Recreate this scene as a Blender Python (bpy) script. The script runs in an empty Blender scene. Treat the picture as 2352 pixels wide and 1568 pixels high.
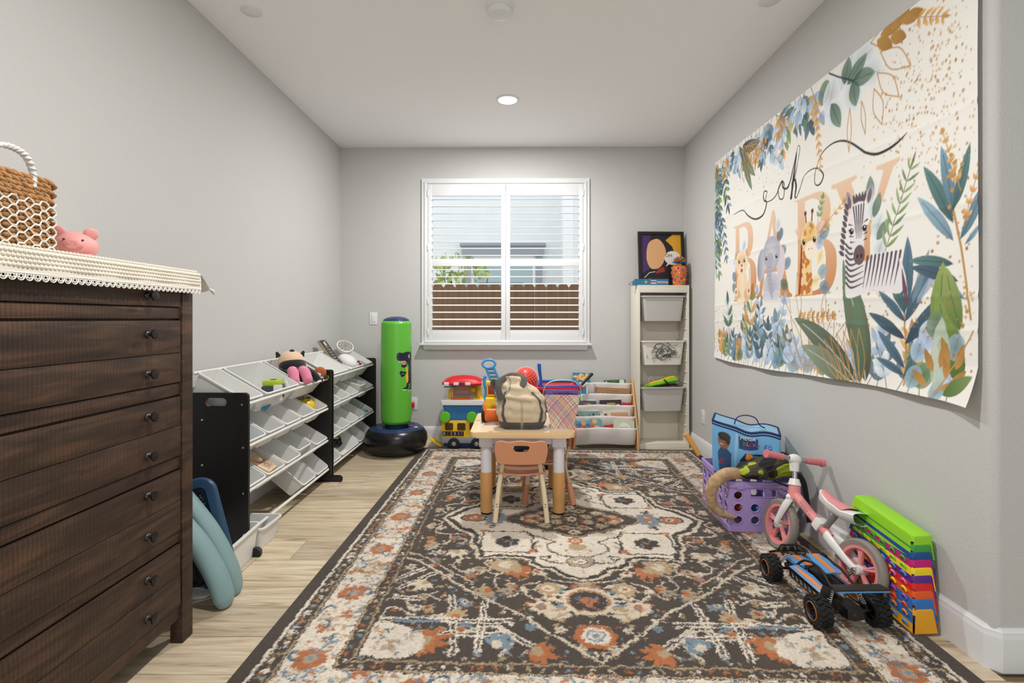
import bpy, bmesh, math, random
import numpy as np
from mathutils import Matrix, Vector, Euler
PI = math.pi
random.seed(7)
rng = np.random.default_rng(11)
SC = bpy.context.scene
COL = SC.collection

# ---------------------------------------------------------------- camera
YAW = math.atan(14 / 1180.0)
cam_d = bpy.data.cameras.new('camera')
cam_d.sensor_width = 36.0
cam_d.lens = 36.0 * 1180.0 / 2352.0
cam_d.shift_y = -52.0 / 2352.0
cam_d.clip_start = 0.02
cam = bpy.data.objects.new('camera', cam_d)
cam.location = (0, 0, 1.151)
cam.rotation_euler = (PI / 2, 0, YAW)
COL.objects.link(cam)
SC.camera = cam

# ---------------------------------------------------------------- world and colour management
w = bpy.data.worlds.new('sky'); SC.world = w; w.use_nodes = True
wb = w.node_tree.nodes['Background']
wb.inputs[0].default_value = (0.94, 0.97, 1.0, 1)
wb.inputs[1].default_value = 1.12
SC.view_settings.view_transform = 'Standard'
SC.view_settings.look = 'None'
SC.view_settings.gamma = 1.0
SC.view_settings.use_curve_mapping = False
SC.view_settings.exposure = 0.30

# ---------------------------------------------------------------- room size (metres)
XL, XR, YB, ZC = -1.675, 1.554, 4.83, 2.765
YN = 1.70          # where the right wall turns its corner
YR = -2.2          # rear end of the space behind the camera (open side)

# ---------------------------------------------------------------- colour helpers
def lin1(c):
    return c / 12.92 if c <= 0.04045 else ((c + 0.055) / 1.055) ** 2.4
def hx(h):
    h = h.lstrip('#')
    return tuple(lin1(int(h[i:i + 2], 16) / 255.0) for i in (0, 2, 4))
def rgb(*c):
    return tuple(lin1(v / 255.0) for v in c)

# ---------------------------------------------------------------- materials
MATS = {}
def mat(name, col, rough=0.5, metal=0.0, spec=0.5, noise=0.0, nscale=8.0, bump=0.0, bscale=60.0, bdist=0.01,
        coat=0.0, alpha=1.0, trans=0.0, emit=None, estr=0.0, sss=0.0, stretch=None, sheen=0.0, ior=1.45, rand=0.0):
    """one procedural Principled material"""
    if name in MATS: return MATS[name]
    m = bpy.data.materials.new(name); m.use_nodes = True
    nt = m.node_tree; n = nt.nodes; l = nt.links; b = n['Principled BSDF']
    if isinstance(col, str): col = hx(col)
    b.inputs['Base Color'].default_value = (*col, 1)
    b.inputs['Roughness'].default_value = rough
    b.inputs['Metallic'].default_value = metal
    b.inputs['Specular IOR Level'].default_value = spec
    b.inputs['Coat Weight'].default_value = coat
    b.inputs['Alpha'].default_value = alpha
    b.inputs['Transmission Weight'].default_value = trans
    b.inputs['Sheen Weight'].default_value = sheen
    b.inputs['IOR'].default_value = ior
    if sss: b.inputs['Subsurface Weight'].default_value = sss; b.inputs['Subsurface Scale'].default_value = 0.02
    if emit is not None:
        b.inputs['Emission Color'].default_value = (*emit, 1); b.inputs['Emission Strength'].default_value = estr
    tc = None
    def coords(st):
        nonlocal tc
        if tc is None: tc = n.new('ShaderNodeTexCoord')
        if st:
            mp = n.new('ShaderNodeMapping'); mp.inputs['Scale'].default_value = st
            l.new(tc.outputs['Object'], mp.inputs['Vector']); return mp.outputs['Vector']
        return tc.outputs['Object']
    if noise or rand:
        hs = n.new('ShaderNodeHueSaturation'); hs.inputs['Color'].default_value = (*col, 1)
        mr = n.new('ShaderNodeMapRange')
        if noise:
            t = n.new('ShaderNodeTexNoise'); t.inputs['Scale'].default_value = nscale; t.inputs['Detail'].default_value = 5
            l.new(coords(stretch), t.inputs['Vector']); l.new(t.outputs['Fac'], mr.inputs['Value'])
            mr.inputs['From Min'].default_value = 0.3; mr.inputs['From Max'].default_value = 0.7
            mr.inputs['To Min'].default_value = 1 - noise; mr.inputs['To Max'].default_value = 1 + noise
        else:
            oi = n.new('ShaderNodeObjectInfo'); l.new(oi.outputs['Random'], mr.inputs['Value'])
            mr.inputs['To Min'].default_value = 1 - rand; mr.inputs['To Max'].default_value = 1 + rand
        l.new(mr.outputs['Result'], hs.inputs['Value']); l.new(hs.outputs['Color'], b.inputs['Base Color'])
    if bump:
        t2 = n.new('ShaderNodeTexNoise'); t2.inputs['Scale'].default_value = bscale; t2.inputs['Detail'].default_value = 4
        l.new(coords(stretch), t2.inputs['Vector'])
        bp = n.new('ShaderNodeBump'); bp.inputs['Strength'].default_value = bump; bp.inputs['Distance'].default_value = bdist
        l.new(t2.outputs['Fac'], bp.inputs['Height']); l.new(bp.outputs['Normal'], b.inputs['Normal'])
    MATS[name] = m
    return m

def attr_mat(name, rough=0.7, bump=0.0, bscale=300.0, spec=0.4, sheen=0.0, trans=0.0):
    """material that takes its colour from the woven / printed colour attribute of the mesh"""
    if name in MATS: return MATS[name]
    m = bpy.data.materials.new(name); m.use_nodes = True
    nt = m.node_tree; n = nt.nodes; l = nt.links; b = n['Principled BSDF']
    a = n.new('ShaderNodeAttribute'); a.attribute_name = 'print'
    l.new(a.outputs['Color'], b.inputs['Base Color'])
    b.inputs['Roughness'].default_value = rough; b.inputs['Specular IOR Level'].default_value = spec
    b.inputs['Sheen Weight'].default_value = sheen
    if bump:
        tc = n.new('ShaderNodeTexCoord')
        t2 = n.new('ShaderNodeTexNoise'); t2.inputs['Scale'].default_value = bscale; t2.inputs['Detail'].default_value = 3
        l.new(tc.outputs['Object'], t2.inputs['Vector'])
        bp = n.new('ShaderNodeBump'); bp.inputs['Strength'].default_value = bump; bp.inputs['Distance'].default_value = 0.004
        l.new(t2.outputs['Fac'], bp.inputs['Height']); l.new(bp.outputs['Normal'], b.inputs['Normal'])
    MATS[name] = m
    return m

# ---------------------------------------------------------------- mesh builder
def TR(x=0, y=0, z=0, rx=0, ry=0, rz=0, s=1.0):
    return Matrix.Translation((x, y, z)) @ Euler((rx, ry, rz)).to_matrix().to_4x4() @ Matrix.Diagonal((s, s, s, 1)) if not isinstance(s, tuple) \
        else Matrix.Translation((x, y, z)) @ Euler((rx, ry, rz)).to_matrix().to_4x4() @ Matrix.Diagonal((*s, 1))

def spl(pts, n=8, closed=False):
    """Catmull-Rom through the points"""
    P = [Vector(p) for p in pts]; out = []
    N = len(P)
    rngi = range(N) if closed else range(N - 1)
    for i in rngi:
        if closed: p0, p1, p2, p3 = P[(i - 1) % N], P[i], P[(i + 1) % N], P[(i + 2) % N]
        else: p0, p1, p2, p3 = P[max(i - 1, 0)], P[i], P[i + 1], P[min(i + 2, N - 1)]
        for k in range(n):
            t = k / n
            out.append(0.5 * ((2 * p1) + (-p0 + p2) * t + (2 * p0 - 5 * p1 + 4 * p2 - p3) * t * t + (-p0 + 3 * p1 - 3 * p2 + p3) * t ** 3))
    if not closed: out.append(P[-1])
    return out

class MB:
    def __init__(self): self.v = []; self.f = []
    def add(self, vs, fs, M=None):
        o = len(self.v)
        if M is not None: vs = [M @ Vector(p) for p in vs]
        self.v += [tuple(p) for p in vs]; self.f += [tuple(i + o for i in f) for f in fs]
        return self
    def addbm(self, bm, M=None):
        bm.verts.index_update()
        self.add([v.co.copy() for v in bm.verts], [[v.index for v in f.verts] for f in bm.faces], M); bm.free(); return self
    def box(self, x0, x1, y0, y1, z0, z1, bev=0.0, M=None, seg=2):
        vs = [(x, y, z) for z in (z0, z1) for y in (y0, y1) for x in (x0, x1)]
        fs = [(0, 2, 3, 1), (4, 5, 7, 6), (0, 1, 5, 4), (2, 6, 7, 3), (0, 4, 6, 2), (1, 3, 7, 5)]
        if bev <= 0: return self.add(vs, fs, M)
        bm = bmesh.new(); bv = [bm.verts.new(p) for p in vs]
        for f in fs: bm.faces.new([bv[i] for i in f])
        bmesh.ops.bevel(bm, geom=list(bm.edges), offset=bev, segments=seg, profile=0.6, affect='EDGES')
        return self.addbm(bm, M)
    def tube(self, pts, r, n=10, closed=False, caps=True, M=None, flat=None, up=None):
        """sweep a circle (or an ellipse: flat = height factor) along points; r number or list"""
        P = [Vector(p) for p in pts]; N = len(P)
        R = r if isinstance(r, (list, tuple)) else [r] * N
        if len(R) != N: R = [R[0] + (R[-1] - R[0]) * i / (N - 1) for i in range(N)] if len(R) == 2 else [np.interp(i / (N - 1), np.linspace(0, 1, len(R)), R) for i in range(N)]
        R = [float(q) for q in R]
        vs = []; fs = []; prev = None
        for i in range(N):
            a = P[(i - 1) % N] if (closed or i > 0) else P[i]
            c = P[(i + 1) % N] if (closed or i < N - 1) else P[i]
            t = (c - a).normalized()
            if prev is None:
                ref = Vector(up) if up is not None else (Vector((0, 0, 1)) if abs(t.z) < 0.9 else Vector((1, 0, 0)))
                nn = (ref - t * ref.dot(t)).normalized()
            else:
                ref = Vector(up) if up is not None else prev
                nn = (ref - t * ref.dot(t))
                nn = nn.normalized() if nn.length > 1e-6 else prev
            prev = nn; bb = t.cross(nn)
            fl = 1.0 if flat is None else flat
            for k in range(n):
                an = 2 * PI * k / n
                vs.append(P[i] + R[i] * (math.cos(an) * bb + fl * math.sin(an) * nn))
        for i in range(N if closed else N - 1):
            j = (i + 1) % N
            for k in range(n):
                k2 = (k + 1) % n
                fs.append((i * n + k, i * n + k2, j * n + k2, j * n + k))
        if caps and not closed:
            fs.append(tuple(range(n - 1, -1, -1))); fs.append(tuple((N - 1) * n + k for k in range(n)))
        return self.add(vs, fs, M)
    def cyl(self, p0, p1, r0, r1=None, n=20, M=None):
        return self.tube([p0, p1], [r0, r0 if r1 is None else r1], n=n, M=M)
    def lathe(self, prof, n=24, M=None, a0=0.0, a1=2 * PI):
        full = abs(a1 - a0 - 2 * PI) < 1e-6
        na = n if full else n + 1
        vs = []; fs = []
        for (r, z) in prof:
            for k in range(na):
                a = a0 + (a1 - a0) * k / n
                vs.append((r * math.cos(a), r * math.sin(a), z))
        for i in range(len(prof) - 1):
            for k in range(n):
                k2 = (k + 1) % na
                fs.append((i * na + k, i * na + k2, (i + 1) * na + k2, (i + 1) * na + k))
        return self.add(vs, fs, M)
    def ell(self, c, rx, ry, rz, nu=20, nv=12, M=None, R=None):
        vs = []; fs = []
        for j in range(nv + 1):
            ph = PI * j / nv
            for i in range(nu):
                th = 2 * PI * i / nu
                vs.append(Vector((rx * math.sin(ph) * math.cos(th), ry * math.sin(ph) * math.sin(th), -rz * math.cos(ph))))
        if R is not None: vs = [R @ p for p in vs]
        vs = [p + Vector(c) for p in vs]
        for j in range(nv):
            for i in range(nu):
                i2 = (i + 1) % nu
                if j == 0: fs.append((i, (j + 1) * nu + i2, (j + 1) * nu + i))
                elif j == nv - 1: fs.append((j * nu + i, j * nu + i2, (j + 1) * nu + i))
                else: fs.append((j * nu + i, j * nu + i2, (j + 1) * nu + i2, (j + 1) * nu + i))
        return self.add(vs, fs, M)
    def prism(self, poly, d0, d1, M=None, bev=0.0, seg=2):
        """extrude a 2D outline (in the local XY plane) from z=d0 to z=d1"""
        bm = bmesh.new()
        b = [bm.verts.new((p[0], p[1], d0)) for p in poly]
        t = [bm.verts.new((p[0], p[1], d1)) for p in poly]
        N = len(poly)
        bm.faces.new(list(reversed(b))); bm.faces.new(t)
        for i in range(N): bm.faces.new((b[i], b[(i + 1) % N], t[(i + 1) % N], t[i]))
        if bev > 0:
            ed = [e for e in bm.edges if abs(e.verts[0].co.z - e.verts[1].co.z) < 1e-9]
            bmesh.ops.bevel(bm, geom=ed, offset=bev, segments=seg, profile=0.6, affect='EDGES')
        bmesh.ops.recalc_face_normals(bm, faces=bm.faces)
        return self.addbm(bm, M)
    def grid(self, fn, nu, nv, M=None, closed_u=False):
        vs = [fn(i / (nu if closed_u else nu - 1), j / (nv - 1)) for j in range(nv) for i in range(nu)]
        fs = []
        for j in range(nv - 1):
            for i in range(nu if closed_u else nu - 1):
                i2 = (i + 1) % nu
                fs.append((j * nu + i, j * nu + i2, (j + 1) * nu + i2, (j + 1) * nu + i))
        return self.add(vs, fs, M)
    def build(self, name, m, parent=None, ang=0.7, flatshade=False, loc=None):
        me = bpy.data.meshes.new(name)
        v = self.v
        if loc is not None: v = [(p[0] - loc[0], p[1] - loc[1], p[2] - loc[2]) for p in v]
        me.from_pydata(v, [], self.f); me.update()
        if not flatshade:
            me.shade_smooth()
            me.set_sharp_from_angle(angle=ang)
        if isinstance(m, str): m = MATS[m]
        me.materials.append(m)
        o = bpy.data.objects.new(name, me); COL.objects.link(o)
        if loc is not None: o.location = loc
        if parent is not None: o.parent = parent
        return o

def rrect(w, h, r, n=5, cx=0, cy=0):
    out = []
    for (sx, sy, a0) in ((1, 1, 0), (-1, 1, PI / 2), (-1, -1, PI), (1, -1, 1.5 * PI)):
        for k in range(n + 1):
            a = a0 + PI / 2 * k / n
            out.append((cx + sx * (w / 2 - r) + r * math.cos(a), cy + sy * (h / 2 - r) + r * math.sin(a)))
    return out

def thing(name, label, cat, loc=(0, 0, 0), rz=0.0, group=None, rx=0.0, ry=0.0):
    o = bpy.data.objects.new(name, None); COL.objects.link(o)
    o.empty_display_size = 0.05
    o.location = loc; o.rotation_euler = (rx, ry, rz)
    o['label'] = label; o['category'] = cat
    if group: o['group'] = group
    return o
def tag(o, label, cat, group=None):
    o['label'] = label; o['category'] = cat
    if group: o['group'] = group
    return o
def struct(o):
    o['kind'] = 'structure'; return o
def dup(root, loc=None, rot=None, label=None, parent=None):
    r = root.copy(); COL.objects.link(r)
    if loc is not None: r.location = loc
    if rot is not None: r.rotation_euler = rot
    if label: r['label'] = label
    if parent is not None: r.parent = parent
    for ch in list(root.children):
        c = ch.copy(); COL.objects.link(c); c.parent = r
        for g in list(ch.children):
            d = g.copy(); COL.objects.link(d); d.parent = c
    return r
def text_mb(s, size, depth=0.001):
    """letters as raised print, from the built-in font; returned as (verts, faces) centred on x"""
    c = bpy.data.curves.new('txt', 'FONT'); c.body = s; c.size = size; c.align_x = 'CENTER'; c.align_y = 'CENTER'; c.extrude = depth; c.resolution_u = 3
    o = bpy.data.objects.new('txt', c); COL.objects.link(o)
    dg = bpy.context.evaluated_depsgraph_get(); dg.update()
    me = bpy.data.meshes.new_from_object(o.evaluated_get(dg))
    vs = [v.co.copy() for v in me.vertices]; fs = [tuple(p.vertices) for p in me.polygons]
    bpy.data.objects.remove(o); bpy.data.curves.remove(c); bpy.data.meshes.remove(me)
    return vs, fs

# ---------------------------------------------------------------- painter: prints and weaves as colour attributes
class Canvas:
    def __init__(self, W, H, res, col):
        self.nx = int(round(W / res)) + 1; self.ny = int(round(H / res)) + 1
        self.W, self.H = W, H; self.res = res
        self.a = np.empty((self.ny, self.nx, 3), np.float32); self.a[:] = col
        self.xs = np.linspace(0, W, self.nx); self.ys = np.linspace(0, H, self.ny)
    def win(self, x0, x1, y0, y1):
        i0 = max(0, int((x0) / self.W * (self.nx - 1)) - 1); i1 = min(self.nx, int(x1 / self.W * (self.nx - 1)) + 3)
        j0 = max(0, int((y0) / self.H * (self.ny - 1)) - 1); j1 = min(self.ny, int(y1 / self.H * (self.ny - 1)) + 3)
        if i1 <= i0 or j1 <= j0: return None
        X, Y = np.meshgrid(self.xs[i0:i1], self.ys[j0:j1])
        return slice(j0, j1), slice(i0, i1), X, Y
    def blend(self, sj, si, m, col, op=1.0):
        m = (m * op)[..., None]
        c = np.asarray(col, np.float32)
        self.a[sj, si] = self.a[sj, si] * (1 - m) + c * m
    def poly(self, P, col, op=1.0, col2=None, ax=None):
        P = np.asarray(P, float)[:, :2]
        r = self.win(P[:, 0].min(), P[:, 0].max(), P[:, 1].min(), P[:, 1].max())
        if r is None: return
        sj, si, X, Y = r; acc = np.zeros(X.shape)
        Q = np.roll(P, -1, 0)
        for dx, dy in ((-.25, -.25), (.25, -.25), (-.25, .25), (.25, .25)):
            x = X + dx * self.res; y = Y + dy * self.res; ins = np.zeros(X.shape, bool)
            for (ax0, ay0), (bx0, by0) in zip(P, Q):
                if ay0 == by0: continue
                c = ((ay0 > y) != (by0 > y))
                ins ^= c & (x < (bx0 - ax0) * (y - ay0) / (by0 - ay0) + ax0)
            acc += ins
        m = acc / 4
        if col2 is not None:
            p0, p1 = np.asarray(ax[0]), np.asarray(ax[1]); d = p1 - p0
            t = np.clip(((X - p0[0]) * d[0] + (Y - p0[1]) * d[1]) / (d @ d), 0, 1)[..., None]
            col = np.asarray(col) * (1 - t) + np.asarray(col2) * t
        self.blend(sj, si, m, col, op)
    def stroke(self, P, w, col, op=1.0):
        """polyline with width w (number or list, full width)"""
        P = [np.asarray(p, float)[:2] for p in P]; N = len(P)
        Wd = list(np.interp(np.linspace(0, 1, N), np.linspace(0, 1, len(w)), w)) if isinstance(w, (list, tuple)) else [w] * N
        xs = [p[0] for p in P]; ys = [p[1] for p in P]; mw = max(Wd)
        r = self.win(min(xs) - mw, max(xs) + mw, min(ys) - mw, max(ys) + mw)
        if r is None: return
        sj, si, X, Y = r; best = np.full(X.shape, 9.0)
        for k in range(N - 1):
            a, b = P[k], P[k + 1]; d = b - a; L = d @ d
            if L < 1e-12: continue
            t = np.clip(((X - a[0]) * d[0] + (Y - a[1]) * d[1]) / L, 0, 1)
            best = np.minimum(best, np.hypot(X - a[0] - t * d[0], Y - a[1] - t * d[1]) - (Wd[k] + (Wd[k + 1] - Wd[k]) * t) / 2)
        self.blend(sj, si, np.clip(0.5 - best / self.res, 0, 1), col, op)
    def ell(self, cx, cy, rx, ry, col, rot=0.0, op=1.0, col2=None):
        R = max(rx, ry); r = self.win(cx - R, cx + R, cy - R, cy + R)
        if r is None: return
        sj, si, X, Y = r; c, s = math.cos(rot), math.sin(rot)
        u = ((X - cx) * c + (Y - cy) * s) / rx; v = (-(X - cx) * s + (Y - cy) * c) / ry
        q = np.hypot(u, v)
        m = np.clip(0.5 - (q - 1) * min(rx, ry) / self.res, 0, 1)
        if col2 is not None:
            t = np.clip(q, 0, 1)[..., None]; col = np.asarray(col) * (1 - t) + np.asarray(col2) * t
        self.blend(sj, si, m, col, op)
    def leaf(self, x, y, ang, L, wd, col, col2=None, bend=0.0, op=1.0, vein=None, fat=0.45):
        n = 14; A = []; B = []
        for k in range(n + 1):
            t = k / n; a = ang + bend * t
            cx = x + L * t * math.cos(ang + bend * t * 0.5); cy = y + L * t * math.sin(ang + bend * t * 0.5)
            hw = wd / 2 * (math.sin(PI * min(1, t ** (fat / 0.5 if fat < .5 else 1.0))) ** 0.8 if 0 < t < 1 else 0)
            A.append((cx - hw * math.sin(a), cy + hw * math.cos(a))); B.append((cx + hw * math.sin(a), cy - hw * math.cos(a)))
        self.poly(A + B[::-1], col, op, col2, ((x, y), (x + L * math.cos(ang + bend / 2), y + L * math.sin(ang + bend / 2))) if col2 is not None else None)
        if vein is not None:
            self.stroke([((p[0] + q[0]) / 2, (p[1] + q[1]) / 2) for p, q in zip(A, B)][:-2], max(self.res, L * 0.012), vein, 0.7)
    def mesh(self, name, fn, m, parent=None, loc=None, smooth=True, Zf=None):
        """grid mesh: fn(X, Y) -> x, y, z arrays"""
        X, Y = np.meshgrid(self.xs, self.ys)
        x, y, z = fn(X, Y)
        co = np.stack([x, y, z], -1).reshape(-1, 3).astype(np.float32)
        return grid_mesh(name, co, self.nx, self.ny, self.a.reshape(-1, 3), m, parent, loc)

def grid_mesh(name, co, nx, ny, cols, m, parent=None, loc=None):
    me = bpy.data.meshes.new(name)
    nv = nx * ny
    idx = np.arange(nv).reshape(ny, nx)
    q = np.stack([idx[:-1, :-1], idx[:-1, 1:], idx[1:, 1:], idx[1:, :-1]], -1).reshape(-1, 4).astype(np.int32)
    nf = len(q)
    me.vertices.add(nv); me.vertices.foreach_set('co', co.reshape(-1))
    me.loops.add(nf * 4); me.loops.foreach_set('vertex_index', q.reshape(-1))
    me.polygons.add(nf); me.polygons.foreach_set('loop_start', np.arange(0, nf * 4, 4, dtype=np.int32))
    me.update(calc_edges=True); me.validate()
    at = me.attributes.new('print', 'FLOAT_COLOR', 'POINT')
    c4 = np.ones((nv, 4), np.float32); c4[:, :3] = cols
    at.data.foreach_set('color', c4.reshape(-1))
    me.shade_smooth()
    if isinstance(m, str): m = MATS[m]
    me.materials.append(m)
    o = bpy.data.objects.new(name, me); COL.objects.link(o)
    if loc is not None: o.location = loc
    if parent is not None: o.parent = parent
    return o

def vnoise(nx, ny, cell, seed):
    """smooth value noise 0..1"""
    r = np.random.default_rng(seed)
    gx, gy = int(nx / cell) + 3, int(ny / cell) + 3
    g = r.random((gy, gx))
    X = np.arange(nx) / cell; Y = np.arange(ny) / cell
    i = X.astype(int); j = Y.astype(int); fx = X - i; fy = (Y - j)[:, None]
    fx = fx * fx * (3 - 2 * fx); fy = fy * fy * (3 - 2 * fy)
    a = g[np.ix_(j, i)]; b = g[np.ix_(j, i + 1)]; c = g[np.ix_(j + 1, i)]; d = g[np.ix_(j + 1, i + 1)]
    return (a * (1 - fx) + b * fx) * (1 - fy) + (c * (1 - fx) + d * fx) * fy

# ---------------------------------------------------------------- shared materials
mat('wall_paint', rgb(198, 197, 194), 0.85, spec=0.3, bump=0.35, bscale=140, bdist=0.004)
mat('ceiling_paint', rgb(245, 246, 247), 0.9, spec=0.2, bump=0.2, bscale=120, bdist=0.003)
mat('trim_paint', rgb(226, 227, 227), 0.4, spec=0.5)
mat('white_plastic', rgb(226, 225, 221), 0.38, spec=0.5, rand=0.02)
mat('black', rgb(26, 25, 25), 0.45)
mat('black_rubber', rgb(24, 24, 25), 0.7)
mat('chrome', rgb(190, 190, 192), 0.22, metal=1.0)
# ================================================================ LIGHT
def area(name, loc, size, energy, col, rot=(0, 0, 0), shape='DISK', spread=PI):
    d = bpy.data.lights.new(name, 'AREA'); d.shape = shape; d.size = size; d.energy = energy; d.color = col; d.spread = spread
    o = bpy.data.objects.new(name, d); o.location = loc; o.rotation_euler = rot; COL.objects.link(o); return o

# ================================================================ STRUCTURE
# ---- floor with planks
base = struct(MB().box(XL - .12, 3.2, YR, YB + .1, -0.06, -0.012).build('floor', mat('subfloor', '#7d6a52', 0.9)))
def plank_mat():
    m = bpy.data.materials.new('oak_plank'); m.use_nodes = True
    nt = m.node_tree; n = nt.nodes; l = nt.links; b = n['Principled BSDF']
    tc = n.new('ShaderNodeTexCoord'); oi = n.new('ShaderNodeObjectInfo')
    ad = n.new('ShaderNodeVectorMath'); ad.operation = 'MULTIPLY_ADD'
    ad.inputs[1].default_value = (1, 1, 1)
    cb = n.new('ShaderNodeCombineXYZ')
    mm = n.new('ShaderNodeMath'); mm.operation = 'MULTIPLY'; mm.inputs[1].default_value = 37.0
    l.new(oi.outputs['Random'], mm.inputs[0]); l.new(mm.outputs[0], cb.inputs[0]); l.new(mm.outputs[0], cb.inputs[1])
    l.new(tc.outputs['Object'], ad.inputs[0]); l.new(cb.outputs[0], ad.inputs[2])
    mp = n.new('ShaderNodeMapping'); mp.inputs['Scale'].default_value = (1.3, 14, 1)
    l.new(ad.outputs[0], mp.inputs['Vector'])
    t = n.new('ShaderNodeTexNoise'); t.inputs['Scale'].default_value = 2.4; t.inputs['Detail'].default_value = 6; t.inputs['Distortion'].default_value = 0.9
    l.new(mp.outputs[0], t.inputs['Vector'])
    cr = n.new('ShaderNodeValToRGB')
    e = cr.color_ramp.elements
    e[0].position = 0.28; e[0].color = (*rgb(160, 140, 113), 1)
    e[1].position = 0.66; e[1].color = (*rgb(214, 199, 172), 1)
    e2 = cr.color_ramp.elements.new(0.45); e2.color = (*rgb(197, 178, 149), 1)
    l.new(t.outputs['Fac'], cr.inputs['Fac'])
    # fine pores
    mp2 = n.new('ShaderNodeMapping'); mp2.inputs['Scale'].default_value = (6, 160, 1)
    l.new(ad.outputs[0], mp2.inputs['Vector'])
    t2 = n.new('ShaderNodeTexNoise'); t2.inputs['Scale'].default_value = 1.6; t2.inputs['Detail'].default_value = 3
    l.new(mp2.outputs[0], t2.inputs['Vector'])
    mr = n.new('ShaderNodeMapRange'); mr.inputs['From Min'].default_value = .3; mr.inputs['From Max'].default_value = .7
    mr.inputs['To Min'].default_value = 0.90; mr.inputs['To Max'].default_value = 1.06
    l.new(t2.outputs['Fac'], mr.inputs['Value'])
    mr3 = n.new('ShaderNodeMapRange'); mr3.inputs['To Min'].default_value = 0.82; mr3.inputs['To Max'].default_value = 1.1
    l.new(oi.outputs['Random'], mr3.inputs['Value'])
    mu = n.new('ShaderNodeMath'); mu.operation = 'MULTIPLY'; l.new(mr.outputs[0], mu.inputs[0]); l.new(mr3.outputs[0], mu.inputs[1])
    hs = n.new('ShaderNodeHueSaturation'); l.new(cr.outputs['Color'], hs.inputs['Color']); l.new(mu.outputs[0], hs.inputs['Value'])
    l.new(hs.outputs['Color'], b.inputs['Base Color'])
    b.inputs['Roughness'].default_value = 0.42
    bp = n.new('ShaderNodeBump'); bp.inputs['Strength'].default_value = 0.12; bp.inputs['Distance'].default_value = 0.002
    l.new(t2.outputs['Fac'], bp.inputs['Height']); l.new(bp.outputs['Normal'], b.inputs['Normal'])
    MATS['oak_plank'] = m
plank_mat()
PLM = {}
def plank_mesh(L):
    L = round(L, 2)
    if L not in PLM:
        o = MB().box(0, L - .0022, 0, .1978, -.012, 0, bev=.0014, seg=1).build('plank', 'oak_plank')
        PLM[L] = o.data; bpy.data.objects.remove(o)
    return PLM[L]
row = 0
y = 2.052 + 0.2 * 14
while y > YR + .2:
    y -= 0.2
    off = [0.32, 0.95, 0.10, 0.70, 1.18, 0.48][row % 6]
    x = XL - .0
    xe = XR if y > YN - .1 else 2.9
    first = True
    while x < xe - 0.03:
        L = 1.28
        if first: L = off + .1; first = False
        L = min(L, xe - x)
        o = bpy.data.objects.new('plank', plank_mesh(L)); COL.objects.link(o); o.location = (x, y, 0); o.parent = base
        x += round(L, 2)
    row += 1

# ---- walls
wl = struct(MB().box(XL - .12, XL, YR, YB + .12, -.06, ZC).build('wall_left', 'wall_paint'))
# window hole in the back wall
WX0, WX1, WZ0, WZ1 = -0.862, 0.622, 0.955, 2.425
wbk = struct(MB().box(XL, WX0, YB, YB + .12, -.06, ZC).box(WX1, XR + .12, YB, YB + .12, -.06, ZC)
             .box(WX0, WX1, YB, YB + .12, -.06, WZ0).box(WX0, WX1, YB, YB + .12, WZ1, ZC).build('wall_back', 'wall_paint'))
# right wall with a rounded (bullnose) corner returning to the right
prof = [(XR, YB + .12)]
R = 0.028
for k in range(9):
    a = PI + (PI / 2) * k / 8
    prof.append((XR + R + R * math.cos(a), YN + R + R * math.sin(a)))
prof += [(3.2, YN), (3.2, YN + .14), (XR + .12, YN + .14), (XR + .12, YB + .12)]
wr = struct(MB().prism(prof, -.06, ZC).build('wall_right', 'wall_paint', ang=0.5))
ce = struct(MB().box(XL - .12, 3.2, YR, YB + .12, ZC, ZC + .1).build('ceiling', 'ceiling_paint'))
wf = struct(MB().box(3.2, 3.3, YR, YN + .14, -.06, ZC).build('wall_far_right', 'wall_paint'))

# ---- baseboards: profile (out from wall, height)
BP = [(0, 0), (.014, 0), (.014, .108), (.0135, .112), (.011, .118), (.0105, .128), (.006, .134), (.004, .140), (0, .140)]
def board(name, pts):
    """sweep the profile along a plan polyline (inside of the room on the left of the direction)"""
    mb = MB(); N = len(pts); P = [Vector((p[0], p[1])) for p in pts]; vs = []
    for i in range(N):
        if i == 0: d = (P[1] - P[0]).normalized(); nrm = Vector((-d.y, d.x)); k = 1
        elif i == N - 1: d = (P[-1] - P[-2]).normalized(); nrm = Vector((-d.y, d.x)); k = 1
        else:
            d0 = (P[i] - P[i - 1]).normalized(); d1 = (P[i + 1] - P[i]).normalized()
            n0 = Vector((-d0.y, d0.x)); n1 = Vector((-d1.y, d1.x)); nrm = (n0 + n1).normalized(); k = 1 / max(.3, nrm.dot(n0))
        for (o, z) in BP: vs.append((P[i].x + nrm.x * o * k, P[i].y + nrm.y * o * k, z))
    n = len(BP); fs = []
    for i in range(N - 1):
        for j in range(n - 1): fs.append((i * n + j, (i + 1) * n + j, (i + 1) * n + j + 1, i * n + j + 1))
    fs.append(tuple(range(n))); fs.append(tuple((N - 1) * n + j for j in range(n - 1, -1, -1)))
    mb.add(vs, fs)
    return struct(mb.build(name, 'trim_paint', ang=0.35))
board('baseboard_left', [(XL, YB), (XL, YR)])
board('baseboard_back', [(XR, YB), (XL, YB)])
board('baseboard_right', [(3.2, YN), (XR + .026, YN), (XR, YN + .026), (XR, YB)])

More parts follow.
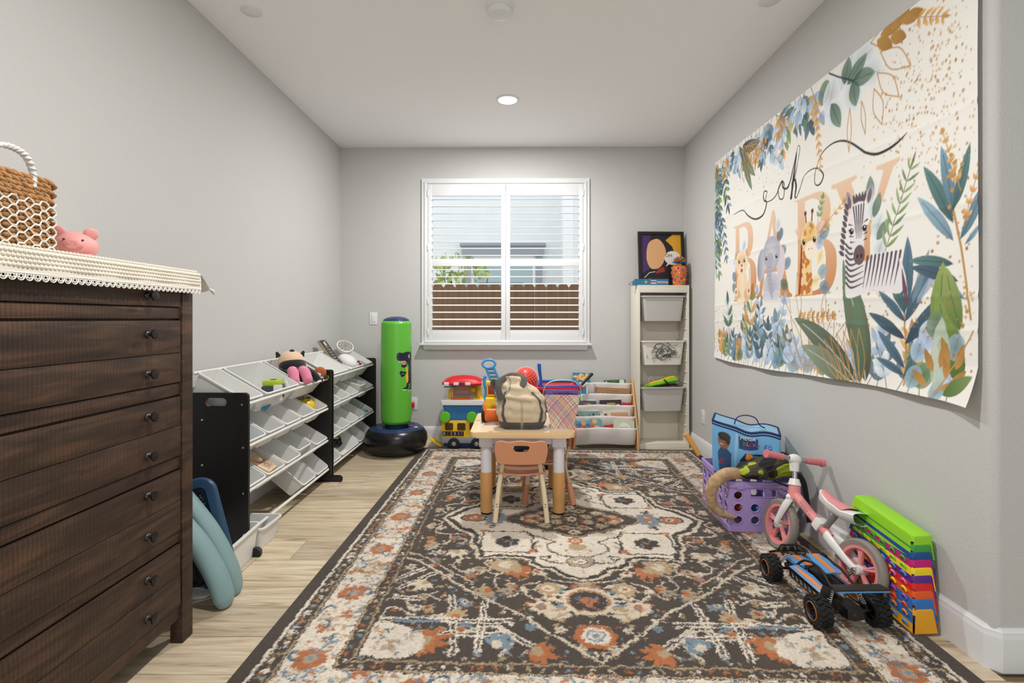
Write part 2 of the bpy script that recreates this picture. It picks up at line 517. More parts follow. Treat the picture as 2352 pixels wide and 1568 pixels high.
# ---- window with plantation shutters
win = MB()
def zframe(mb, x0, x1, z0, z1, wdt, y0, y1, bev=.003):
    mb.box(x0, x0 + wdt, y0, y1, z0, z1, bev); mb.box(x1 - wdt, x1, y0, y1, z0, z1, bev)
    mb.box(x0 + wdt, x1 - wdt, y0, y1, z1 - wdt, z1, bev); mb.box(x0 + wdt, x1 - wdt, y0, y1, z0, z0 + wdt, bev)
wn = struct(thing('window_1', 'white window with plantation shutters in the back wall', 'window', (-0.119, YB, 0.0)))
del wn['category']; del wn['label']
lx = -0.119
def bw(x0, x1): return x0 - lx, x1 - lx
fr = MB()
a, b = bw(-0.905, 0.668)
zframe(fr, a, b, .925, 2.467, .030, -.022, .03); zframe(fr, a + .028, b - .028, .93, 2.44, .022, -.034, .03)
zframe(fr, a + .048, b - .048, .94, 2.42, .012, -.022, .12)
fr.build('window_frame', 'trim_paint', wn)
sl = MB().box(a - .012, b + .012, -.075, .03, .905, .925, .004)
for (zt, zb, out) in ((.905, .888, .055), (.888, .874, .045), (.874, .862, .034)):
    sl.box(a + .022, b - .022, -out, .02, zb, zt, .003)
sl.build('window_sill', 'trim_paint', wn)
pane = mat('window_glass', (1, 1, 1), 0.0, trans=1.0, ior=1.01, spec=0.2)
for (p0, p1, px) in ((a + .05, (a + b) / 2 - .015, 0), ((a + b) / 2 + .015, b - .05, 1)):
    MB().box(p0, p1, .088, .092, .95, 2.41).build('pane', pane, wn)
MB().box((a + b) / 2 - .02, (a + b) / 2 + .02, .075, .11, .95, 2.41, .003).box(a + .055, a + .075, .075, .11, .95, 2.41).box(b - .075, b - .055, .075, .11, .95, 2.41).build('mullion', 'trim_paint', wn)
# two shutter panels
mid = (a + b) / 2 + .002
slat_me = None
for si, (s0, s1) in enumerate(((a + .062, mid - .0015), (mid + .0015, b - .062))):
    z0, z1 = .952, 2.408
    pn = MB(); st = .040; y0, y1 = -.028, .0
    pn.box(s0, s0 + st, y0, y1, z0, z1, .002); pn.box(s1 - st, s1, y0, y1, z0, z1, .002)
    pn.box(s0 + st, s1 - st, y0, y1, z1 - .105, z1, .002); pn.box(s0 + st, s1 - st, y0, y1, z0, z0 + .095, .002)
    pn.box(s0 + st, s1 - st, y0, y1, 1.645, 1.712, .002)
    p = pn.build('shutter_panel', 'trim_paint', wn)
    # louvers: nearly level blades, 63 mm deep
    for (za, zb, cnt) in ((1.712, z1 - .105, 9), (z0 + .095, 1.645, 9)):
        pitch = (zb - za) / cnt
        for k in range(cnt):
            zc = za + pitch * (k + .5)
            upper = za > 1.7
            ow = s1 - s0 - 2 * st - .004
            pr = [(.032 * math.cos(t), .0045 * math.sin(t)) for t in [2 * PI * q / 14 for q in range(14)]]
            mb = MB().prism(pr, -ow / 2, ow / 2, Matrix(((0, 0, 1, 0), (1, 0, 0, 0), (0, 1, 0, 0), (0, 0, 0, 1))))
            lo = mb.build('louver', 'trim_paint', p)
            lo.location = ((s0 + s1) / 2, (y0 + y1) / 2, zc); lo.rotation_euler = (math.radians(10 if upper else 9), 0, 0)
    for zz in (2.33, 1.82, 1.32, 1.03):
        xh = s0 - .006 if si == 0 else s1 - .004
        MB().box(xh, xh + .01, -.034, -.02, zz - .03, zz + .03, .002).build('hinge', 'trim_paint', p)
# ---- outside: neighbour's house, fence and plants
stucco = mat('pale_stucco', rgb(232, 238, 240), 0.9, noise=.03, nscale=3)
nb = thing('neighbour_house', 'pale stucco house wall with a grey trimmed window beyond the fence', 'house', (0.6, 9.2, -.3))
nb.rotation_euler = (0, 0, 0)
MB().box(-4.6, 4.2, 0, .3, 0, 6.6).build('wall', stucco, nb)
MB().box(.33, 4.2, -.35, 0, 0, 6.6).build('wall_jut', stucco, nb)
wt = mat('white_trim_out', rgb(245, 248, 250), .7)
MB().box(.17, .34, -.38, .0, 0, 6.6).build('corner_trim', wt, nb)
gt = mat('grey_trim', rgb(158, 164, 172), .7)
MB().box(-1.60, -.14, -.12, 0, 2.58, 2.74).build('window_head', gt, nb)
MB().box(-1.63, -.11, -.15, 0, 2.74, 2.79).build('head_cap', gt, nb)
for q0 in (-1.56, -.29): MB().box(q0, q0 + .12, -.08, 0, .5, 2.58).build('window_casing', gt, nb)
for q0 in (-1.44, -.34): MB().box(q0, q0 + .05, -.05, 0, .5, 2.58).build('window_jamb', wt, nb)
MB().box(-1.39, -.34, -.05, 0, 2.50, 2.58).build('window_rail', wt, nb)
MB().box(-1.39, -.34, -.03, .02, .5, 2.50).build('pane', mat('house_glass', rgb(176, 198, 204), .08, spec=.6), nb)
MB().box(-1.3, -.5, -.045, -.03, .5, 2.1).build('blind', mat('dark_blind', rgb(128, 142, 146), .5), nb)
# fence of dog-eared pickets
fb = mat('fence_wood', rgb(142, 110, 82), .85, noise=.22, nscale=14, rand=0, stretch=(1, 1, .15))
fe = thing('picket_fence', 'brown wooden fence with dog-eared pickets outside the window', 'fence', (0, 6.3, -.25))
fp = MB().prism([(0, 0), (.137, 0), (.137, 1.785), (.105, 1.83), (.032, 1.83), (0, 1.785)], 0, .018, Matrix(((1, 0, 0, 0), (0, 0, -1, 0), (0, 1, 0, 0), (0, 0, 0, 1)))).build('picket', fb, fe)
for k in range(24):
    q = fp if k == 0 else fp.copy()
    if k: COL.objects.link(q); q.parent = fe
    q.location = (-1.75 + k * .1395, 0, 0)
for q0 in (.25, 1.1): MB().box(-1.75, 1.6, .0, .04, q0, q0 + .09).build('rail', fb, fe)
gy = struct(MB().box(-6, 6, YB + .12, 13, -.34, -.25).build('ground_outside', mat('gravel', rgb(170, 160, 146), .95, noise=.2, nscale=30)))
# leafy shrub beyond the fence
sh = thing('leafy_shrub', 'green leafy shrub rising above the fence outside', 'shrub', (-.95, 7.6, -.25))
lf = MB(); r2 = random.Random(3)
for k in range(150):
    th_, rr = r2.uniform(0, 2 * PI), r2.uniform(0, .42) ** .8
    c = Vector((rr * math.cos(th_) * 1.15 - .05, rr * math.sin(th_) * .6, 2.12 + r2.uniform(-.24, .26) * (1 - rr)))
    M = Matrix.Translation(c) @ Euler((r2.uniform(0, 6), r2.uniform(0, 6), r2.uniform(0, 6))).to_matrix().to_4x4()
    s = r2.uniform(.05, .085)
    lf.add([(-s, 0, 0), (-.3 * s, .45 * s, .1 * s), (s, 0, 0), (-.3 * s, -.45 * s, .1 * s)], [(0, 1, 2), (0, 2, 3)], M)
lf.build('foliage', mat('leaf_green', rgb(182, 204, 130), .6, noise=.25, nscale=6), sh)['kind'] = 'stuff'
MB().tube([(0, 0, 0), (.04, 0, .8), (-.05, 0, 2.05)], [.03, .012], 8).tube([(.03, 0, .7), (.35, .05, 1.3), (.5, 0, 2.0)], [.02, .006], 8).build('stem', mat('bark', rgb(96, 80, 62), .9), sh)

# ================================================================ CEILING FITTINGS
def disc(name, x, y, r, h, label, cat, m, lip=0.006):
    o = MB().lathe([(0, 0), (r, 0), (r, -.003), (r - lip * .3, -h + .003), (r - lip, -h), (0, -h)], 40).build(name, m, loc=None)
    o.location = (x, y, ZC); return tag(o, label, cat)
disc('sprinkler_cover', -1.40, 2.68, .052, .007, 'flat white round cover plate in the ceiling beside the plain left wall', 'cover plate', 'trim_paint')
disc('sprinkler_cover', 1.275, 2.62, .052, .007, 'flat white round cover plate in the ceiling above the printed banner', 'cover plate', 'trim_paint')
sd = thing('smoke_detector', 'round white smoke detector on the ceiling', 'smoke detector', (-.096, 2.66, ZC))
MB().lathe([(0, 0), (.072, 0), (.072, -.012), (.068, -.016), (0, -.016)], 40).build('mount_plate', 'trim_paint', sd)
MB().lathe([(.064, -.016), (.064, -.032), (.055, -.042), (.03, -.045), (0, -.045)], 40).build('housing', 'trim_paint', sd)
def downlight(x, y, label, energy, group=None):
    t = thing('recessed_light', label, 'light', (x, y, ZC), group=group)
    MB().lathe([(.088, 0), (.086, -.006), (.070, -.009), (.066, -.006), (.062, 0)], 40).build('trim_ring', 'trim_paint', t)
    MB().lathe([(.0, -.004), (.064, -.004)], 32).build('lens', mat('lit_lens', (1, 1, 1), .5, emit=(1, .97, .92), estr=14.0), t)
    o = area('recessed_lamp', (0, 0, -.012), .125, energy, (1, .99, .98)); o.parent = t
    return t
downlight(-.077, 3.78, 'lit recessed ceiling light in front of the window', 36)
# the handlebar's second wall shadow comes from a ceiling lamp above and nearer than the frame
area('ceiling_lamp_offscreen', (-.08, 1.30, ZC - .012), .125, 34, (1, .99, .98))

# ================================================================ SWITCHES AND OUTLETS
def plate(name, label, cat, loc, rz, kind):
    t = thing(name, label, cat, loc, rz)
    MB().box(-.036, .036, -.006, .001, -.058, .058, .002).build('cover_plate', 'trim_paint', t)
    if kind == 'switch':
        MB().box(-.017, .017, -.010, -.004, -.034, .034, .002).build('rocker', 'trim_paint', t)
    else:
        for s in (-1, 1):
            r = MB().prism(rrect(.032, .028, .01), 0, .003, Matrix(((1, 0, 0, 0), (0, 0, -1, -.005), (0, 1, 0, s * .021), (0, 0, 0, 1)))).build('receptacle', 'trim_paint', t)
            MB().box(-.007, -.005, -.0086, -.0078, s * .021 - .003, s * .021 + .006).box(.005, .007, -.0086, -.0078, s * .021 - .003, s * .021 + .006).build('slot', 'black', r)
    return t
plate('light_switch', 'white rocker light switch on the back wall above the green punching bag', 'switch', (-1.363, YB, 1.155), 0, 'switch')
plate('wall_outlet', 'white electrical outlet on the right wall beside the tall storage frame', 'outlet', (XR, 4.33, .33), PI / 2 * 3, 'outlet')
pb = plate('wall_outlet', 'white outlet with a red night light beside the green punching bag', 'outlet', (-.985, YB, .355), 0, 'outlet')
MB().box(-.014, .014, -.04, -.006, -.03, .012, .006).build('night_light', mat('red_plastic', rgb(196, 40, 34), .35), pb)
# ================================================================ RUG
def make_rug():
    HW, HL, res = 1.195, 1.60, 0.0040
    CR = rgb(194, 181, 160); DK = rgb(70, 62, 55); DK2 = rgb(64, 57, 51); TN = rgb(164, 142, 112); OR = rgb(164, 100, 62); BL = rgb(112, 130, 142); BD = rgb(74, 96, 112); WH = rgb(204, 193, 177)
    cv = Canvas(HW, HL, res, DK)     # one quarter: a = distance from the long axis, b = distance from the short axis
    r = random.Random(5)
    def frame(d0, d1, col):
        cv.poly([(HW - d0, 0), (HW - d1, 0), (HW - d1, HL - d1), (0, HL - d1), (0, HL - d0), (HW - d0, HL - d0)], col)
    def floret(x, y, s, c1, c2, petals=6, c3=None):
        ph = r.uniform(0, 1)
        for k in range(petals):
            an = ph + 2 * PI * k / petals
            cv.ell(x + s * .62 * math.cos(an), y + s * .62 * math.sin(an), s * .42, s * .30, c1, an)
        cv.ell(x, y, s * .45, s * .45, c2)
        if c3: cv.ell(x, y, s * .2, s * .2, c3)
    def blot(x, y, s, c):
        for k in range(r.randint(3, 5)):
            cv.ell(x + r.uniform(-s, s) * .7, y + r.uniform(-s, s) * .7, s * r.uniform(.3, .7), s * r.uniform(.2, .45), c, r.uniform(0, 3))
    def palm(x, y, an, s, c1, c2):
        for k in range(-2, 3):
            cv.leaf(x, y, an + k * .5, s * (1 - .13 * abs(k)), s * .34, c1, bend=.2 * k)
        cv.ell(x + s * .15 * math.cos(an), y + s * .15 * math.sin(an), s * .22, s * .22, c2)
    # --- field scatter
    for k in range(430):
        a, b = r.uniform(0, .83), r.uniform(0, 1.235)
        blot(a, b, r.uniform(.005, .012), r.choice([CR, CR, TN, OR, BL, BL, WH, TN]))
    for k in range(60):
        a, b = r.uniform(.03, .8), r.uniform(.05, 1.2)
        floret(a, b, r.uniform(.016, .030), r.choice([CR, OR, TN, CR, BL]), r.choice([OR, CR, BL, TN]), r.choice([5, 6]), DK)
    # --- vine lines in the field
    def vine(pts, wd=.008, c=CR, n=10): cv.stroke([(p.x, p.y) for p in spl([(q[0], q[1], 0) for q in pts], n)], wd, c)
    vine([(.83, .50), (.74, .55), (.62, .66), (.5, .78), (.38, .87), (.3, .93), (.2, 1.03), (.1, 1.13), (0, 1.225)], .011)
    vine([(.83, .44), (.74, .49), (.61, .61), (.48, .72)], .007)
    for pts in ([(.72, .10), (.74, .2), (.66, .22), (.57, .22)], [(.66, .22), (.65, .32), (.72, .36)], [(.78, .02), (.73, .07), (.78, .13)],
                [(.60, .34), (.56, .30), (.62, .27)], [(.3, .60), (.38, .64), (.46, .60)], [(.38, .64), (.39, .74), (.33, .78)],
                [(.2, .70), (.27, .75), (.22, .84), (.16, .82)], [(.55, .50), (.6, .56), (.54, .62), (.47, .6)], [(.6, .86), (.67, .82), (.73, .86), (.70, .93), (.64, .92)],
                [(.05, .70), (.14, .68), (.2, .62)], [(.45, .52), (.42, .60), (.5, .66)]):
        vine(pts)
        floret(pts[-1][0], pts[-1][1], .03, r.choice([OR, CR, TN]), r.choice([CR, OR, BL]), 6, DK)
    # trellis of double lines near the corners
    for (p, q) in (((.30, 1.0), (.80, 1.0)), ((.42, .86), (.42, 1.18)), ((.56, .82), (.5, 1.2)), ((.30, 1.08), (.66, 1.08)), ((.66, .64), (.80, .78)), ((.72, .60), (.82, .70)), ((.68, .86), (.80, .84)), ((.22, 1.15), (.38, 1.02))):
        d = Vector((q[0] - p[0], q[1] - p[1])).normalized(); nrm = Vector((-d.y, d.x)) * .010
        for s in (-1, 1): cv.stroke([(p[0] + s * nrm.x, p[1] + s * nrm.y), (q[0] + s * nrm.x, q[1] + s * nrm.y)], .009, WH)
    cv.stroke([(.58, 1.01), (.74, 1.01)], .016, BL)
    vine([(.34, 1.2), (.30, 1.12), (.36, 1.04), (.47, 1.06)], .010); vine([(.72, .95), (.79, .92), (.80, 1.0), (.74, 1.04)], .010)
    for (a, b, an, s, c1, c2) in ((.30, .47 + .12, 2.2, .10, OR, TN), (.62, 1.13, 3.5, .11, OR, TN), (.23, 1.17, 2.8, .10, OR, TN), (.40, .78, .5, .08, TN, OR), (.17, .96, 3.9, .11, TN, CR), (.68, .72, 1.0, .09, CR, TN), (.52, .98, -1.5, .07, TN, OR), (.36, 1.15, 4.2, .09, BL, CR), (.60, .42, 2.0, .09, CR, TN), (.76, .34, 3.0, .07, TN, OR)):
        palm(a, b, an, s, c1, c2)
    # cream cartouche in each field corner
    cv.poly([(.60, 1.17), (.62, 1.10), (.70, 1.04), (.82, 1.02), (.82, 1.22), (.66, 1.225)], WH)
    for k in range(34): blot(r.uniform(.63, .81), r.uniform(1.06, 1.21), r.uniform(.006, .014), r.choice([TN, BL, OR, TN, BD]))
    # --- rosettes on the long axis
    def ring(y, rx, ry, c, wd): cv.stroke([(rx * math.sin(t), y + ry * math.cos(t)) for t in np.linspace(0, PI, 22)], wd, c)
    for k in range(-3, 4):
        b = .85 + k * .032
        for s in (.012, -.012)[:1]:
            cv.leaf(.07, b, k * .16, .10 - .008 * abs(k), .02, [CR, BL, CR][k % 3])
    ring(.85, .092, .088, CR, .030); ring(.85, .082, .078, OR, .008)
    cv.ell(0, .85, .072, .070, DK2); cv.poly([(0, .81), (.014, .82), (.035, .835), (.04, .855), (.018, .86), (.014, .895), (0, .895)], OR)
    for k in range(9): blot(r.uniform(.0, .05), .85 + r.uniform(-.055, .055), .005, BL)
    for t in np.linspace(0, PI, 8): blot(.105 * math.sin(t), .85 + .10 * math.cos(t), .012, CR)
    cv.poly([(0, 1.005), (.04, 1.02), (.075, 1.06), (.08, 1.087), (.065, 1.12), (.03, 1.15), (0, 1.16)], OR)
    cv.poly([(0, 1.025), (.03, 1.04), (.055, 1.07), (.058, 1.09), (.04, 1.12), (0, 1.135)], WH)
    ring(1.083, .03, .028, BL, .010); cv.ell(0, 1.083, .013, .013, BL)
    floret(.0, .70, .045, TN, CR, 7, OR)
    floret(.16, .76, .055, TN, CR, 8, OR); floret(.19, .90, .05, CR, OR, 7, BL); floret(.35, .56, .07, TN, CR, 9, CR)
    # --- medallion
    MED = [(0, .665), (.05, .64), (.09, .605), (.12, .565), (.17, .555), (.215, .52), (.215, .475), (.27, .455), (.40, .455), (.455, .47), (.465, .42), (.47, .36), (.50, .335), (.505, .22), (.535, .17), (.60, .13), (.645, .06), (.69, 0), (0, 0)]
    def grown(d): return [(p[0] + d * (p[0] / .69 if p[0] else 0) + (d * .4 if p[0] else 0), p[1] + (d if p[1] else 0)) for p in MED]
    cv.poly(grown(.045), DK); cv.poly(grown(.034), CR); cv.poly(grown(.020), DK2); cv.poly(MED, WH)
    for k in range(110): blot(r.uniform(.02, .6), r.uniform(.0, .56), r.uniform(.004, .010), r.choice([TN, TN, CR, BL, OR]))
    # square panels with a dark palmette
    pan = rrect(.24, .22, .04, 5, .355, .305)
    cv.poly(rrect(.275, .255, .05, 5, .355, .305), DK2); cv.poly(rrect(.255, .235, .045, 5, .355, .305), WH)
    for k in range(20): blot(r.uniform(.26, .45), r.uniform(.21, .40), .006, r.choice([TN, CR, OR]))
    for (dx, dy, s) in ((0, 0, .05), (.03, .022, .03), (-.03, .022, .03), (.036, -.012, .028), (-.036, -.012, .028), (0, .05, .025), (0, -.045, .024)): cv.ell(.355 + dx, .305 + dy, s, s * .9, DK2)
    for k in range(10): cv.ell(.355 + r.uniform(-.05, .05), .305 + r.uniform(-.05, .05), .006, .006, BL)
    cv.ell(.355, .305, .012, .012, OR)
    # side lozenges
    cv.ell(.555, .0, .075, .055, DK2); cv.ell(.555, 0, .062, .044, TN); floret(.555, 0, .05, OR, CR, 8, DK)
    # centre
    core = [(0, .235), (.06, .21), (.085, .175), (.15, .17), (.19, .13), (.25, .12), (.28, .075), (.34, .055), (.38, 0), (0, 0)]
    cv.poly([(p[0] * 1.06, p[1] * 1.09) for p in core], DK2); cv.poly([(p[0] * 1.03, p[1] * 1.05) for p in core], TN); cv.poly(core, DK)
    for k in range(60):
        a, b = r.uniform(0, .3), r.uniform(0, .16)
        if a / .36 + b / .24 < .95: blot(a, b, .009, r.choice([CR, OR, TN, OR, CR, BL]))
    for (a, b) in ((0, 0), (.09, .04), (.17, .0), (.05, .12), (.15, .09), (.24, .03), (0, .18)): floret(a, b, .034, r.choice([CR, OR, TN]), r.choice([OR, CR]), 7, DK)
    # cream shield below the core, and scrolls
    vine([(0, .47), (.08, .45), (.14, .40), (.15, .34), (.11, .30), (.17, .26), (.24, .22), (.25, .17)], .010, DK2)
    vine([(.045, .52), (.10, .53), (.16, .51), (.19, .47), (.14, .46), (.16, .50)], .010, DK2); ring(.515, .05, .045, TN, .014); ring(.515, .062, .056, DK2, .006); floret(0, .515, .036, WH, WH, 6, DK); ring(.515, .035, .032, DK2, .006)
    cv.ell(0, .36, .045, .04, TN); floret(0, .29, .04, OR, CR, 7, DK); blot(.05, .40, .014, OR); blot(.08, .33, .012, BL)
    for (a, b) in ((.22, .03), (.46, .09), (.47, .20), (.22, .43), (.2, .34), (.43, .13)): palm(a, b, r.uniform(0, 6), .045, r.choice([OR, TN, DK2]), CR)
    floret(.43, .03, .06, BL, OR, 8, CR)
    vine([(.20, .30), (.22, .36), (.2, .41)], .012, DK2)
    # --- borders (distance from the edge)
    frame(0, .37, DK)
    frame(.058, .072, WH); frame(.124, .132, TN); frame(.136, .306, WH); frame(.310, .317, TN); frame(.356, .364, TN); frame(.318, .355, DK); frame(.132, .137, DK)
    def along(d, step, fn, jit=.3):
        p = 0.0
        L = HL - d
        while p < L:
            fn(HW - d + r.uniform(-1, 1) * .004, p + r.uniform(-jit, jit) * step); p += step
        p = 0.0; L = HW - d
        while p < L:
            fn(p + r.uniform(-jit, jit) * step, HL - d + r.uniform(-1, 1) * .004); p += step
    along(.098, .042, lambda x, y: blot(x, y, .015, r.choice([WH, CR, TN, OR, WH, BL])))
    along(.098, .028, lambda x, y: blot(x + r.uniform(-.015, .015), y, .008, r.choice([WH, TN, OR])))
    along(.337, .040, lambda x, y: blot(x, y, .011, r.choice([WH, CR, OR, BL, TN])))
    for k in range(900):
        if r.random() < .57: x, y = HW - r.uniform(.14, .303), r.uniform(0, HL - .14)
        else: x, y = r.uniform(0, HW - .14), HL - r.uniform(.14, .303)
        blot(x, y, r.uniform(.005, .011), r.choice([TN, TN, BL, BD, CR, CR, OR, rgb(150, 120, 90)]))
    big = [0]
    def rosette(x, y):
        big[0] += 1
        if big[0] % 2:
            floret(x, y, .056, OR, TN, 9, BL)
            for k in range(12): blot(x + r.uniform(-.05, .05), y + r.uniform(-.05, .05), .009, r.choice([OR, OR, BL]))
        else:
            for k in range(26): blot(x + r.gauss(0, .035), y + r.gauss(0, .04), .011, r.choice([TN, TN, CR, TN, OR]))
            for s in (-1, 1): palm(x + s * .05, y + s * .055, r.uniform(0, 6), .05, OR, CR)
    along(.221, .205, rosette, 0.05)
    def scroll(x, y):
        an = r.uniform(0, 6)
        pts = [(x + (.012 + .010 * t) * math.cos(an + t * 1.1), y + (.012 + .010 * t) * math.sin(an + t * 1.1)) for t in np.linspace(0, 3.2, 12)]
        cv.stroke(pts, [.004, .013, .004], r.choice([BL, BD]))
    along(.175, .12, scroll); along(.27, .12, scroll)
    frame(-.001, .056, DK)
    # --- unfold the quarter, weave jitter
    q = cv.a
    half = np.concatenate([q[:, ::-1], q[:, 1:]], 1)
    full = np.concatenate([half[::-1], half[1:]], 0)
    ny, nx = full.shape[:2]
    wx = (vnoise(nx, ny, 7, 1) - .5) * 3.4 + (vnoise(nx, ny, 2.2, 2) - .5) * 2.8 + rng.normal(0, .5, (ny, nx))
    wy = (vnoise(nx, ny, 7, 3) - .5) * 3.4 + (vnoise(nx, ny, 2.2, 4) - .5) * 2.8 + rng.normal(0, .5, (ny, nx))
    J, I = np.mgrid[0:ny, 0:nx]
    edge = np.minimum.reduce([I, J, nx - 1 - I, ny - 1 - J])
    damp = np.clip((edge - 8) / 10.0, 0, 1)
    I2 = np.clip(np.rint(I + wx * damp).astype(int), 0, nx - 1); J2 = np.clip(np.rint(J + wy * damp).astype(int), 0, ny - 1)
    A = full[J2, I2].copy()
    lum = A.mean(-1)
    A *= (1 + (vnoise(nx, ny, 1.6, 5) - .5)[..., None] * .30) * (1 + (vnoise(nx, ny, 40, 6) - .5)[..., None] * .22)
    pile = np.clip((lum - .07) * 9, 0, 1)
    k = pile.copy()
    for s in (1, -1):
        for ax in (0, 1): k = k + np.roll(pile, s, ax)
    pile = k / 5
    Z = .0085 + pile * .0032 + (rng.random((ny, nx)) - .5) * .0014 * (.4 + pile)
    Z[0] = Z[-1] = .0; Z[:, 0] = Z[:, -1] = .0
    X = np.linspace(-HW, HW, nx)[None].repeat(ny, 0); Y = np.linspace(-HL, HL, ny)[:, None].repeat(nx, 1)
    co = np.stack([X, Y, Z], -1).reshape(-1, 3).astype(np.float32)
    o = grid_mesh('area_rug', co, nx, ny, np.clip(A, 0, 1).reshape(-1, 3), attr_mat('rug_weave', .95, spec=.15, sheen=.15))
    o.location = (.304, 2.93, .0005); o.rotation_euler = (0, 0, math.radians(-1.25))
    tag(o, 'charcoal, ivory and rust patterned area rug on the wooden floor', 'rug')
make_rug()
# ================================================================ more mesh helpers
def loft(mb, loops, cap0=True, cap1=True, M=None):
    n = len(loops[0]); vs = [p for L in loops for p in L]; fs = []
    for i in range(len(loops) - 1):
        for k in range(n):
            k2 = (k + 1) % n
            fs.append((i * n + k, i * n + k2, (i + 1) * n + k2, (i + 1) * n + k))
    if cap0: fs.append(tuple(range(n - 1, -1, -1)))
    if cap1: fs.append(tuple((len(loops) - 1) * n + k for k in range(n)))
    return mb.add(vs, fs, M)
def rl(l, w, r, z, n=5, cx=0, cy=0): return [(p[0], p[1], z) for p in rrect(l, w, r, n, cx, cy)]
def tub(l, w, d, t=.0025, taper=.86, r=.02, lip=.010, liph=.008, M=None, mb=None):
    """open-topped plastic tub: rim in the plane z=0, bottom at z=-d"""
    mb = mb or MB()
    lb, wb = l * taper, w * taper if w < l * 1.6 else w - l * (1 - taper)
    loft(mb, [rl(lb, wb, r * .9, -d), rl(l, w, r, -liph), rl(l + 2 * lip, w + 2 * lip, r + lip, -liph), rl(l + 2 * lip, w + 2 * lip, r + lip, -.001), rl(l + 2 * lip - .002, w + 2 * lip - .002, r + lip, 0),
              rl(l - 2 * t, w - 2 * t, r, 0), rl(lb - 2 * t, wb - 2 * t, r * .9, -d + t)], M=M)
    return mb
def raycast(poly, c, an):
    """distance from c to a convex polygon's outline in direction an"""
    dx, dy = math.cos(an), math.sin(an); best = 1e9
    for i in range(len(poly)):
        x1, y1 = poly[i][0] - c[0], poly[i][1] - c[1]; x2, y2 = poly[(i + 1) % len(poly)][0] - c[0], poly[(i + 1) % len(poly)][1] - c[1]
        ex, ey = x2 - x1, y2 - y1; den = dx * ey - dy * ex
        if abs(den) < 1e-12: continue
        t = (x1 * ey - y1 * ex) / den; u = (x1 * dy - y1 * dx) / den
        if t > 0 and -1e-9 <= u <= 1 + 1e-9: best = min(best, t)
    return best
def ringprism(mb, outer, inner, c, d0, d1, M=None):
    """plate with a hole: convex outer and inner outlines around c"""
    an = sorted(set(round(math.atan2(p[1] - c[1], p[0] - c[0]) % (2 * PI), 5) for p in list(outer) + list(inner)))
    O = [(c[0] + raycast(outer, c, a) * math.cos(a), c[1] + raycast(outer, c, a) * math.sin(a)) for a in an]
    I = [(c[0] + raycast(inner, c, a) * math.cos(a), c[1] + raycast(inner, c, a) * math.sin(a)) for a in an]
    n = len(an); vs = [(*p, d0) for p in O] + [(*p, d1) for p in O] + [(*p, d1) for p in I] + [(*p, d0) for p in I]; fs = []
    for k in range(n):
        k2 = (k + 1) % n
        for s in range(4):
            s2 = (s + 1) % 4
            fs.append((s * n + k, s * n + k2, s2 * n + k2, s2 * n + k))
    return mb.add(vs, fs, M)
XZ = Matrix(((1, 0, 0, 0), (0, 0, -1, 0), (0, 1, 0, 0), (0, 0, 0, 1)))     # outline XY -> upright XZ, extruded towards -Y
YZ = Matrix(((0, 0, 1, 0), (1, 0, 0, 0), (0, 1, 0, 0), (0, 0, 0, 1)))      # outline XY -> upright YZ, extruded towards +X

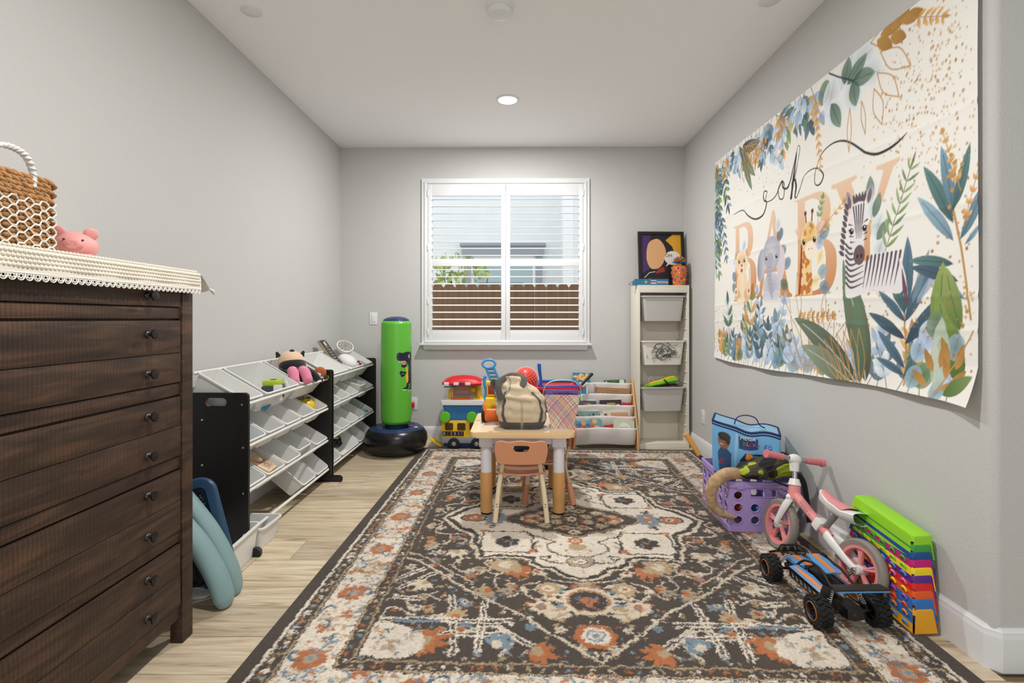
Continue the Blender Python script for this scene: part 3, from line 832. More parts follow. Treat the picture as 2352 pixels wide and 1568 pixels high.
# ================================================================ DRESSER
def wood_dark():
    m = bpy.data.materials.new('dark_rough_wood'); m.use_nodes = True
    nt = m.node_tree; n = nt.nodes; l = nt.links; b = n['Principled BSDF']
    tc = n.new('ShaderNodeTexCoord'); oi = n.new('ShaderNodeObjectInfo')
    ad = n.new('ShaderNodeVectorMath'); ad.operation = 'ADD'
    mm = n.new('ShaderNodeVectorMath'); mm.operation = 'SCALE'; mm.inputs['Scale'].default_value = 19
    cb = n.new('ShaderNodeCombineXYZ'); 
    for k in range(3): l.new(oi.outputs['Random'], cb.inputs[k])
    l.new(cb.outputs[0], mm.inputs[0]); l.new(tc.outputs['Object'], ad.inputs[0]); l.new(mm.outputs[0], ad.inputs[1])
    def noise(sc, det, st, dist=0):
        mp = n.new('ShaderNodeMapping'); mp.inputs['Scale'].default_value = st; l.new(ad.outputs[0], mp.inputs['Vector'])
        t = n.new('ShaderNodeTexNoise'); t.inputs['Scale'].default_value = sc; t.inputs['Detail'].default_value = det; t.inputs['Distortion'].default_value = dist
        l.new(mp.outputs[0], t.inputs['Vector']); return t.outputs['Fac']
    g = noise(3.5, 6, (1, 1.2, 11), .8)
    cr = n.new('ShaderNodeValToRGB'); e = cr.color_ramp.elements
    e[0].position = .25; e[0].color = (*rgb(36, 26, 20), 1); e[1].position = .78; e[1].color = (*rgb(92, 66, 48), 1)
    x = e.new(.5); x.color = (*rgb(60, 43, 32), 1)
    l.new(g, cr.inputs['Fac'])
    # saw marks across the grain
    wv = n.new('ShaderNodeTexWave'); wv.inputs['Scale'].default_value = 26; wv.inputs['Distortion'].default_value = 3.0; wv.inputs['Detail'].default_value = 2; wv.inputs['Detail Scale'].default_value = .8
    wv.bands_direction = 'Y'; l.new(ad.outputs[0], wv.inputs['Vector'])
    s = noise(60, 3, (1, 6, .25))
    mx = n.new('ShaderNodeMath'); mx.operation = 'MULTIPLY'; l.new(wv.outputs['Fac'], mx.inputs[0]); l.new(noise(2.5, 2, (1, 1, 2)), mx.inputs[1])
    sm = n.new('ShaderNodeMath'); sm.operation = 'ADD'; l.new(mx.outputs[0], sm.inputs[0]); l.new(s, sm.inputs[1])
    mr = n.new('ShaderNodeMapRange'); mr.inputs['From Min'].default_value = .2; mr.inputs['From Max'].default_value = 1.3; mr.inputs['To Min'].default_value = .7; mr.inputs['To Max'].default_value = 1.35
    l.new(sm.outputs[0], mr.inputs['Value'])
    hs = n.new('ShaderNodeHueSaturation'); l.new(cr.outputs['Color'], hs.inputs['Color']); l.new(mr.outputs[0], hs.inputs['Value'])
    l.new(hs.outputs['Color'], b.inputs['Base Color'])
    b.inputs['Roughness'].default_value = .55; b.inputs['Specular IOR Level'].default_value = .4
    bp = n.new('ShaderNodeBump'); bp.inputs['Strength'].default_value = .35; bp.inputs['Distance'].default_value = .003
    l.new(sm.outputs[0], bp.inputs['Height']); l.new(bp.outputs['Normal'], b.inputs['Normal'])
    MATS['dark_rough_wood'] = m
wood_dark()
mat('gunmetal', rgb(70, 68, 66), .32, metal=.9)
DX, DY0, DY1 = -1.19, .80, 1.866
dr = thing('dresser', 'tall dark brown rustic wooden dresser with round metal knobs', 'dresser', (XL + .25, (DY0 + DY1) / 2, 0))
ox, oy = XL + .25, (DY0 + DY1) / 2
def dbox(x0, x1, y0, y1, z0, z1, bev=.002): return MB().box(x0 - ox, x1 - ox, y0 - oy, y1 - oy, z0, z1, bev)
bd_ = dbox(XL + .03, DX - .02, DY0 + .02, DY1 - .02, .10, 1.28)
bd_.build('carcass', 'dark_rough_wood', dr)
dbox(XL + .02, DX + .012, DY0 - .012, DY1 + .012, 1.285, 1.312).build('top', 'dark_rough_wood', dr)
for (x0, x1) in ((XL + .02, XL + .06), (DX - .045, DX)):
    for (y0, y1) in ((DY0, DY0 + .058), (DY1 - .058, DY1)):
        dbox(x0, x1, y0, y1, 0, 1.288, .003).build('post', 'dark_rough_wood', dr)
dbox(XL + .06, DX - .045, DY1 - .025, DY1 - .008, .1, 1.285).build('side_panel', 'dark_rough_wood', dr)
yA, yB = DY0 + .060, DY1 - .060
def rail(z0, z1): dbox(DX - .03, DX - .008, yA - .002, yB + .002, z0, z1).build('rail', 'dark_rough_wood', dr)
for (z0, z1) in ((1.152, 1.190), (.884, .926), (.625, .667), (.365, .402), (.093, .139)): rail(z0, z1)
def drawer(z0, z1, split, kz):
    d = dbox(DX - .03, DX - .003, yA + .003, yB - .003, z0 + .003, split - .0008).build('drawer_front', 'dark_rough_wood', dr)
    if split < z1 - .01: dbox(DX - .03, DX - .0038, yA + .003, yB - .003, split + .0008, z1 - .003).build('board', 'dark_rough_wood', d)
    for zz in kz:
        for yy in (1.64, DY0 + DY1 - 1.64):
            MB().lathe([(0, 0), (.013, 0), (.013, .003), (.010, .007), (.006, .010), (.0055, .017), (.008, .020), (.0155, .022), (.0165, .025), (.0155, .028), (.008, .0292), (0, .0295)], 22,
                       Matrix.Translation((DX - .004 - ox, yy - oy, zz)) @ Euler((0, PI / 2, 0)).to_matrix().to_4x4()).build('knob', 'gunmetal', d)
drawer(1.190, 1.284, 1.284, (1.226,))
drawer(.926, 1.148, 1.032, (1.102, .973)); drawer(.667, .880, .775, (.836, .709)); drawer(.402, .621, .512, (.581, .449)); drawer(.139, .360, .25, (.309, .185))
# every deep drawer carries an upper and a lower knob
# ---- cream runner with bobbles and a lace hem
rn = thing('lace_runner', 'cream bobble-knit runner with lace hem draped over the dark dresser', 'runner', (ox, oy, 1.312))
mat('cream_cotton', rgb(226, 219, 204), .9, sheen=.2, bump=.2, bscale=400)
mat('lace_cotton', rgb(235, 231, 222), .9, sheen=.2)
def rp(x, y, z): return (x - ox, y - oy, z - 1.312)
xe = DX + .016
MB().box(*[v for v in (XL + .04 - ox, xe - ox)], DY0 - .015 - oy, DY1 + .014 - oy, .0002, .006, .002).build('top_sheet', 'cream_cotton', rn)
fl = MB()
def flapfn(u, v):
    yv = DY0 - .015 + u * (DY1 - DY0 + .03)
    xx = xe + .002 + .004 * math.sin(v * 2) + .0015 * math.sin(yv * 40) * v; return rp(xx, yv, 1.318 - v * .062)
fl.grid(flapfn, 90, 8); fl.build('front_flap', 'cream_cotton', rn)
bb = MB()
for r_ in range(5):
    z = 1.322 - r_ * .0112
    xx = xe + (-.006 if r_ == 0 else .003 + .0006 * r_)
    k = 0; y_ = DY0 - .01
    while y_ < DY1 + .012:
        bb.ell(rp(xx, y_ + (.0058 if r_ % 2 else 0), z), .0052, .0057, .0054, 8, 5); y_ += .0117
bb.build('bobbles', 'cream_cotton', rn)['kind'] = 'stuff'
lc = MB(); y_ = DY0 - .005
lc.tube([rp(xe + .005, DY0 - .015, 1.260), rp(xe + .005, DY1 + .014, 1.260)], .0025, 6)
while y_ < DY1 + .008:
    zz = 1.2585; c = (xe + .0055)
    lc.tube([rp(c, y_ + .0105 * math.cos(t), zz - .016 * math.sin(t)) for t in np.linspace(0, PI, 9)], .0017, 5)
    for q in range(6):
        a = PI * q / 3 + .5
        lc.ell(rp(c, y_ + .0052 * math.cos(a), zz - .006 + .0048 * math.sin(a)), .0011, .0026, .0022, 6, 4)
    y_ += .021
lc.build('lace_hem', 'lace_cotton', rn)['kind'] = 'stuff'
# the drooping corner at the far end
MB().grid(lambda u, v: rp(DX + .016 - .10 * v - .02 * u, DY1 + .012 + .10 * u * (1 - v * .6), 1.318 - .055 * u ** 1.3 - .012 * math.sin(v * 5) * u), 10, 8).build('corner_flap', 'lace_cotton', rn)
MB().tube([rp(DX + .005, DY1 + .095, 1.266), rp(DX + .004, DY1 + .115, 1.258), rp(DX + .002, DY1 + .13, 1.247)], [.003, .007, .003], 8).build('tassel', 'lace_cotton', rn)

# ---- wicker basket
BX0, BX1, BY0, BY1, BZ0, BZ1 = -1.45, -1.205, 1.085, 1.325, 1.322, 1.508
bk = thing('wicker_basket', 'square woven wicker basket with white cord pattern and a white rope handle', 'basket', ((BX0 + BX1) / 2, (BY0 + BY1) / 2, BZ0))
bx, by = (BX0 + BX1) / 2, (BY0 + BY1) / 2; hw = (BX1 - BX0) / 2
mat('wicker', rgb(168, 122, 74), .75, noise=.28, nscale=60, bump=.4, bscale=220, bdist=.004, stretch=(1, 1, .6)); mat('white_cord', rgb(232, 228, 218), .85)
loft(MB(), [rl(2 * hw - .02, 2 * hw - .02, .02, 0), rl(2 * hw - .014, 2 * hw - .014, .02, BZ1 - BZ0 - .004), rl(2 * hw - .022, 2 * hw - .022, .02, BZ1 - BZ0 - .004), rl(2 * hw - .026, 2 * hw - .026, .02, .006)]).build('body', 'wicker', bk)
wk = MB(); rw_ = random.Random(4)
nrow = 16; rh = (BZ1 - BZ0) / nrow
per = [(hw - .006, -hw + .01 + t * .0195, 0) for t in range(12)]
for sidek in range(4):
    Rz = Matrix.Rotation(sidek * PI / 2, 4, 'Z')
    for j in range(nrow):
        top = j >= nrow - 5
        for i in range(11):
            yy = -hw + .012 + (i + (.5 if j % 2 else 0)) * .0205
            if yy > hw - .004: continue
            tilt = (.30 if top else .12) * (1 if not top or j % 2 else 1)
            wk.ell((hw - .004 + rw_.uniform(-.001, .002), yy, (j + .5) * rh), .0052, .0185 if top else .0125, rh * .56, 7, 5, M=Rz, R=Euler((-tilt + rw_.uniform(-.08, .08), 0, 0)).to_matrix())
wk.build('woven_strands', 'wicker', bk)['kind'] = 'stuff'
cd = MB()
for sidek in range(4):
    Rz = Matrix.Rotation(sidek * PI / 2, 4, 'Z')
    for j in range(5):
        z0 = .008 + j * .0255
        for ph in (0, 1):
            pts = [(hw + .003 + .002 * math.sin(k * 2.1), -hw + .004 + k * (2 * hw - .008) / 24, z0 + .006 * (1 if (k // 2 + ph) % 2 else -1) + (.010 if ph else 0)) for k in range(25)]
            cd.tube([tuple(Rz @ Vector(p)) for p in pts], .0019, 5)
cd.build('cord_pattern', 'white_cord', bk)['kind'] = 'stuff'
for s in (1, -1):
    hb = MB(); pts = []
    cpts = spl([(s * (hw - .004), -.062, BZ1 - BZ0 - .03), (s * (hw - .004), -.060, BZ1 - BZ0 + .012), (s * hw, -.035, BZ1 - BZ0 + .043), (s * hw, 0, BZ1 - BZ0 + .052), (s * hw, .035, BZ1 - BZ0 + .043), (s * (hw - .004), .060, BZ1 - BZ0 + .012), (s * (hw - .004), .062, BZ1 - BZ0 - .03)], 12)
    hb.tube(cpts, .0065, 8)
    for q in range(2):
        hb.tube([tuple(Vector(p) + .0052 * Vector((math.cos(i * .8 + q * PI), .6 * math.sin(i * .8 + q * PI), .8 * math.sin(i * .8 + q * PI)))) for i, p in enumerate(cpts)], .0042, 6)
    hb.build('rope_handle', mat('white_rope', rgb(214, 213, 210), .9), bk)

# ---- piggy bank
pg = thing('piggy_bank', 'small pink pig-shaped bank with round ears and snout on the dresser', 'piggy bank', (-1.272, 1.462, 1.3185), math.radians(34)); pg.scale = (.86, .86, .86)
mat('pink_matte', rgb(232, 160, 156), .55, sss=.0)
MB().ell((0, .012, .049), .060, .066, .049, 32, 20).build('body', 'pink_matte', pg)
for s in (-1, 1):
    MB().ell((s * .041, -.012, .090), .021, .007, .021, 16, 10, R=Euler((.25, s * .35, s * .35)).to_matrix()).build('ear', 'pink_matte', pg)
    MB().ell((s * .024, -.0475, .064), .0036, .003, .0026, 10, 8).build('eye', 'black', pg)
    for q in (-.03, .045): MB().cyl((s * .032, q, 0), (s * .030, q, .02), .012, .015, 14).build('foot', 'pink_matte', pg)
sn = MB().lathe([(0, .016), (.018, .016), (.0235, .012), (.025, .004), (.026, -.02)], 28, Matrix.Translation((0, -.055, .046)) @ Euler((PI / 2, 0, 0)).to_matrix().to_4x4() @ Matrix.Diagonal((1, .68, 1, 1))).build('snout', mat('pink_snout', rgb(222, 146, 140), .55), pg)
for s in (-1, 1): MB().ell((s * .0095, -.0712, .048), .0028, .0012, .0026, 8, 6).build('nostril', 'pink_snout', sn)

# ================================================================ BIN RACKS
mat('rack_black', rgb(27, 24, 23), .42, noise=.12, nscale=40, stretch=(1, 1, .05))
ROWS = [(-1.335, .750, -1.585, .893), (-1.33, .540, -1.572, .683), (-1.33, .316, -1.572, .462), (-1.325, .116, -1.545, .298)]
PXC = -1.485
def rack(y0, y1, label):
    t = thing('bin_rack', label, 'storage rack', (PXC, (y0 + y1) / 2, 0)); yc = (y0 + y1) / 2
    for yy in (y0, y1 - .016):
        outer = [(p[0], p[1]) for p in rrect(.34, .76, .018, 4, 0, .41)]
        hole = rrect(.105, .042, .0209, 8, .012, .744)
        # the panel is cut from three convex pieces so that the slot is a true hole
        mb = MB()
        ringprism(mb, [p for p in rrect(.34, .16, .018, 4, 0, .71) if p[1] > .7] + [(-.17, .64), (.17, .64)], hole, (.012, .744), 0, .016, Matrix.Translation((0, yy + .016 - yc, 0)) @ XZ)
        mb.prism([(-.17, .03), (.17, .03), (.17, .64), (-.17, .64)], 0, .016, Matrix.Translation((0, yy + .016 - yc, 0)) @ XZ)
        mb.build('side_panel', 'rack_black', t)
        ringprism(MB(), rrect(.109, .046, .0229, 8, .012, .744), hole, (.012, .744), .0005, .0155, Matrix.Translation((0, yy + .016 - yc, 0)) @ XZ).build('slot_edge', mat('raw_mdf', rgb(196, 150, 108), .8), t)
        ft = MB().prism([(-.18, 0), (.235, 0), (.24, .008), (.24, .03), (.225, .043), (-.17, .043), (-.18, .03)], 0, .022, Matrix.Translation((0, yy + (.0 if yy == y0 else .038) - yc, 0)) @ XZ, bev=.002).build('foot', 'rack_black', t)
        for (xf, zf, xb, zb) in ROWS:
            for (sx, sz) in ((xf - .012, zf - .018), (xb + .03, zb - .025)):
                sy = yy - .0015 if yy == y0 else yy + .016
                MB().lathe([(0, .003), (.004, .003), (.006, 0)], 12, Matrix.Translation((sx - PXC, sy + .0015 - yc, sz)) @ Euler((PI / 2, 0, 0)).to_matrix().to_4x4()).build('screw', 'chrome', t)
    for (xf, zf, xb, zb) in ROWS:
        for (sx, sz) in ((xf - .010, zf - .022), (xb - .0105, zb - .010)):
            MB().cyl((sx - PXC, y0 + .014 - yc, sz), (sx - PXC, y1 - .014 - yc, sz), .0085, n=14).build('rod', 'white_plastic', t)
    return t
rack(2.487, 3.610, 'black bin rack with white rods beside the dark dresser')
rack(3.634, 4.745, 'black bin rack with white rods beside the green punching bag')
BINM = {}
def place_bin(row, ya, yb, label, group=None, extra_tilt=0.0, slide=0.0, rz=0.0, lift=0.0):
    xf, zf, xb, zb = ROWS[row]
    L = math.hypot(xf - xb, zf - zb); w_ = yb - ya
    key = (round(L, 3), round(w_, 3))
    if key not in BINM:
        o = tub(L - .016, w_ - .016, .135 if row == 0 else .115, r=.018, lip=.006).build('white_bin', 'white_plastic'); BINM[key] = o
        o2 = o
    else:
        o2 = BINM[key].copy(); COL.objects.link(o2)
    an = math.atan2(zb - zf, xf - xb)
    o2.location = ((xf + xb) / 2 + slide * math.cos(an), (ya + yb) / 2, (zf + zb) / 2 - slide * math.sin(an) + lift); o2.rotation_euler = (0, an + extra_tilt, rz)
    tag(o2, label, 'bin', group); return o2
def bin_point(row, u, v_y, h):
    """point inside a tilted bin: u 0..1 back to front, h above the bin floor"""
    xf, zf, xb, zb = ROWS[row]; d = .135 if row == 0 else .115
    ax = Vector((xf - xb, 0, zf - zb)); n = Vector((-(zf - zb), 0, xf - xb)).normalized()
    p = Vector((xb, v_y, zb)) + ax * u - n * (d - h); return p
def bin_rot(row):
    xf, zf, xb, zb = ROWS[row]; return math.atan2(zb - zf, xf - xb)
ORD = ['first', 'second', 'third', 'fourth', 'fifth']
# rack by the dresser
place_bin(0, 2.508, 2.70, 'small empty white bin on the top row of the rack by the dresser', None)
place_bin(0, 2.728, 3.14, 'wide white top-row bin holding a green-topped toy on the rack by the dresser', None)
place_bin(0, 3.165, 3.59, 'wide white top-row bin holding soft toys and thick picture books', None)
E5 = [2.506 + k * .2185 for k in range(6)]
for k in range(5):
    lab = f'empty white bin, {ORD[k]} from the dresser in the second row of the rack'; g = 'second row bins of the rack by the dresser'
    if k == 0: lab, g = 'white second-row bin with a blue book inside, by the dresser', None
    if k == 4: lab, g = 'white second-row bin holding a yellow ball', None
    place_bin(1, E5[k] + .004, E5[k + 1] - .004, lab, g)
for k in range(5):
    lab = f'empty white bin, {ORD[k]} from the dresser in the third row of the rack'; g = 'third row bins of the rack by the dresser'
    if k == 1: lab, g = 'white third-row bin holding a wooden scribbled box', None
    place_bin(2, E5[k] + .004, E5[k + 1] - .004, lab, g, slide=-.03 if k == 3 else 0)
for k in (3, 4): place_bin(3, E5[k] + .004, E5[k + 1] - .004, 'empty white bin in the bottom row next to the bare rods' if k == 3 else 'empty white bin at the end of the bottom row of the rack by the dresser', 'bottom row bins of the rack by the dresser')
# rack by the punching bag
F5 = [3.655 + k * .2145 for k in range(6)]
place_bin(0, 3.655, 4.06, 'wide empty white top-row bin on the rack by the punching bag')
place_bin(0, 4.08, 4.50, 'wide white top-row bin holding a dark fossil box, a small fan and a white hat')
place_bin(0, 4.52, 4.72, 'small empty white top-row bin at the corner end of the rack by the punching bag')
for rw__ in (1, 2, 3):
    for k in range(5):
        nm = ('second', 'third', 'bottom')[rw__ - 1]
        lab, g = f'empty white bin, {ORD[4 - k]} from the punching bag in the {nm} row of the rack', f'{nm} row bins of the rack by the punching bag'
        if rw__ == 3 and k in (2,): continue
        et = 0; li = 0; wd = F5[k + 1]
        if rw__ == 1 and k == 2: lab, g = 'white second-row bin holding a lime green block', None
        if rw__ == 1 and k == 3: lab, g, et, li = 'white bin tipped askew in the second row above its neighbours', None, -.25, .018
        if rw__ == 2 and k == 4: lab, g = 'white third-row bin holding a teal toy tray', None
        if rw__ == 3 and k == 1: lab, g, wd = 'wide white bottom-row bin holding a black bag', None, F5[3]
        place_bin(rw__, F5[k] + .004, wd - .004, lab, g, et, lift=li)
# bins standing on the floor
fb1 = tub(.20, .30, .15).build('white_bin', 'white_plastic'); fb1.location = (-1.365, 2.36, .152); fb1.rotation_euler = (0, 0, .05); tag(fb1, 'white bin standing on the floor behind the navy lid', 'bin')
fb2 = tub(.27, .19, .11).build('white_bin', 'white_plastic'); fb2.location = (-1.40, 2.63, .112); fb2.rotation_euler = (0, 0, -.03); tag(fb2, 'white bin standing on the floor under the lowest rack rod', 'bin')

# ---- contents
p = bin_point(0, .62, 2.86, .012); an = bin_rot(0)
bk1 = MB().box(-.10, .10, -.07, .07, 0, .012, .002).build('picture_book', mat('book_blue', rgb(62, 140, 176), .4, noise=.3, nscale=25)); bk1.location = p; bk1.rotation_euler = (.12, an, .3); tag(bk1, 'blue picture book lying in the bin beside the green-topped toy', 'book')
tb = thing('toy_vacuum', 'lime, grey and white toy gadget sitting in the wide bin', 'toy', bin_point(0, .82, 2.98, .03), .25)
MB().box(-.05, .06, -.075, .075, 0, .085, .02).build('body', mat('dark_grey_plastic', rgb(64, 70, 72), .35), tb)
MB().box(-.045, .055, -.06, .06, .082, .112, .010).build('cap', mat('lime_plastic', rgb(176, 196, 44), .35), tb)
MB().box(-.012, .02, -.02, .02, .111, .1135, .001).build('badge', 'black', tb)
MB().tube(spl([(.062, .07, .02), (.07, .085, .06), (.055, .08, .1)], 6), .004, 8).build('cord', 'white_plastic', tb)
for s in (-1, 1): MB().box(.02, .067, s * .078 - .008, s * .078 + .008, 0, .09, .005).build('side_rail', 'white_plastic', tb)
# soft toy, black, tan and pink
pl = thing('soft_toy', 'black, tan and pink plush soft toy slumped in the bin', 'soft toy', bin_point(0, .66, 3.29, .085), .75)
mat('plush_black', rgb(24, 23, 26), .95, sheen=.3, bump=.5, bscale=300); mat('plush_tan', rgb(226, 192, 160), .95, sheen=.3, bump=.4, bscale=300); mat('plush_pink', rgb(222, 128, 156), .9, sheen=.3, bump=.4, bscale=300)
MB().ell((.0, 0, .035), .085, .10, .06, 22, 14).build('body', 'plush_black', pl)
MB().ell((-.0, .045, .115), .082, .075, .075, 24, 16).build('head', 'plush_tan', pl)
MB().ell((-.0, .02, .092), .083, .065, .062, 24, 16).build('hood', 'plush_black', pl)
MB().ell((0, .03, .187), .016, .016, .012, 14, 10).build('nose', 'plush_black', pl)
for s in (-1, 1):
    a_ = MB().tube(spl([(s * .07, -.01, .06), (s * .115, -.03, .03), (s * .14, -.05, -.005)], 6), [.03, .026, .022], 12).build('arm', 'plush_black', pl)
    f_ = MB().tube(spl([(s * .03, -.06, .07), (s * .036, -.095, .055), (s * .04, -.125, .02)], 6), [.03, .034, .03], 14).ell((s * .04, -.127, .016), .032, .03, .032, 16, 10).build('boot', 'plush_pink', pl)
    MB().ell((s * .03, -.095, .088), .010, .010, .004, 10, 6).build('spot', 'plush_tan', f_)
    MB().prism([(-.018, 0), (.018, 0), (.006, .036), (-.006, .036)], -.006, .006, Matrix.Translation((s * .072, .06, .15)) @ Euler((PI / 2, s * .4, 0)).to_matrix().to_4x4(), bev=.003).build('ear_tuft', 'plush_black', pl)
wp = thing('soft_toy', 'small white plush soft toy behind the picture books', 'soft toy', bin_point(0, .48, 3.47, .06), -1.0)
mat('plush_white', rgb(232, 230, 228), .95, sheen=.3, bump=.4, bscale=300)
MB().ell((0, 0, .05), .05, .045, .05, 20, 14).build('head', 'plush_white', wp)
MB().ell((.02, .0, -.01), .04, .04, .045, 18, 12).build('body', 'plush_white', wp)
MB().ell((-.01, .03, .098), .014, .012, .018, 12, 8).build('ear', 'plush_white', wp)
for k, (lx_, ly_, lz_, ang, cols, lab) in enumerate(((.78, 3.50, .075, .5, (rgb(40, 40, 44), rgb(196, 38, 34)), 'thick red and black board book on the wide bin edge'), (.80, 3.555, .10, .5, (rgb(52, 48, 46), rgb(196, 204, 52)), 'thick yellow-spined board book jutting past the bin'), (.70, 3.47, .11, .5, (rgb(210, 210, 214), rgb(120, 160, 206)), 'white and blue board book by the white soft toy'))):
    t = thing('board_book', lab, 'book', bin_point(0, lx_, ly_, lz_), 0, ry=.25); t.rotation_euler = (0, .22, ang)
    MB().box(-.07, .07, -.055, .055, 0, .024, .003).build('cover', mat('bookc%d' % k, cols[0], .4), t)
    MB().box(.0695, .0715, -.054, .054, .001, .023).build('spine', mat('books%d' % k, cols[1], .4), t)
    MB().box(-.0716, -.0695, -.052, .052, .003, .021).build('pages', 'white_plastic', t)
ob = MB().lathe([(0, -.03), (.03, -.027), (.042, 0), (.03, .027), (0, .03)], 18).build('toy_barrel', mat('brown_orange', rgb(170, 84, 40), .4)); ob.location = bin_point(0, .86, 3.525, .145); ob.rotation_euler = (PI / 2, 0, .4); tag(ob, 'small brown barrel-shaped toy on the board books', 'toy')
# blue book in the first second-row bin, yellow ball
o = MB().box(-.07, .07, -.06, .06, 0, .02, .003).build('picture_book', mat('book_sky', rgb(66, 160, 206), .4, noise=.25, nscale=20)); o.location = bin_point(1, .70, 2.60, .006); o.rotation_euler = (0, bin_rot(1), .1); tag(o, 'sky blue book in the second-row bin by the dresser', 'book')
yb_ = thing('toy_ball', 'yellow dotted rubber ball in the second-row bin', 'ball', bin_point(1, .60, 3.49, .062))
MB().ell((0, 0, 0), .066, .066, .060, 28, 18).build('ball', mat('ball_yellow', rgb(222, 188, 40), .35), yb_)
for k in range(12):
    a1, a2 = k * 2.4, .25 + .09 * k
    d = Vector((math.sin(a2) * math.cos(a1), math.sin(a2) * math.sin(a1), math.cos(a2)))
    MB().ell(d * .0645, .008, .008, .006, 8, 6).build('dot', mat('dot%d' % (k % 3), [rgb(60, 40, 30), rgb(196, 60, 40), rgb(120, 140, 40)][k % 3], .4), yb_)
wb_ = thing('wooden_box', 'pale wooden box with crayon scribbles in the third-row bin', 'box', bin_point(2, .58, 2.842, .01), 0); wb_.rotation_euler = (0, bin_rot(2), .10)
MB().box(-.105, .09, -.060, .060, 0, .085, .006).build('box', mat('pale_wood', rgb(222, 190, 150), .5, noise=.12, nscale=10, stretch=(1, 8, 1)), wb_)
MB().box(-.108, -.05, -.062, .062, .055, .0875, .004).build('clear_end', mat('frosted_plastic', rgb(206, 202, 196), .3), wb_)
sc_ = MB(); rr_ = random.Random(2)
for k in range(7): sc_.tube(spl([(rr_.uniform(-.04, .08), rr_.uniform(-.05, .05), .0855) for _ in range(5)], 5), .0006, 4)
sc_.build('scribble', mat('crayon', rgb(120, 84, 110), .7), wb_)
# rack by the punching bag: contents
fx = thing('fossil_box', 'dark box printed with a pale fossil skeleton leaning in the top-row bin', 'box', bin_point(0, .22, 4.20, .115), 0); fx.rotation_euler = (0, math.radians(52), -.15)
cvf = Canvas(.20, .075, .002, rgb(52, 48, 46))
for k in range(7): cvf.stroke([(.05 + k * .02, .02), (.056 + k * .02, .04), (.05 + k * .02, .058)], .003, rgb(200, 194, 184))
cvf.stroke([(.02, .04), (.19, .038)], .004, rgb(120, 112, 104)); cvf.ell(.028, .042, .016, .014, rgb(206, 200, 190)); cvf.ell(.03, .046, .004, .004, rgb(52, 48, 46)); cvf.ell(.008, .062, .004, .003, rgb(240, 240, 236))
MB().box(-.15, .12, -.05, .05, 0, .022, .002).build('box', mat('tan_board', rgb(180, 160, 128), .8), fx)
cvf.mesh('cover_print', lambda X, Y: (X * 1.33 - .149, Y * 1.3 - .0488, X * 0 + .0228), attr_mat('print_gloss', .35), fx)
fn = thing('toy_fan', 'small round white fan with a ringed grille in the top-row bin', 'fan', bin_point(0, .26, 4.40, .20), 0); fn.rotation_euler = (0, math.radians(42), -.85)
MB().lathe([(0, -.04), (.05, -.04), (.066, -.03), (.072, 0), (.072, .008), (.064, .010), (.063, .004), (0, .003)], 36).build('housing', 'white_plastic', fn)
MB().lathe([(0, .004), (.0625, .004)], 36).build('mesh_back', mat('grille_grey', rgb(136, 132, 124), .7), fn)
for rr_ in (.026, .045): MB().tube([(rr_ * math.cos(t), rr_ * math.sin(t), .007) for t in np.linspace(0, 2 * PI, 33)[:-1]], .0018, 6, closed=True).build('ring', 'white_plastic', fn)
for k in range(10): MB().tube([(.045 * math.cos(k * PI / 5), .045 * math.sin(k * PI / 5), .007), (.064 * math.cos(k * PI / 5), .064 * math.sin(k * PI / 5), .007)], .0016, 6).build('spoke', 'white_plastic', fn)
ht = thing('white_hat', 'soft white hat with a dark pink bow in the top-row bin', 'hat', bin_point(0, .62, 4.31, .105), 0); ht.rotation_euler = (0, .5, -.3)
MB().ell((0, 0, .02), .085, .075, .05, 26, 16).build('crown', 'plush_white', ht)
MB().tube([(.092 * math.cos(t), .08 * math.sin(t), -.005) for t in np.linspace(0, 2 * PI, 29)[:-1]], .014, 10, closed=True).build('brim', 'plush_white', ht)
MB().ell((.055, .072, .04), .012, .014, .010, 10, 8).ell((.075, .078, .03), .012, .012, .010, 10, 8).build('bow', mat('magenta_cloth', rgb(140, 28, 84), .8), ht)
lb = MB().box(-.03, .03, -.05, .05, 0, .06, .003).build('toy_block', 'lime_plastic'); lb.location = bin_point(1, .55, 4.19, .008); lb.rotation_euler = (0, bin_rot(1), .1); tag(lb, 'lime green plastic block in a second-row bin', 'toy block')
tt = tub(.15, .13, .03, M=Matrix.Translation((0, 0, .03))).build('toy_tray', mat('teal_plastic', rgb(92, 176, 190), .35)); tt.location = bin_point(2, .68, 4.60, .055); tt.rotation_euler = (0, bin_rot(2) - .2, .2); tag(tt, 'teal plastic toy tray in the third-row bin by the punching bag', 'tray')
bg = thing('black_bag', 'crumpled glossy black bag stuffed in the wide bottom-row bin', 'bag', bin_point(3, .55, 4.02, .02), .3)
bm = bmesh.new(); bmesh.ops.create_icosphere(bm, subdivisions=4, radius=.1)
rb = random.Random(9)
from mathutils import noise as mnoise
for v in bm.verts:
    q = v.co * 26; v.co += v.co.normalized() * (.022 * mnoise.noise(q) + .012 * mnoise.noise(q * 2.3)); v.co.x *= .9; v.co.z = v.co.z * .75 + .06
MB().addbm(bm).build('bag_body', mat('black_vinyl', rgb(16, 16, 17), .28), bg, ang=3)
MB().box(.03, .07, -.09, -.04, .10, .103, .001).build('label_tag', 'white_plastic', bg)

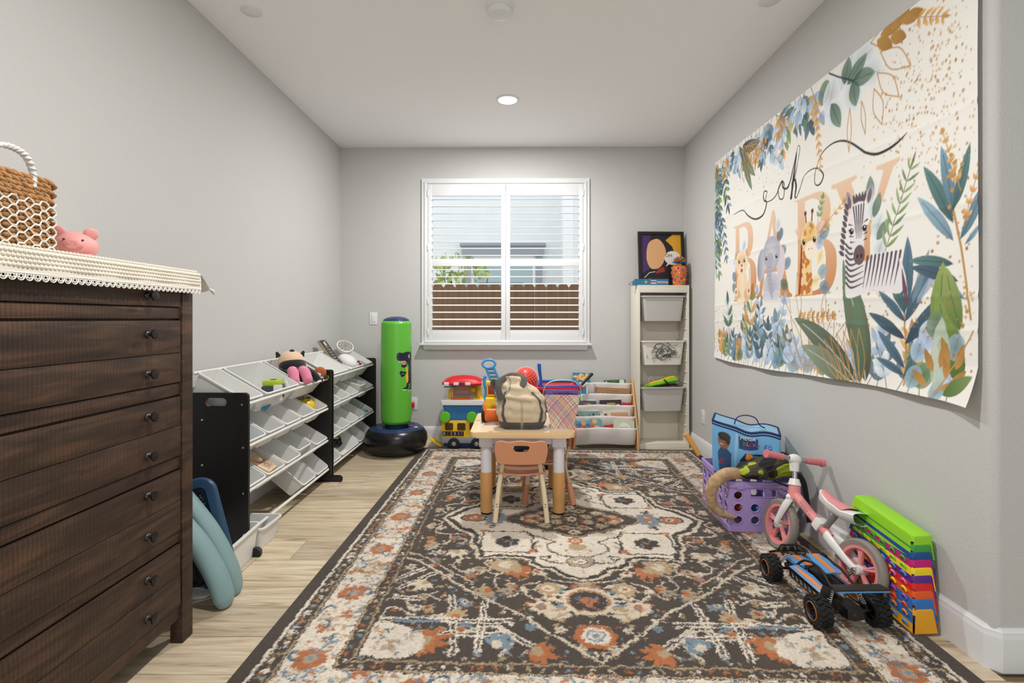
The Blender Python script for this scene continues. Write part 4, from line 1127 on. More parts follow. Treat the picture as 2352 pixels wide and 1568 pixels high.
# ================================================================ LEANING LIDS
def lid(name, label, w_, h_, th_, m, base, inplane, lean, yaw, rad, recess=True, inset=None, rise=.02):
    """a rounded lid standing on its edge; local X right, Z up, face towards -Y"""
    t = thing(name, label, 'lid', base, 0)
    t.rotation_euler = Euler((0, 0, yaw)).to_matrix().to_4x4().to_euler()
    R = Matrix.Rotation(yaw, 4, 'Z') @ Matrix.Rotation(lean, 4, 'X') @ Matrix.Rotation(inplane, 4, 'Y')
    t.rotation_euler = R.to_euler()
    mb = MB(); n = 8
    def lp(d, y): return [(p[0], y, p[1]) for p in rrect(w_ - 2 * d, h_ - 2 * d, max(rad - d, .004), n, -w_ / 2, h_ / 2)]
    loft(mb, [lp(.012, 0), lp(.002, -th_ * .25), lp(0, -th_ * .55), lp(.006, -th_ * .9), lp(.016, -th_), lp(.040, -th_), lp(.048, -th_ * .75), lp(.052, -th_ * .35)] if recess else
         [lp(.010, 0), lp(.002, -th_ * .2), lp(0, -th_ * .5), lp(.008, -th_ * .85), lp(.026, -th_), lp(.06, -th_ * 1.02)])
    mb.build('shell', m, t)
    if inset: loft(MB(), [lp(.060, -th_ * .3), lp(.066, -th_ * .42), lp(.10, -th_ * .5)], cap0=False).build('inset_panel', inset, t)
    return t
ink = mat('black_crinkle', rgb(30, 30, 32), .35, bump=1.0, bscale=26, bdist=.03)
lid('navy_board', 'navy blue rounded plastic lid leaning by the dresser', .42, .50, .035, mat('navy_plastic', rgb(40, 70, 98), .38), (-1.180, 2.20, .004), math.radians(-17), math.radians(-8), math.radians(8), .07, inset=ink)
mat('pale_teal', rgb(126, 154, 155), .45)
def slab(label, pts, r_, fl):
    o = MB().tube(spl(pts, 8), [r_ * .55, r_ * .95, r_, r_, r_ * .9], 20, up=(0, 1, 0), flat=fl).build('teal_tray', 'pale_teal', ang=1.2, loc=pts[0]); tag(o, label, 'tray')
slab('pale teal curved plastic tray squeezed between the navy board and another tray', [(-1.178, 2.135, .004), (-1.182, 2.135, .04), (-1.205, 2.135, .12), (-1.285, 2.135, .27), (-1.40, 2.135, .42)], .024, 1.8)
slab('pale teal curved plastic tray leaning foremost beside the dark dresser', [(-1.172, 2.04, .004), (-1.176, 2.04, .04), (-1.208, 2.04, .13), (-1.28, 2.04, .25), (-1.38, 2.04, .37)], .037, 1.35)
o = MB().prism(rrect(.24, .16, .03), 0, .012, bev=.003).build('white_sheet', 'white_plastic'); o.location = (-1.40, 2.17, .0005); tag(o, 'flat white plastic sheet lying on the floor behind the teal trays', 'sheet')
# ================================================================ PUNCHING BAG
def punching_bag():
    t = thing('punching_bag', 'green inflatable punching bag printed with a dark dinosaur on a black base', 'punching bag', (-1.052, 4.425, 0))
    R, Z0, Z1 = .127, .255, 1.135
    W = 2 * PI * R; H = Z1 - Z0
    G = rgb(92, 176, 52); NV = rgb(24, 28, 52); YL = rgb(226, 172, 52); WH = rgb(236, 236, 232)
    cv = Canvas(W, H, .0034, G)
    OX = W / 2
    def P(pts, c):      # (angle-offset u, z) splines
        q = spl([(OX + u, z - Z0, 0) for u, z in pts], 5, closed=True); cv.poly([(a.x, a.y) for a in q], c)
    NVP = NV
    P([(.003, .84), (.01, .862), (.03, .868), (.055, .862), (.07, .868), (.10, .872), (.125, .87), (.15, .86), (.162, .83), (.160, .76), (.165, .70), (.17, .62), (.165, .575), (.14, .57), (.13, .60), (.10, .59), (.098, .62), (.108, .68), (.115, .74), (.10, .772), (.08, .790), (.05, .792), (.02, .796), (.004, .815)], NVP)   # head, back, tail side
    P([(.04, .752), (.06, .738), (.085, .745), (.098, .77), (.085, .775), (.065, .762), (.048, .77)], NVP)   # lower jaw
    P([(.048, .770), (.07, .764), (.084, .776), (.072, .79), (.05, .788)], rgb(206, 92, 84))
    for k in range(4): cv.poly([(OX + .02 + k * .016, .796 - Z0), (OX + .03 + k * .016, .796 - Z0), (OX + .025 + k * .016, .782 - Z0)], WH)
    for k in range(3): cv.poly([(OX + .05 + k * .012, .766 - Z0), (OX + .058 + k * .012, .765 - Z0), (OX + .054 + k * .012, .776 - Z0)], WH)
    P([(.085, .745), (.10, .735), (.106, .70), (.112, .655), (.11, .62), (.095, .605), (.085, .64), (.082, .665), (.088, .70)], YL)   # belly
    P([(.028, .70), (.036, .712), (.055, .708), (.088, .70), (.084, .685), (.055, .69), (.04, .678), (.03, .685)], NVP)  # arms
    P([(.036, .675), (.045, .682), (.075, .685), (.07, .668), (.045, .660)], NVP)
    P([(.10, .61), (.085, .575), (.062, .568), (.058, .555), (.10, .552), (.12, .58)], NVP)
    P([(.135, .60), (.13, .565), (.115, .555), (.118, .542), (.165, .542), (.168, .59)], NVP)
    for u in (.060, .072, .084): cv.ell(OX + u, .551 - Z0, .006, .004, WH)
    for u in (.12, .135, .15): cv.ell(OX + u, .541 - Z0, .006, .004, WH)
    cv.ell(OX + .125, .832 - Z0, .011, .014, WH); cv.ell(OX + .128, .832 - Z0, .007, .010, NV)
    top = cv.ys > .0
    a0 = -PI / 2 + .23     # the print's zero angle faces the camera
    def fn(X, Y):
        th_ = (X - OX) / R + a0; v = Y / H
        pk = np.clip((.035 - np.minimum(v, 1 - v)) / .035, 0, 1)
        r = R * (1 - .14 * pk ** 2) + .0012 * np.sin(th_ * 26) * pk + .0035 * np.sin(v * PI)
        return r * np.cos(th_), r * np.sin(th_), Z0 + Y
    cv.mesh('column', fn, attr_mat('vinyl_print', .32, spec=.5), t)
    nb_ = mat('navy_vinyl', rgb(34, 52, 92), .3)
    MB().lathe([(R * .89, Z1 - .004), (R * .84, Z1 + .012), (R * .6, Z1 + .028), (R * .3, Z1 + .035), (0, Z1 + .037)], 48).build('top_cap', nb_, t)
    MB().lathe([(R * .70, .20), (R * .72, .245), (R * .88, .262)], 40).build('neck', nb_, t)
    RB = .268
    MB().lathe([(0, .001), (.15, .001), (.215, .02), (.252, .06), (RB, .115), (.262, .165), (.235, .205), (.225, .212)], 56).build('base', mat('black_vinyl2', rgb(20, 20, 21), .28), t)
    MB().lathe([(.226, .211), (.20, .228), (.16, .232), (.12, .222), (.105, .20), (.10, .16)], 56).build('base_top', nb_, t)
    MB().lathe([(.016, 0), (.016, .004), (0, .005)], 16, Matrix.Translation((.185, -.07, .229))).build('valve', 'white_plastic', t)
    MB().box(.10, .17, -.012, .012, .229, .2315).build('warning_label', mat('red_label', rgb(176, 70, 76), .5), t)
punching_bag()

# ================================================================ PLAY BUS STAND
def bus():
    t = thing('play_stand', 'yellow toy bus topped with a blue play counter and red awning', 'toy', (-.49, 4.60, 0))
    Yl = mat('toy_yellow', rgb(238, 190, 30), .38); Rd = mat('toy_red', rgb(206, 24, 36), .35); Bl = mat('toy_blue', rgb(52, 116, 178), .38); Gn = mat('toy_green', rgb(96, 184, 40), .38); Gy = mat('toy_grey', rgb(138, 140, 144), .5); Or = mat('toy_orange', rgb(226, 108, 36), .4); Wh = 'white_plastic'; Lb = mat('toy_lightblue', rgb(70, 146, 206), .38)
    MB().box(-.185, .185, -.08, .08, .095, .258, .014).build('bus_body', Yl, t)
    MB().box(-.183, .183, -.083, .083, .055, .112, .008).build('skirt', Gy, t)
    MB().box(-.17, .17, -.06, .06, .02, .06, .006).build('chassis', mat('toy_navy', rgb(28, 46, 112), .5), t)
    for k, x in enumerate((-.118, -.010, .098)):
        MB().prism(rrect(.072, .064, .012, 4, x, .202), .0795, .084, XZ @ Matrix.Identity(4)).build('window', mat('toy_window', rgb(64, 50, 18), .25), t)
    MB().box(-.176, .012, -.086, -.079, .122, .160, .001).build('number_strip', 'black', t)
    for k, ch in enumerate('012345'):
        vs, fs = text_mb(ch, .036, .0006)
        MB().add(vs, fs, Matrix.Translation((-.160 + k * .031, -.0868, .141)) @ Euler((PI / 2, 0, 0)).to_matrix().to_4x4()).build('number', mat('num%d' % k, [rgb(220, 220, 220), rgb(150, 90, 150), rgb(226, 160, 90), rgb(220, 210, 190), rgb(110, 140, 170), rgb(206, 80, 60)][k], .5), t)
    for x in (-.075, .125):
        w_ = MB().lathe([(0, -.016), (.045, -.016), (.052, -.008), (.052, .010), (.040, .016), (.02, .014), (0, .014)], 28, Matrix.Translation((x, -.078, .053)) @ Euler((PI / 2, 0, 0)).to_matrix().to_4x4()).build('wheel', 'black_rubber', t)
        MB().lathe([(.019, .015), (.017, .020), (0, .021)], 18, Matrix.Translation((x, -.078, .053)) @ Euler((PI / 2, 0, 0)).to_matrix().to_4x4()).build('hub', Gy, w_)
        w2 = MB().lathe([(0, -.016), (.045, -.016), (.052, -.008), (.052, .010), (.040, .016), (0, .014)], 28, Matrix.Translation((x, .078, .053)) @ Euler((-PI / 2, 0, 0)).to_matrix().to_4x4()).build('wheel', 'black_rubber', t)
    MB().box(-.05, .05, -.004, .004, 0, .13, .003, M=Matrix.Translation((-.245, -.01, .055)) @ Matrix.Rotation(-1.0, 4, 'Y') @ Matrix.Rotation(PI / 2, 4, 'Z') @ Matrix.Translation((0, 0, -.065))).build('ramp', Yl, t)
    for x in (-.15, .085):
        MB().lathe([(0, -.02), (.042, -.02), (.047, -.012), (.047, .01), (.043, .016), (0, .017)], 32, Matrix.Translation((x, -.10, .290)) @ Euler((PI / 2, 0, 0)).to_matrix().to_4x4()).build('green_wheel', Gn, t)
    loft(MB(), [rl(.30, .15, .02, .25), rl(.35, .18, .02, .40)]).build('tub', Bl, t)
    MB().prism(rrect(.385, .21, .02), .395, .438, bev=.008).build('counter', Wh, t)
    MB().box(-.105, .06, -.085, -.01, .436, .452, .006).build('stove', Or, t)
    MB().tube(spl([(-.12, .0, .44), (-.118, 0, .50), (-.10, 0, .535), (-.098, 0, .60)], 6), .016, 12).build('post', Yl, t)
    MB().tube([(.14, 0, .44), (.14, 0, .60)], .019, 14).box(.09, .19, -.06, .04, .436, .452, .006).build('post', Yl, t)
    MB().ell((.085, .02, .515), .03, .03, .028, 16, 10).build('bulb', Yl, t)
    MB().tube([(-.17, -.03, .545), (-.06, -.03, .548)], [.012, .012], 10, flat=.5).build('tray', Lb, t)
    MB().box(-.10, .14, .045, .052, .44, .60, .002).build('back_panel', mat('tan_panel', rgb(196, 168, 150), .6), t)
    # awning
    aw = MB(); prof = [(-.155, .585), (-.13, .60), (-.118, .628), (-.09, .646), (0, .650), (.08, .64), (.13, .618), (.15, .592), (.165, .585)]
    aw.grid(lambda u, v: (-.162 + .33 * u + .0, -.10 + .2 * v, .590 + .058 * (math.sin(PI * v) ** .5) * (math.sin(PI * min(max(u, .02), .98)) ** .35)), 24, 14)
    aw.build('awning', Rd, t)
    MB().tube(spl([(-.172, -.10, .588), (-.08, -.118, .582), (.05, -.118, .580), (.168, -.10, .585)], 8), .014, 10, flat=1.1).build('awning_rim', Rd, t)
    for k, (x, m) in enumerate(((-.135, Wh), (-.05, Wh), (.0, mat('toy_plum', rgb(110, 40, 70), .4)), (.052, Wh))):
        MB().box(x - .022, x + .022, -.1345, -.122, .572, .598, .004).build('awning_stripe', m, t)
    MB().tube(spl([(.19, -.05, .435), (.205, -.05, .50), (.192, -.05, .58), (.195, -.05, .64), (.212, -.05, .625)], 8), .012, 10).build('side_handle', Lb, t)
bus()

# ================================================================ TABLE AND CHAIRS
def table():
    t = thing('play_table', 'square cream plastic table with white and tan adjustable legs', 'table', (.026, 3.235, .0125))
    mat('cream_plastic', rgb(232, 198, 148), .35); mat('tan_plastic', rgb(204, 152, 92), .45); mat('leg_white', rgb(222, 220, 224), .4)
    h = .4925
    MB().prism(rrect(.602, .62, .035, 6), h - .034, h, bev=.010).build('top', 'cream_plastic', t)
    MB().prism(rrect(.53, .55, .012, 4), h - .002, h + .0008).build('writing_surface', mat('top_sheet', rgb(232, 214, 186), .22), t)
    MB().box(-.235, .235, -.245, .245, h - .085, h - .03, .01).build('apron', 'leg_white', t)
    for sx in (-1, 1):
        for sy in (-1, 1):
            x, y = sx * .212, sy * .222
            MB().box(x - .042, x + .042, y - .042, y + .042, h - .10, h - .034, .012).build('leg_socket', 'leg_white', t)
            MB().cyl((x, y, .235), (x, y, h - .08), .033, n=24).build('leg_upper', 'leg_white', t)
            l = MB().lathe([(.033, .01), (.035, .012), (.035, .08), (.036, .085), (.036, .235), (.034, .245), (.032, .246)], 28, Matrix.Translation((x, y, 0))).build('leg_lower', 'tan_plastic', t)
            MB().lathe([(0, 0), (.032, 0), (.033, .012)], 24, Matrix.Translation((x, y, 0))).build('foot_cap', 'black_rubber', l)
    lx_ = MB()
    vs, fs = text_mb('3/2', .03, .0004)
    return t
table()
def chair(label, loc, rz, lower):
    t = thing('child_chair', label, 'chair', loc, rz)
    mat('terracotta_plastic', rgb(206, 142, 104), .42); mat('cream_leg', rgb(226, 206, 172), .45)
    # local: back towards -Y
    seat = MB().grid(lambda u, v: ((u - .5) * .285 * (1 - .06 * v), -.10 + .27 * v, .268 - .018 * math.sin(PI * u) * (1 - .3 * v) - .02 * max(0, v - .75) * 4 * .25 + (0.012 * (1 - v) ** 3)), 13, 12)
    so = seat.build('seat', 'terracotta_plastic', t); md = so.modifiers.new('thick', 'SOLIDIFY'); md.thickness = .014; md2 = so.modifiers.new('bev', 'BEVEL'); md2.width = .004; md2.segments = 2
    out = spl([(-.118, .335, 0), (-.138, .36, 0), (-.148, .42, 0), (-.138, .452, 0), (-.11, .462, 0), (-.07, .455, 0), (0, .462, 0), (.07, .455, 0), (.11, .462, 0), (.138, .452, 0), (.148, .42, 0), (.138, .36, 0), (.118, .335, 0), (0, .328, 0)], 6, closed=True)
    outer = [(p.x, p.y) for p in out]
    hole = [(p.x, p.y) for p in spl([(-.045, .432, 0), (0, .437, 0), (.045, .432, 0), (.034, .402, 0), (0, .398, 0), (-.034, .402, 0)], 5, closed=True)]
    bk = MB(); M = Matrix.Translation((0, -.105, 0)) @ Matrix.Rotation(.10, 4, 'X') @ Matrix.Translation((0, 0, 0)) @ XZ
    ringprism(bk, outer, hole, (0, .418), -.006, .006, M)
    bk.build('backrest', 'terracotta_plastic', t)
    for s in (-1, 1):
        MB().tube([Vector((s * .103, -.118, .325)), Vector((s * .098, -.122, .44))], [.0125, .011], 10, up=(0, 1, 0)).build('back_post', 'terracotta_plastic', t)
        rp_ = [(s * .103, -.112, .345), (s * .108, -.098, .30), (s * .118, -.088, .235), (s * .128, -.10, .17), (s * .146, -.135, .0)]
        l = MB().tube(spl(rp_, 6), [.0115, .0125, .0145], 10, up=(0, 1, 0), flat=.75).build('leg', 'cream_leg', t)
        for q in (.10, .085): MB().ell((s * (.136), -.127 + .0, q), .003, .003, .003, 8, 6).build('adjust_hole', 'gunmetal', l)
        f = MB().tube(spl([(s * .115, .13, .26), (s * .122, .145, .15), (s * .13, .165, 0)], 6), [.0125, .0145], 10).build('leg', 'cream_leg', t)
        if lower:
            MB().tube([(s * .124, .150, .115), (s * .13, .165, 0)], [.0165, .019], 12).build('leg_sleeve', 'terracotta_plastic', f)
            MB().tube([(s * .132, -.108, .13), (s * .146, -.135, 0)], [.0165, .019], 12).build('leg_sleeve', 'terracotta_plastic', l)
        MB().box(s * .115 - .01, s * .115 + .01, -.09, .13, .235, .25, .004).build('side_rail', 'cream_leg', t)
    return t
chair('terracotta child chair with cream legs, its back turned outward from the table', (.017, 3.005, .0125), .0, False)
chair('terracotta child chair with sleeved legs at the side of the table', (.205, 3.305, .0125), PI / 2, True)

# ================================================================ THINGS ON THE TABLE
def tote():
    t = thing('canvas_tote', 'beige canvas bag with dark grey base and straps on the small table', 'bag', (.022, 3.065, .5055)); t.scale = (1, 1, .86)
    CR = rgb(206, 188, 158); GY = rgb(86, 82, 78); H = .36
    cv = Canvas(1.0, H, .0048, CR)
    r = random.Random(3)
    # u: around (0.25 = right, 0 = front (towards -Y), .75 = left) measured along a unit loop
    def band(u0, u1, z0, z1, c): cv.poly([(u0, z0), (u1, z0), (u1, z1), (u0, z1)], c)
    band(0, 1, 0, .055, GY)
    for (a, b) in (((.115, .05), (.105, .24)), ((.395, .05), (.40, .24)), ((.895, .05), (.905, .24)), ((.605, .05), (.6, .24))):
        m_ = ((a[0] + b[0]) / 2 + (.022 if a[0] < .5 else -.022), .15)
        cv.stroke([(p.x, p.y) for p in spl([(*a, 0), (*m_, 0), (*b, 0)], 8)], .034, GY)
    cv.stroke([(.0, .05), (.0, .20)], .003, rgb(170, 152, 124)); cv.stroke([(1, .05), (1, .20)], .003, rgb(170, 152, 124))
    cv.stroke([(.93, .24), (.965, .29), (.97, .33)], .008, rgb(120, 112, 100))
    noise1 = vnoise(cv.nx, cv.ny, 16, 8) - .5; noise2 = vnoise(cv.nx, cv.ny, 7, 9) - .5
    noise1[:, -1] = noise1[:, 0]; noise2[:, -1] = noise2[:, 0]
    bl = np.clip(np.minimum(np.arange(cv.nx), cv.nx - 1 - np.arange(cv.nx)) / 10.0, 0, 1)[None]
    def fn(X, Y):
        v = Y / H
        a = X * 2 * PI
        kz = [0, .10, .35, .62, .78, .90, 1.0]
        rx = np.interp(v, kz, [.118, .138, .150, .140, .105, .070, .058]); ry = np.interp(v, kz, [.075, .098, .108, .098, .072, .045, .024])
        ca, sa = np.sin(a), -np.cos(a)
        e = .72
        x = rx * np.sign(ca) * np.abs(ca) ** e; y = ry * np.sign(sa) * np.abs(sa) ** e
        d = bl * (noise1 * .030 + noise2 * .014) * (.35 + v) + .006 * np.sin(v * 34 + 2 * np.sin(a * 1.0)) * np.clip(v * 2 - .2, 0, 1)
        x = x + d * ca - .115 * np.clip(v - .5, 0, 1); y = y + d * sa
        return x, y, Y - .012 * np.clip(v - .85, 0, 1) * 6 * np.abs(ca)
    cv.mesh('body', fn, attr_mat('canvas_cloth', .9, bump=.3, bscale=500, spec=.2, sheen=.2), t)
    MB().prism(rrect(.22, .14, .03), .0002, .004).build('bottom', mat('grey_canvas', GY, .9), t)
    g = 'grey_canvas'
    MB().tube(spl([(-.118, -.085, .20), (-.140, -.06, .29), (-.115, -.03, .335), (-.07, .0, .350), (-.02, .0, .335), (-.005, -.01, .30)], 8), [.019, .019], 8, flat=.2, up=(0, -1, .2)).build('strap', g, t)
    MB().tube(spl([(-.005, -.06, .29), (.015, -.03, .335), (-.02, .02, .362), (-.075, .03, .360), (-.115, .0, .32)], 8), [.019, .019], 8, flat=.2, up=(0, -.5, 1)).build('strap', g, t)
    MB().tube(spl([(-.13, -.05, .30), (-.165, -.03, .325), (-.172, -.02, .30), (-.148, -.02, .27)], 6), .014, 8, flat=.25, up=(0, -1, 0)).build('strap_end', g, t)
    MB().box(-.092, -.084, -.066, -.060, .255, .285, .002).build('zip_pull', 'chrome', t)
tote()
def plaid():
    t = thing('plaid_basket', 'white and purple plaid gift basket with a green ribbon handle', 'basket', (.262, 3.085, .5055), -.05)
    H = .205; hb, ht = .066, .104
    for k in range(4):
        cv = Canvas(.21, H, .0022, rgb(232, 224, 216)); r = random.Random(5)
        cols = [(rgb(190, 90, 110), .018), (rgb(168, 112, 160), .022), (rgb(222, 150, 96), .02), (rgb(196, 64, 72), .006), (rgb(206, 190, 90), .010), (rgb(84, 74, 90), .0026)]
        for d in (1, -1):
            off = -.25
            i = 0
            while off < .45:
                c, w_ = cols[(i * (2 if d > 0 else 1) + (2 if d < 0 else 0)) % 6]
                cv.stroke([(off if d > 0 else off, 0 if d > 0 else H), (off + .21, .21 if d > 0 else H - .21)], w_, c, .55)
                for q in (.012, .019): cv.stroke([(off + q + w_ / 2, 0 if d > 0 else H), (off + q + w_ / 2 + .21, .21 if d > 0 else H - .21)], .0024, [rgb(150, 40, 50), rgb(80, 70, 84)][i % 2], .8)
                off += .052; i += 1
        def fn(X, Y, k=k):
            v = Y / H; hw_ = hb + (ht - hb) * v; xx = (X / .21 * 2 - 1) * hw_
            c, s = math.cos(k * PI / 2), math.sin(k * PI / 2)
            return xx * c + hw_ * s, xx * s - hw_ * c, Y + .0006
        cv.mesh('side', fn, attr_mat('print_gloss', .35), t)
    MB().box(-hb, hb, -hb, hb, .0004, .004).build('bottom', 'white_plastic', t)
    i_ = MB(); loft(i_, [rl(2 * ht - .003, 2 * ht - .003, .002, H - .001), rl(2 * hb, 2 * hb, .002, .02)], cap0=False, cap1=True); i_.build('lining', mat('purple_lining', rgb(120, 84, 160), .6, noise=.4, nscale=60), t)
    hd = MB().tube(spl([(-ht - .002, 0, .165), (-ht - .006, 0, .225), (-.07, 0, .262), (0, 0, .275), (.07, 0, .268), (ht + .004, 0, .235), (ht + .004, 0, .165)], 8), .017, 8, flat=.12, up=(0, 0, 1)) if False else MB()
    path = spl([(-ht - .001, 0, .150), (-ht - .004, 0, .215), (-.075, 0, .262), (0, 0, .278), (.075, 0, .268), (ht + .006, 0, .225), (ht + .001, 0, .150)], 8)
    vs = []; 
    for p in path: vs += [(p.x, -.016, p.z), (p.x, .016, p.z)]
    hd.add(vs, [(2 * i, 2 * i + 1, 2 * i + 3, 2 * i + 2) for i in range(len(path) - 1)])
    o = hd.build('ribbon_handle', mat('mint_ribbon', rgb(122, 204, 156), .5), t); m_ = o.modifiers.new('thick', 'SOLIDIFY'); m_.thickness = .003
plaid()
def dozer():
    t = thing('toy_bulldozer', 'yellow toy bulldozer with a blue ladder push handle and orange scoop', 'toy', (-.155, 3.27, .5055), .0)
    Yl, Or, Lb = 'toy_yellow', 'toy_orange', 'toy_lightblue'
    MB().box(-.052, .052, -.075, .085, .045, .15, .012).build('body', Yl, t)
    MB().box(-.046, .046, .0, .08, .15, .232, .012).build('cab', Yl, t)
    MB().box(-.05, .05, -.004, .085, .228, .245, .006).build('cab_roof', Yl, t)
    MB().box(-.036, .036, -.002, .0, .165, .222, .001).build('windscreen', mat('toy_screen', rgb(150, 44, 30), .3), t)
    for s in (-1, 1):
        MB().box(s * .047 - .001, s * .047 + .001, .012, .07, .165, .218).build('side_window', 'toy_window', t)
        for y in (-.05, .06):
            MB().lathe([(0, -.014), (.034, -.014), (.042, -.006), (.042, .008), (.034, .014), (0, .012)], 22, Matrix.Translation((s * .06, y, .042)) @ Euler((0, s * PI / 2, 0)).to_matrix().to_4x4()).build('wheel', 'black_rubber', t)
    MB().lathe([(0, 0), (.024, 0), (.03, .03), (.036, .035), (.036, .05), (.03, .052), (.026, .02)], 22, Matrix.Translation((.04, -.05, .15))).build('funnel', Lb, t)
    # scoop
    MB().grid(lambda u, v: (-.05 + .12 * u, -.085 - .05 * math.sin(v * 2.2), .01 + .085 * v), 8, 10).build('scoop', Or, t).modifiers.new('thick', 'SOLIDIFY').thickness = .006
    for s in (-1, 1): MB().tube(spl([(s * .05, -.08, .03), (s * .056, -.06, .09), (s * .052, -.01, .125)], 6), .009, 10).build('scoop_arm', Or, t)
    # push handle: two rails, rungs and a ring
    A, B = Vector((.0, .06, .235)), Vector((-.045, .085, .335))
    for s in (-1, 1): MB().tube([(s * .028 + .012, .06, .23), (s * .026 - .03, .075, .33)], .008, 10).build('handle_rail', Lb, t)
    for k in range(4):
        f = .15 + k * .25; MB().box(-.026, .026, -.003, .003, -.010, .010, .003, M=Matrix.Translation((.012 - .042 * f, .06 + .015 * f, .23 + .10 * f)) @ Matrix.Rotation(.6, 4, 'X')).build('handle_rung', Lb, t)
    MB().tube([(-.036 + .042 * math.cos(a), .078 + .008 * math.sin(a), .352 + .026 * math.sin(a)) for a in np.linspace(0, 2 * PI, 29)[:-1]], .0085, 10, closed=True).build('handle_ring', Lb, t)
dozer()
# ---- red wagon behind the table with a spiky ball in it
def wagon():
    t = thing('toy_wagon', 'red and blue toy wagon with a tall blue handle behind the table', 'toy', (.235, 4.03, .0125))
    tub(.50, .34, .056, t=.006, taper=.86, r=.05, lip=.012, liph=.02, M=Matrix.Translation((-.005, 0, .625))).build('tub', 'toy_red', t)
    MB().box(-.20, .08, -.12, .12, .15, .572, .02).build('chassis', 'toy_blue', t)
    MB().tube([(.05 + .26 * 0 + x, y, .632) for x, y in [(p[0] * .5, p[1]) for p in rrect(.60, .33, .05, 4, .06, 0)]], .010, 8, closed=True).build('rim_trim', mat('toy_royal', rgb(40, 92, 190), .38), t)
    for sx in (-1, 1):
        for sy in (-1, 1):
            MB().lathe([(0, -.02), (.09, -.02), (.10, -.01), (.10, .012), (.085, .02), (0, .018)], 26, Matrix.Translation((sx * .08 - .09, sy * .13, .10)) @ Euler((PI / 2, 0, 0)).to_matrix().to_4x4()).build('wheel', 'black_rubber', t)
            MB().cyl((sx * .08 - .09, sy * .11, .10), (sx * .08 - .09, sy * .09, .25), .02, n=10).build('axle_arm', 'toy_blue', t)
    MB().tube(spl([(-.062, -.16, .60), (-.064, -.16, .68), (-.072, -.158, .74), (-.076, -.156, .785), (-.074, -.156, .80)], 6), [.017, .016, .02, .02], 12, flat=.7).build('handle', 'toy_royal', t)
    b = thing('spiky_ball', 'red rubber ball covered in small white spikes', 'ball', (.060, 3.975, .590))
    MB().ell((0, 0, .095), .093, .093, .093, 32, 22).build('ball', mat('ball_red', rgb(214, 62, 48), .35), b)
    sp = MB(); N = 260
    for i in range(N):
        z = 1 - 2 * (i + .5) / N; a = i * 2.39996; q = math.sqrt(1 - z * z); d = Vector((q * math.cos(a), q * math.sin(a), z))
        sp.tube([tuple(Vector((0, 0, .095)) + d * .090), tuple(Vector((0, 0, .095)) + d * .101)], [.0042, .0012], 5)
    sp.build('spikes', mat('spike_white', rgb(238, 206, 196), .4), b)['kind'] = 'stuff'
wagon()

# ================================================================ BOOK RACK
def bookrack():
    X0, X1 = .42, 1.035
    t = thing('book_rack', 'low wooden sling book rack with white fabric pockets', 'book rack', ((X0 + X1) / 2, 4.62, 0)); xc = (X0 + X1) / 2
    mat('pine', rgb(206, 158, 100), .5, noise=.14, nscale=6, stretch=(1, 1, .12)); mat('white_sling', rgb(220, 214, 208), .9, sheen=.2, bump=.2, bscale=200)
    for x in (X0 - .012, X1):
        MB().prism([(-.16, 0), (.15, 0), (.15, .57), (.135, .60), (.085, .60), (.07, .585), (-.135, .16)], 0, .014, Matrix.Translation((x - xc, 0, 0)) @ YZ, bev=.002).build('side_board', 'pine', t)
    rods = [(4.72, .555), (4.665, .462), (4.61, .370), (4.555, .280), (4.50, .188)]
    for k, (yy, z) in enumerate(rods):
        MB().cyl((X0 - xc, yy - 4.62, z), (X1 - xc, yy - 4.62, z), .0075, n=12).build('rod', 'white_plastic', t)
        # fabric: down from the rod to a fold, up to the rod behind
        nb_ = rods[k - 1] if k else (4.76, .50)
        fy, fz = yy + .012, z - .135 if k else z - .15
        path = spl([(0, yy, z + .009), (0, yy - .009, z), (0, yy - .002, z - .06), (0, fy + .01, fz), (0, fy + .03, fz + .005), (0, fy + .045, fz + .06)], 5)
        MB().grid(lambda u, v, path=path: ((X0 + .01 + (X1 - X0 - .02) * u) - xc, path[int(round(v * (len(path) - 1)))].y - 4.62 + .004 * math.sin(u * 17 + v * 3), path[int(round(v * (len(path) - 1)))].z - .004 * math.sin(u * 9)), 20, len(path)).build('sling', 'white_sling', t).modifiers.new('thick', 'SOLIDIFY').thickness = .002
    return rods, X0, X1
rods, BRX0, BRX1 = bookrack()
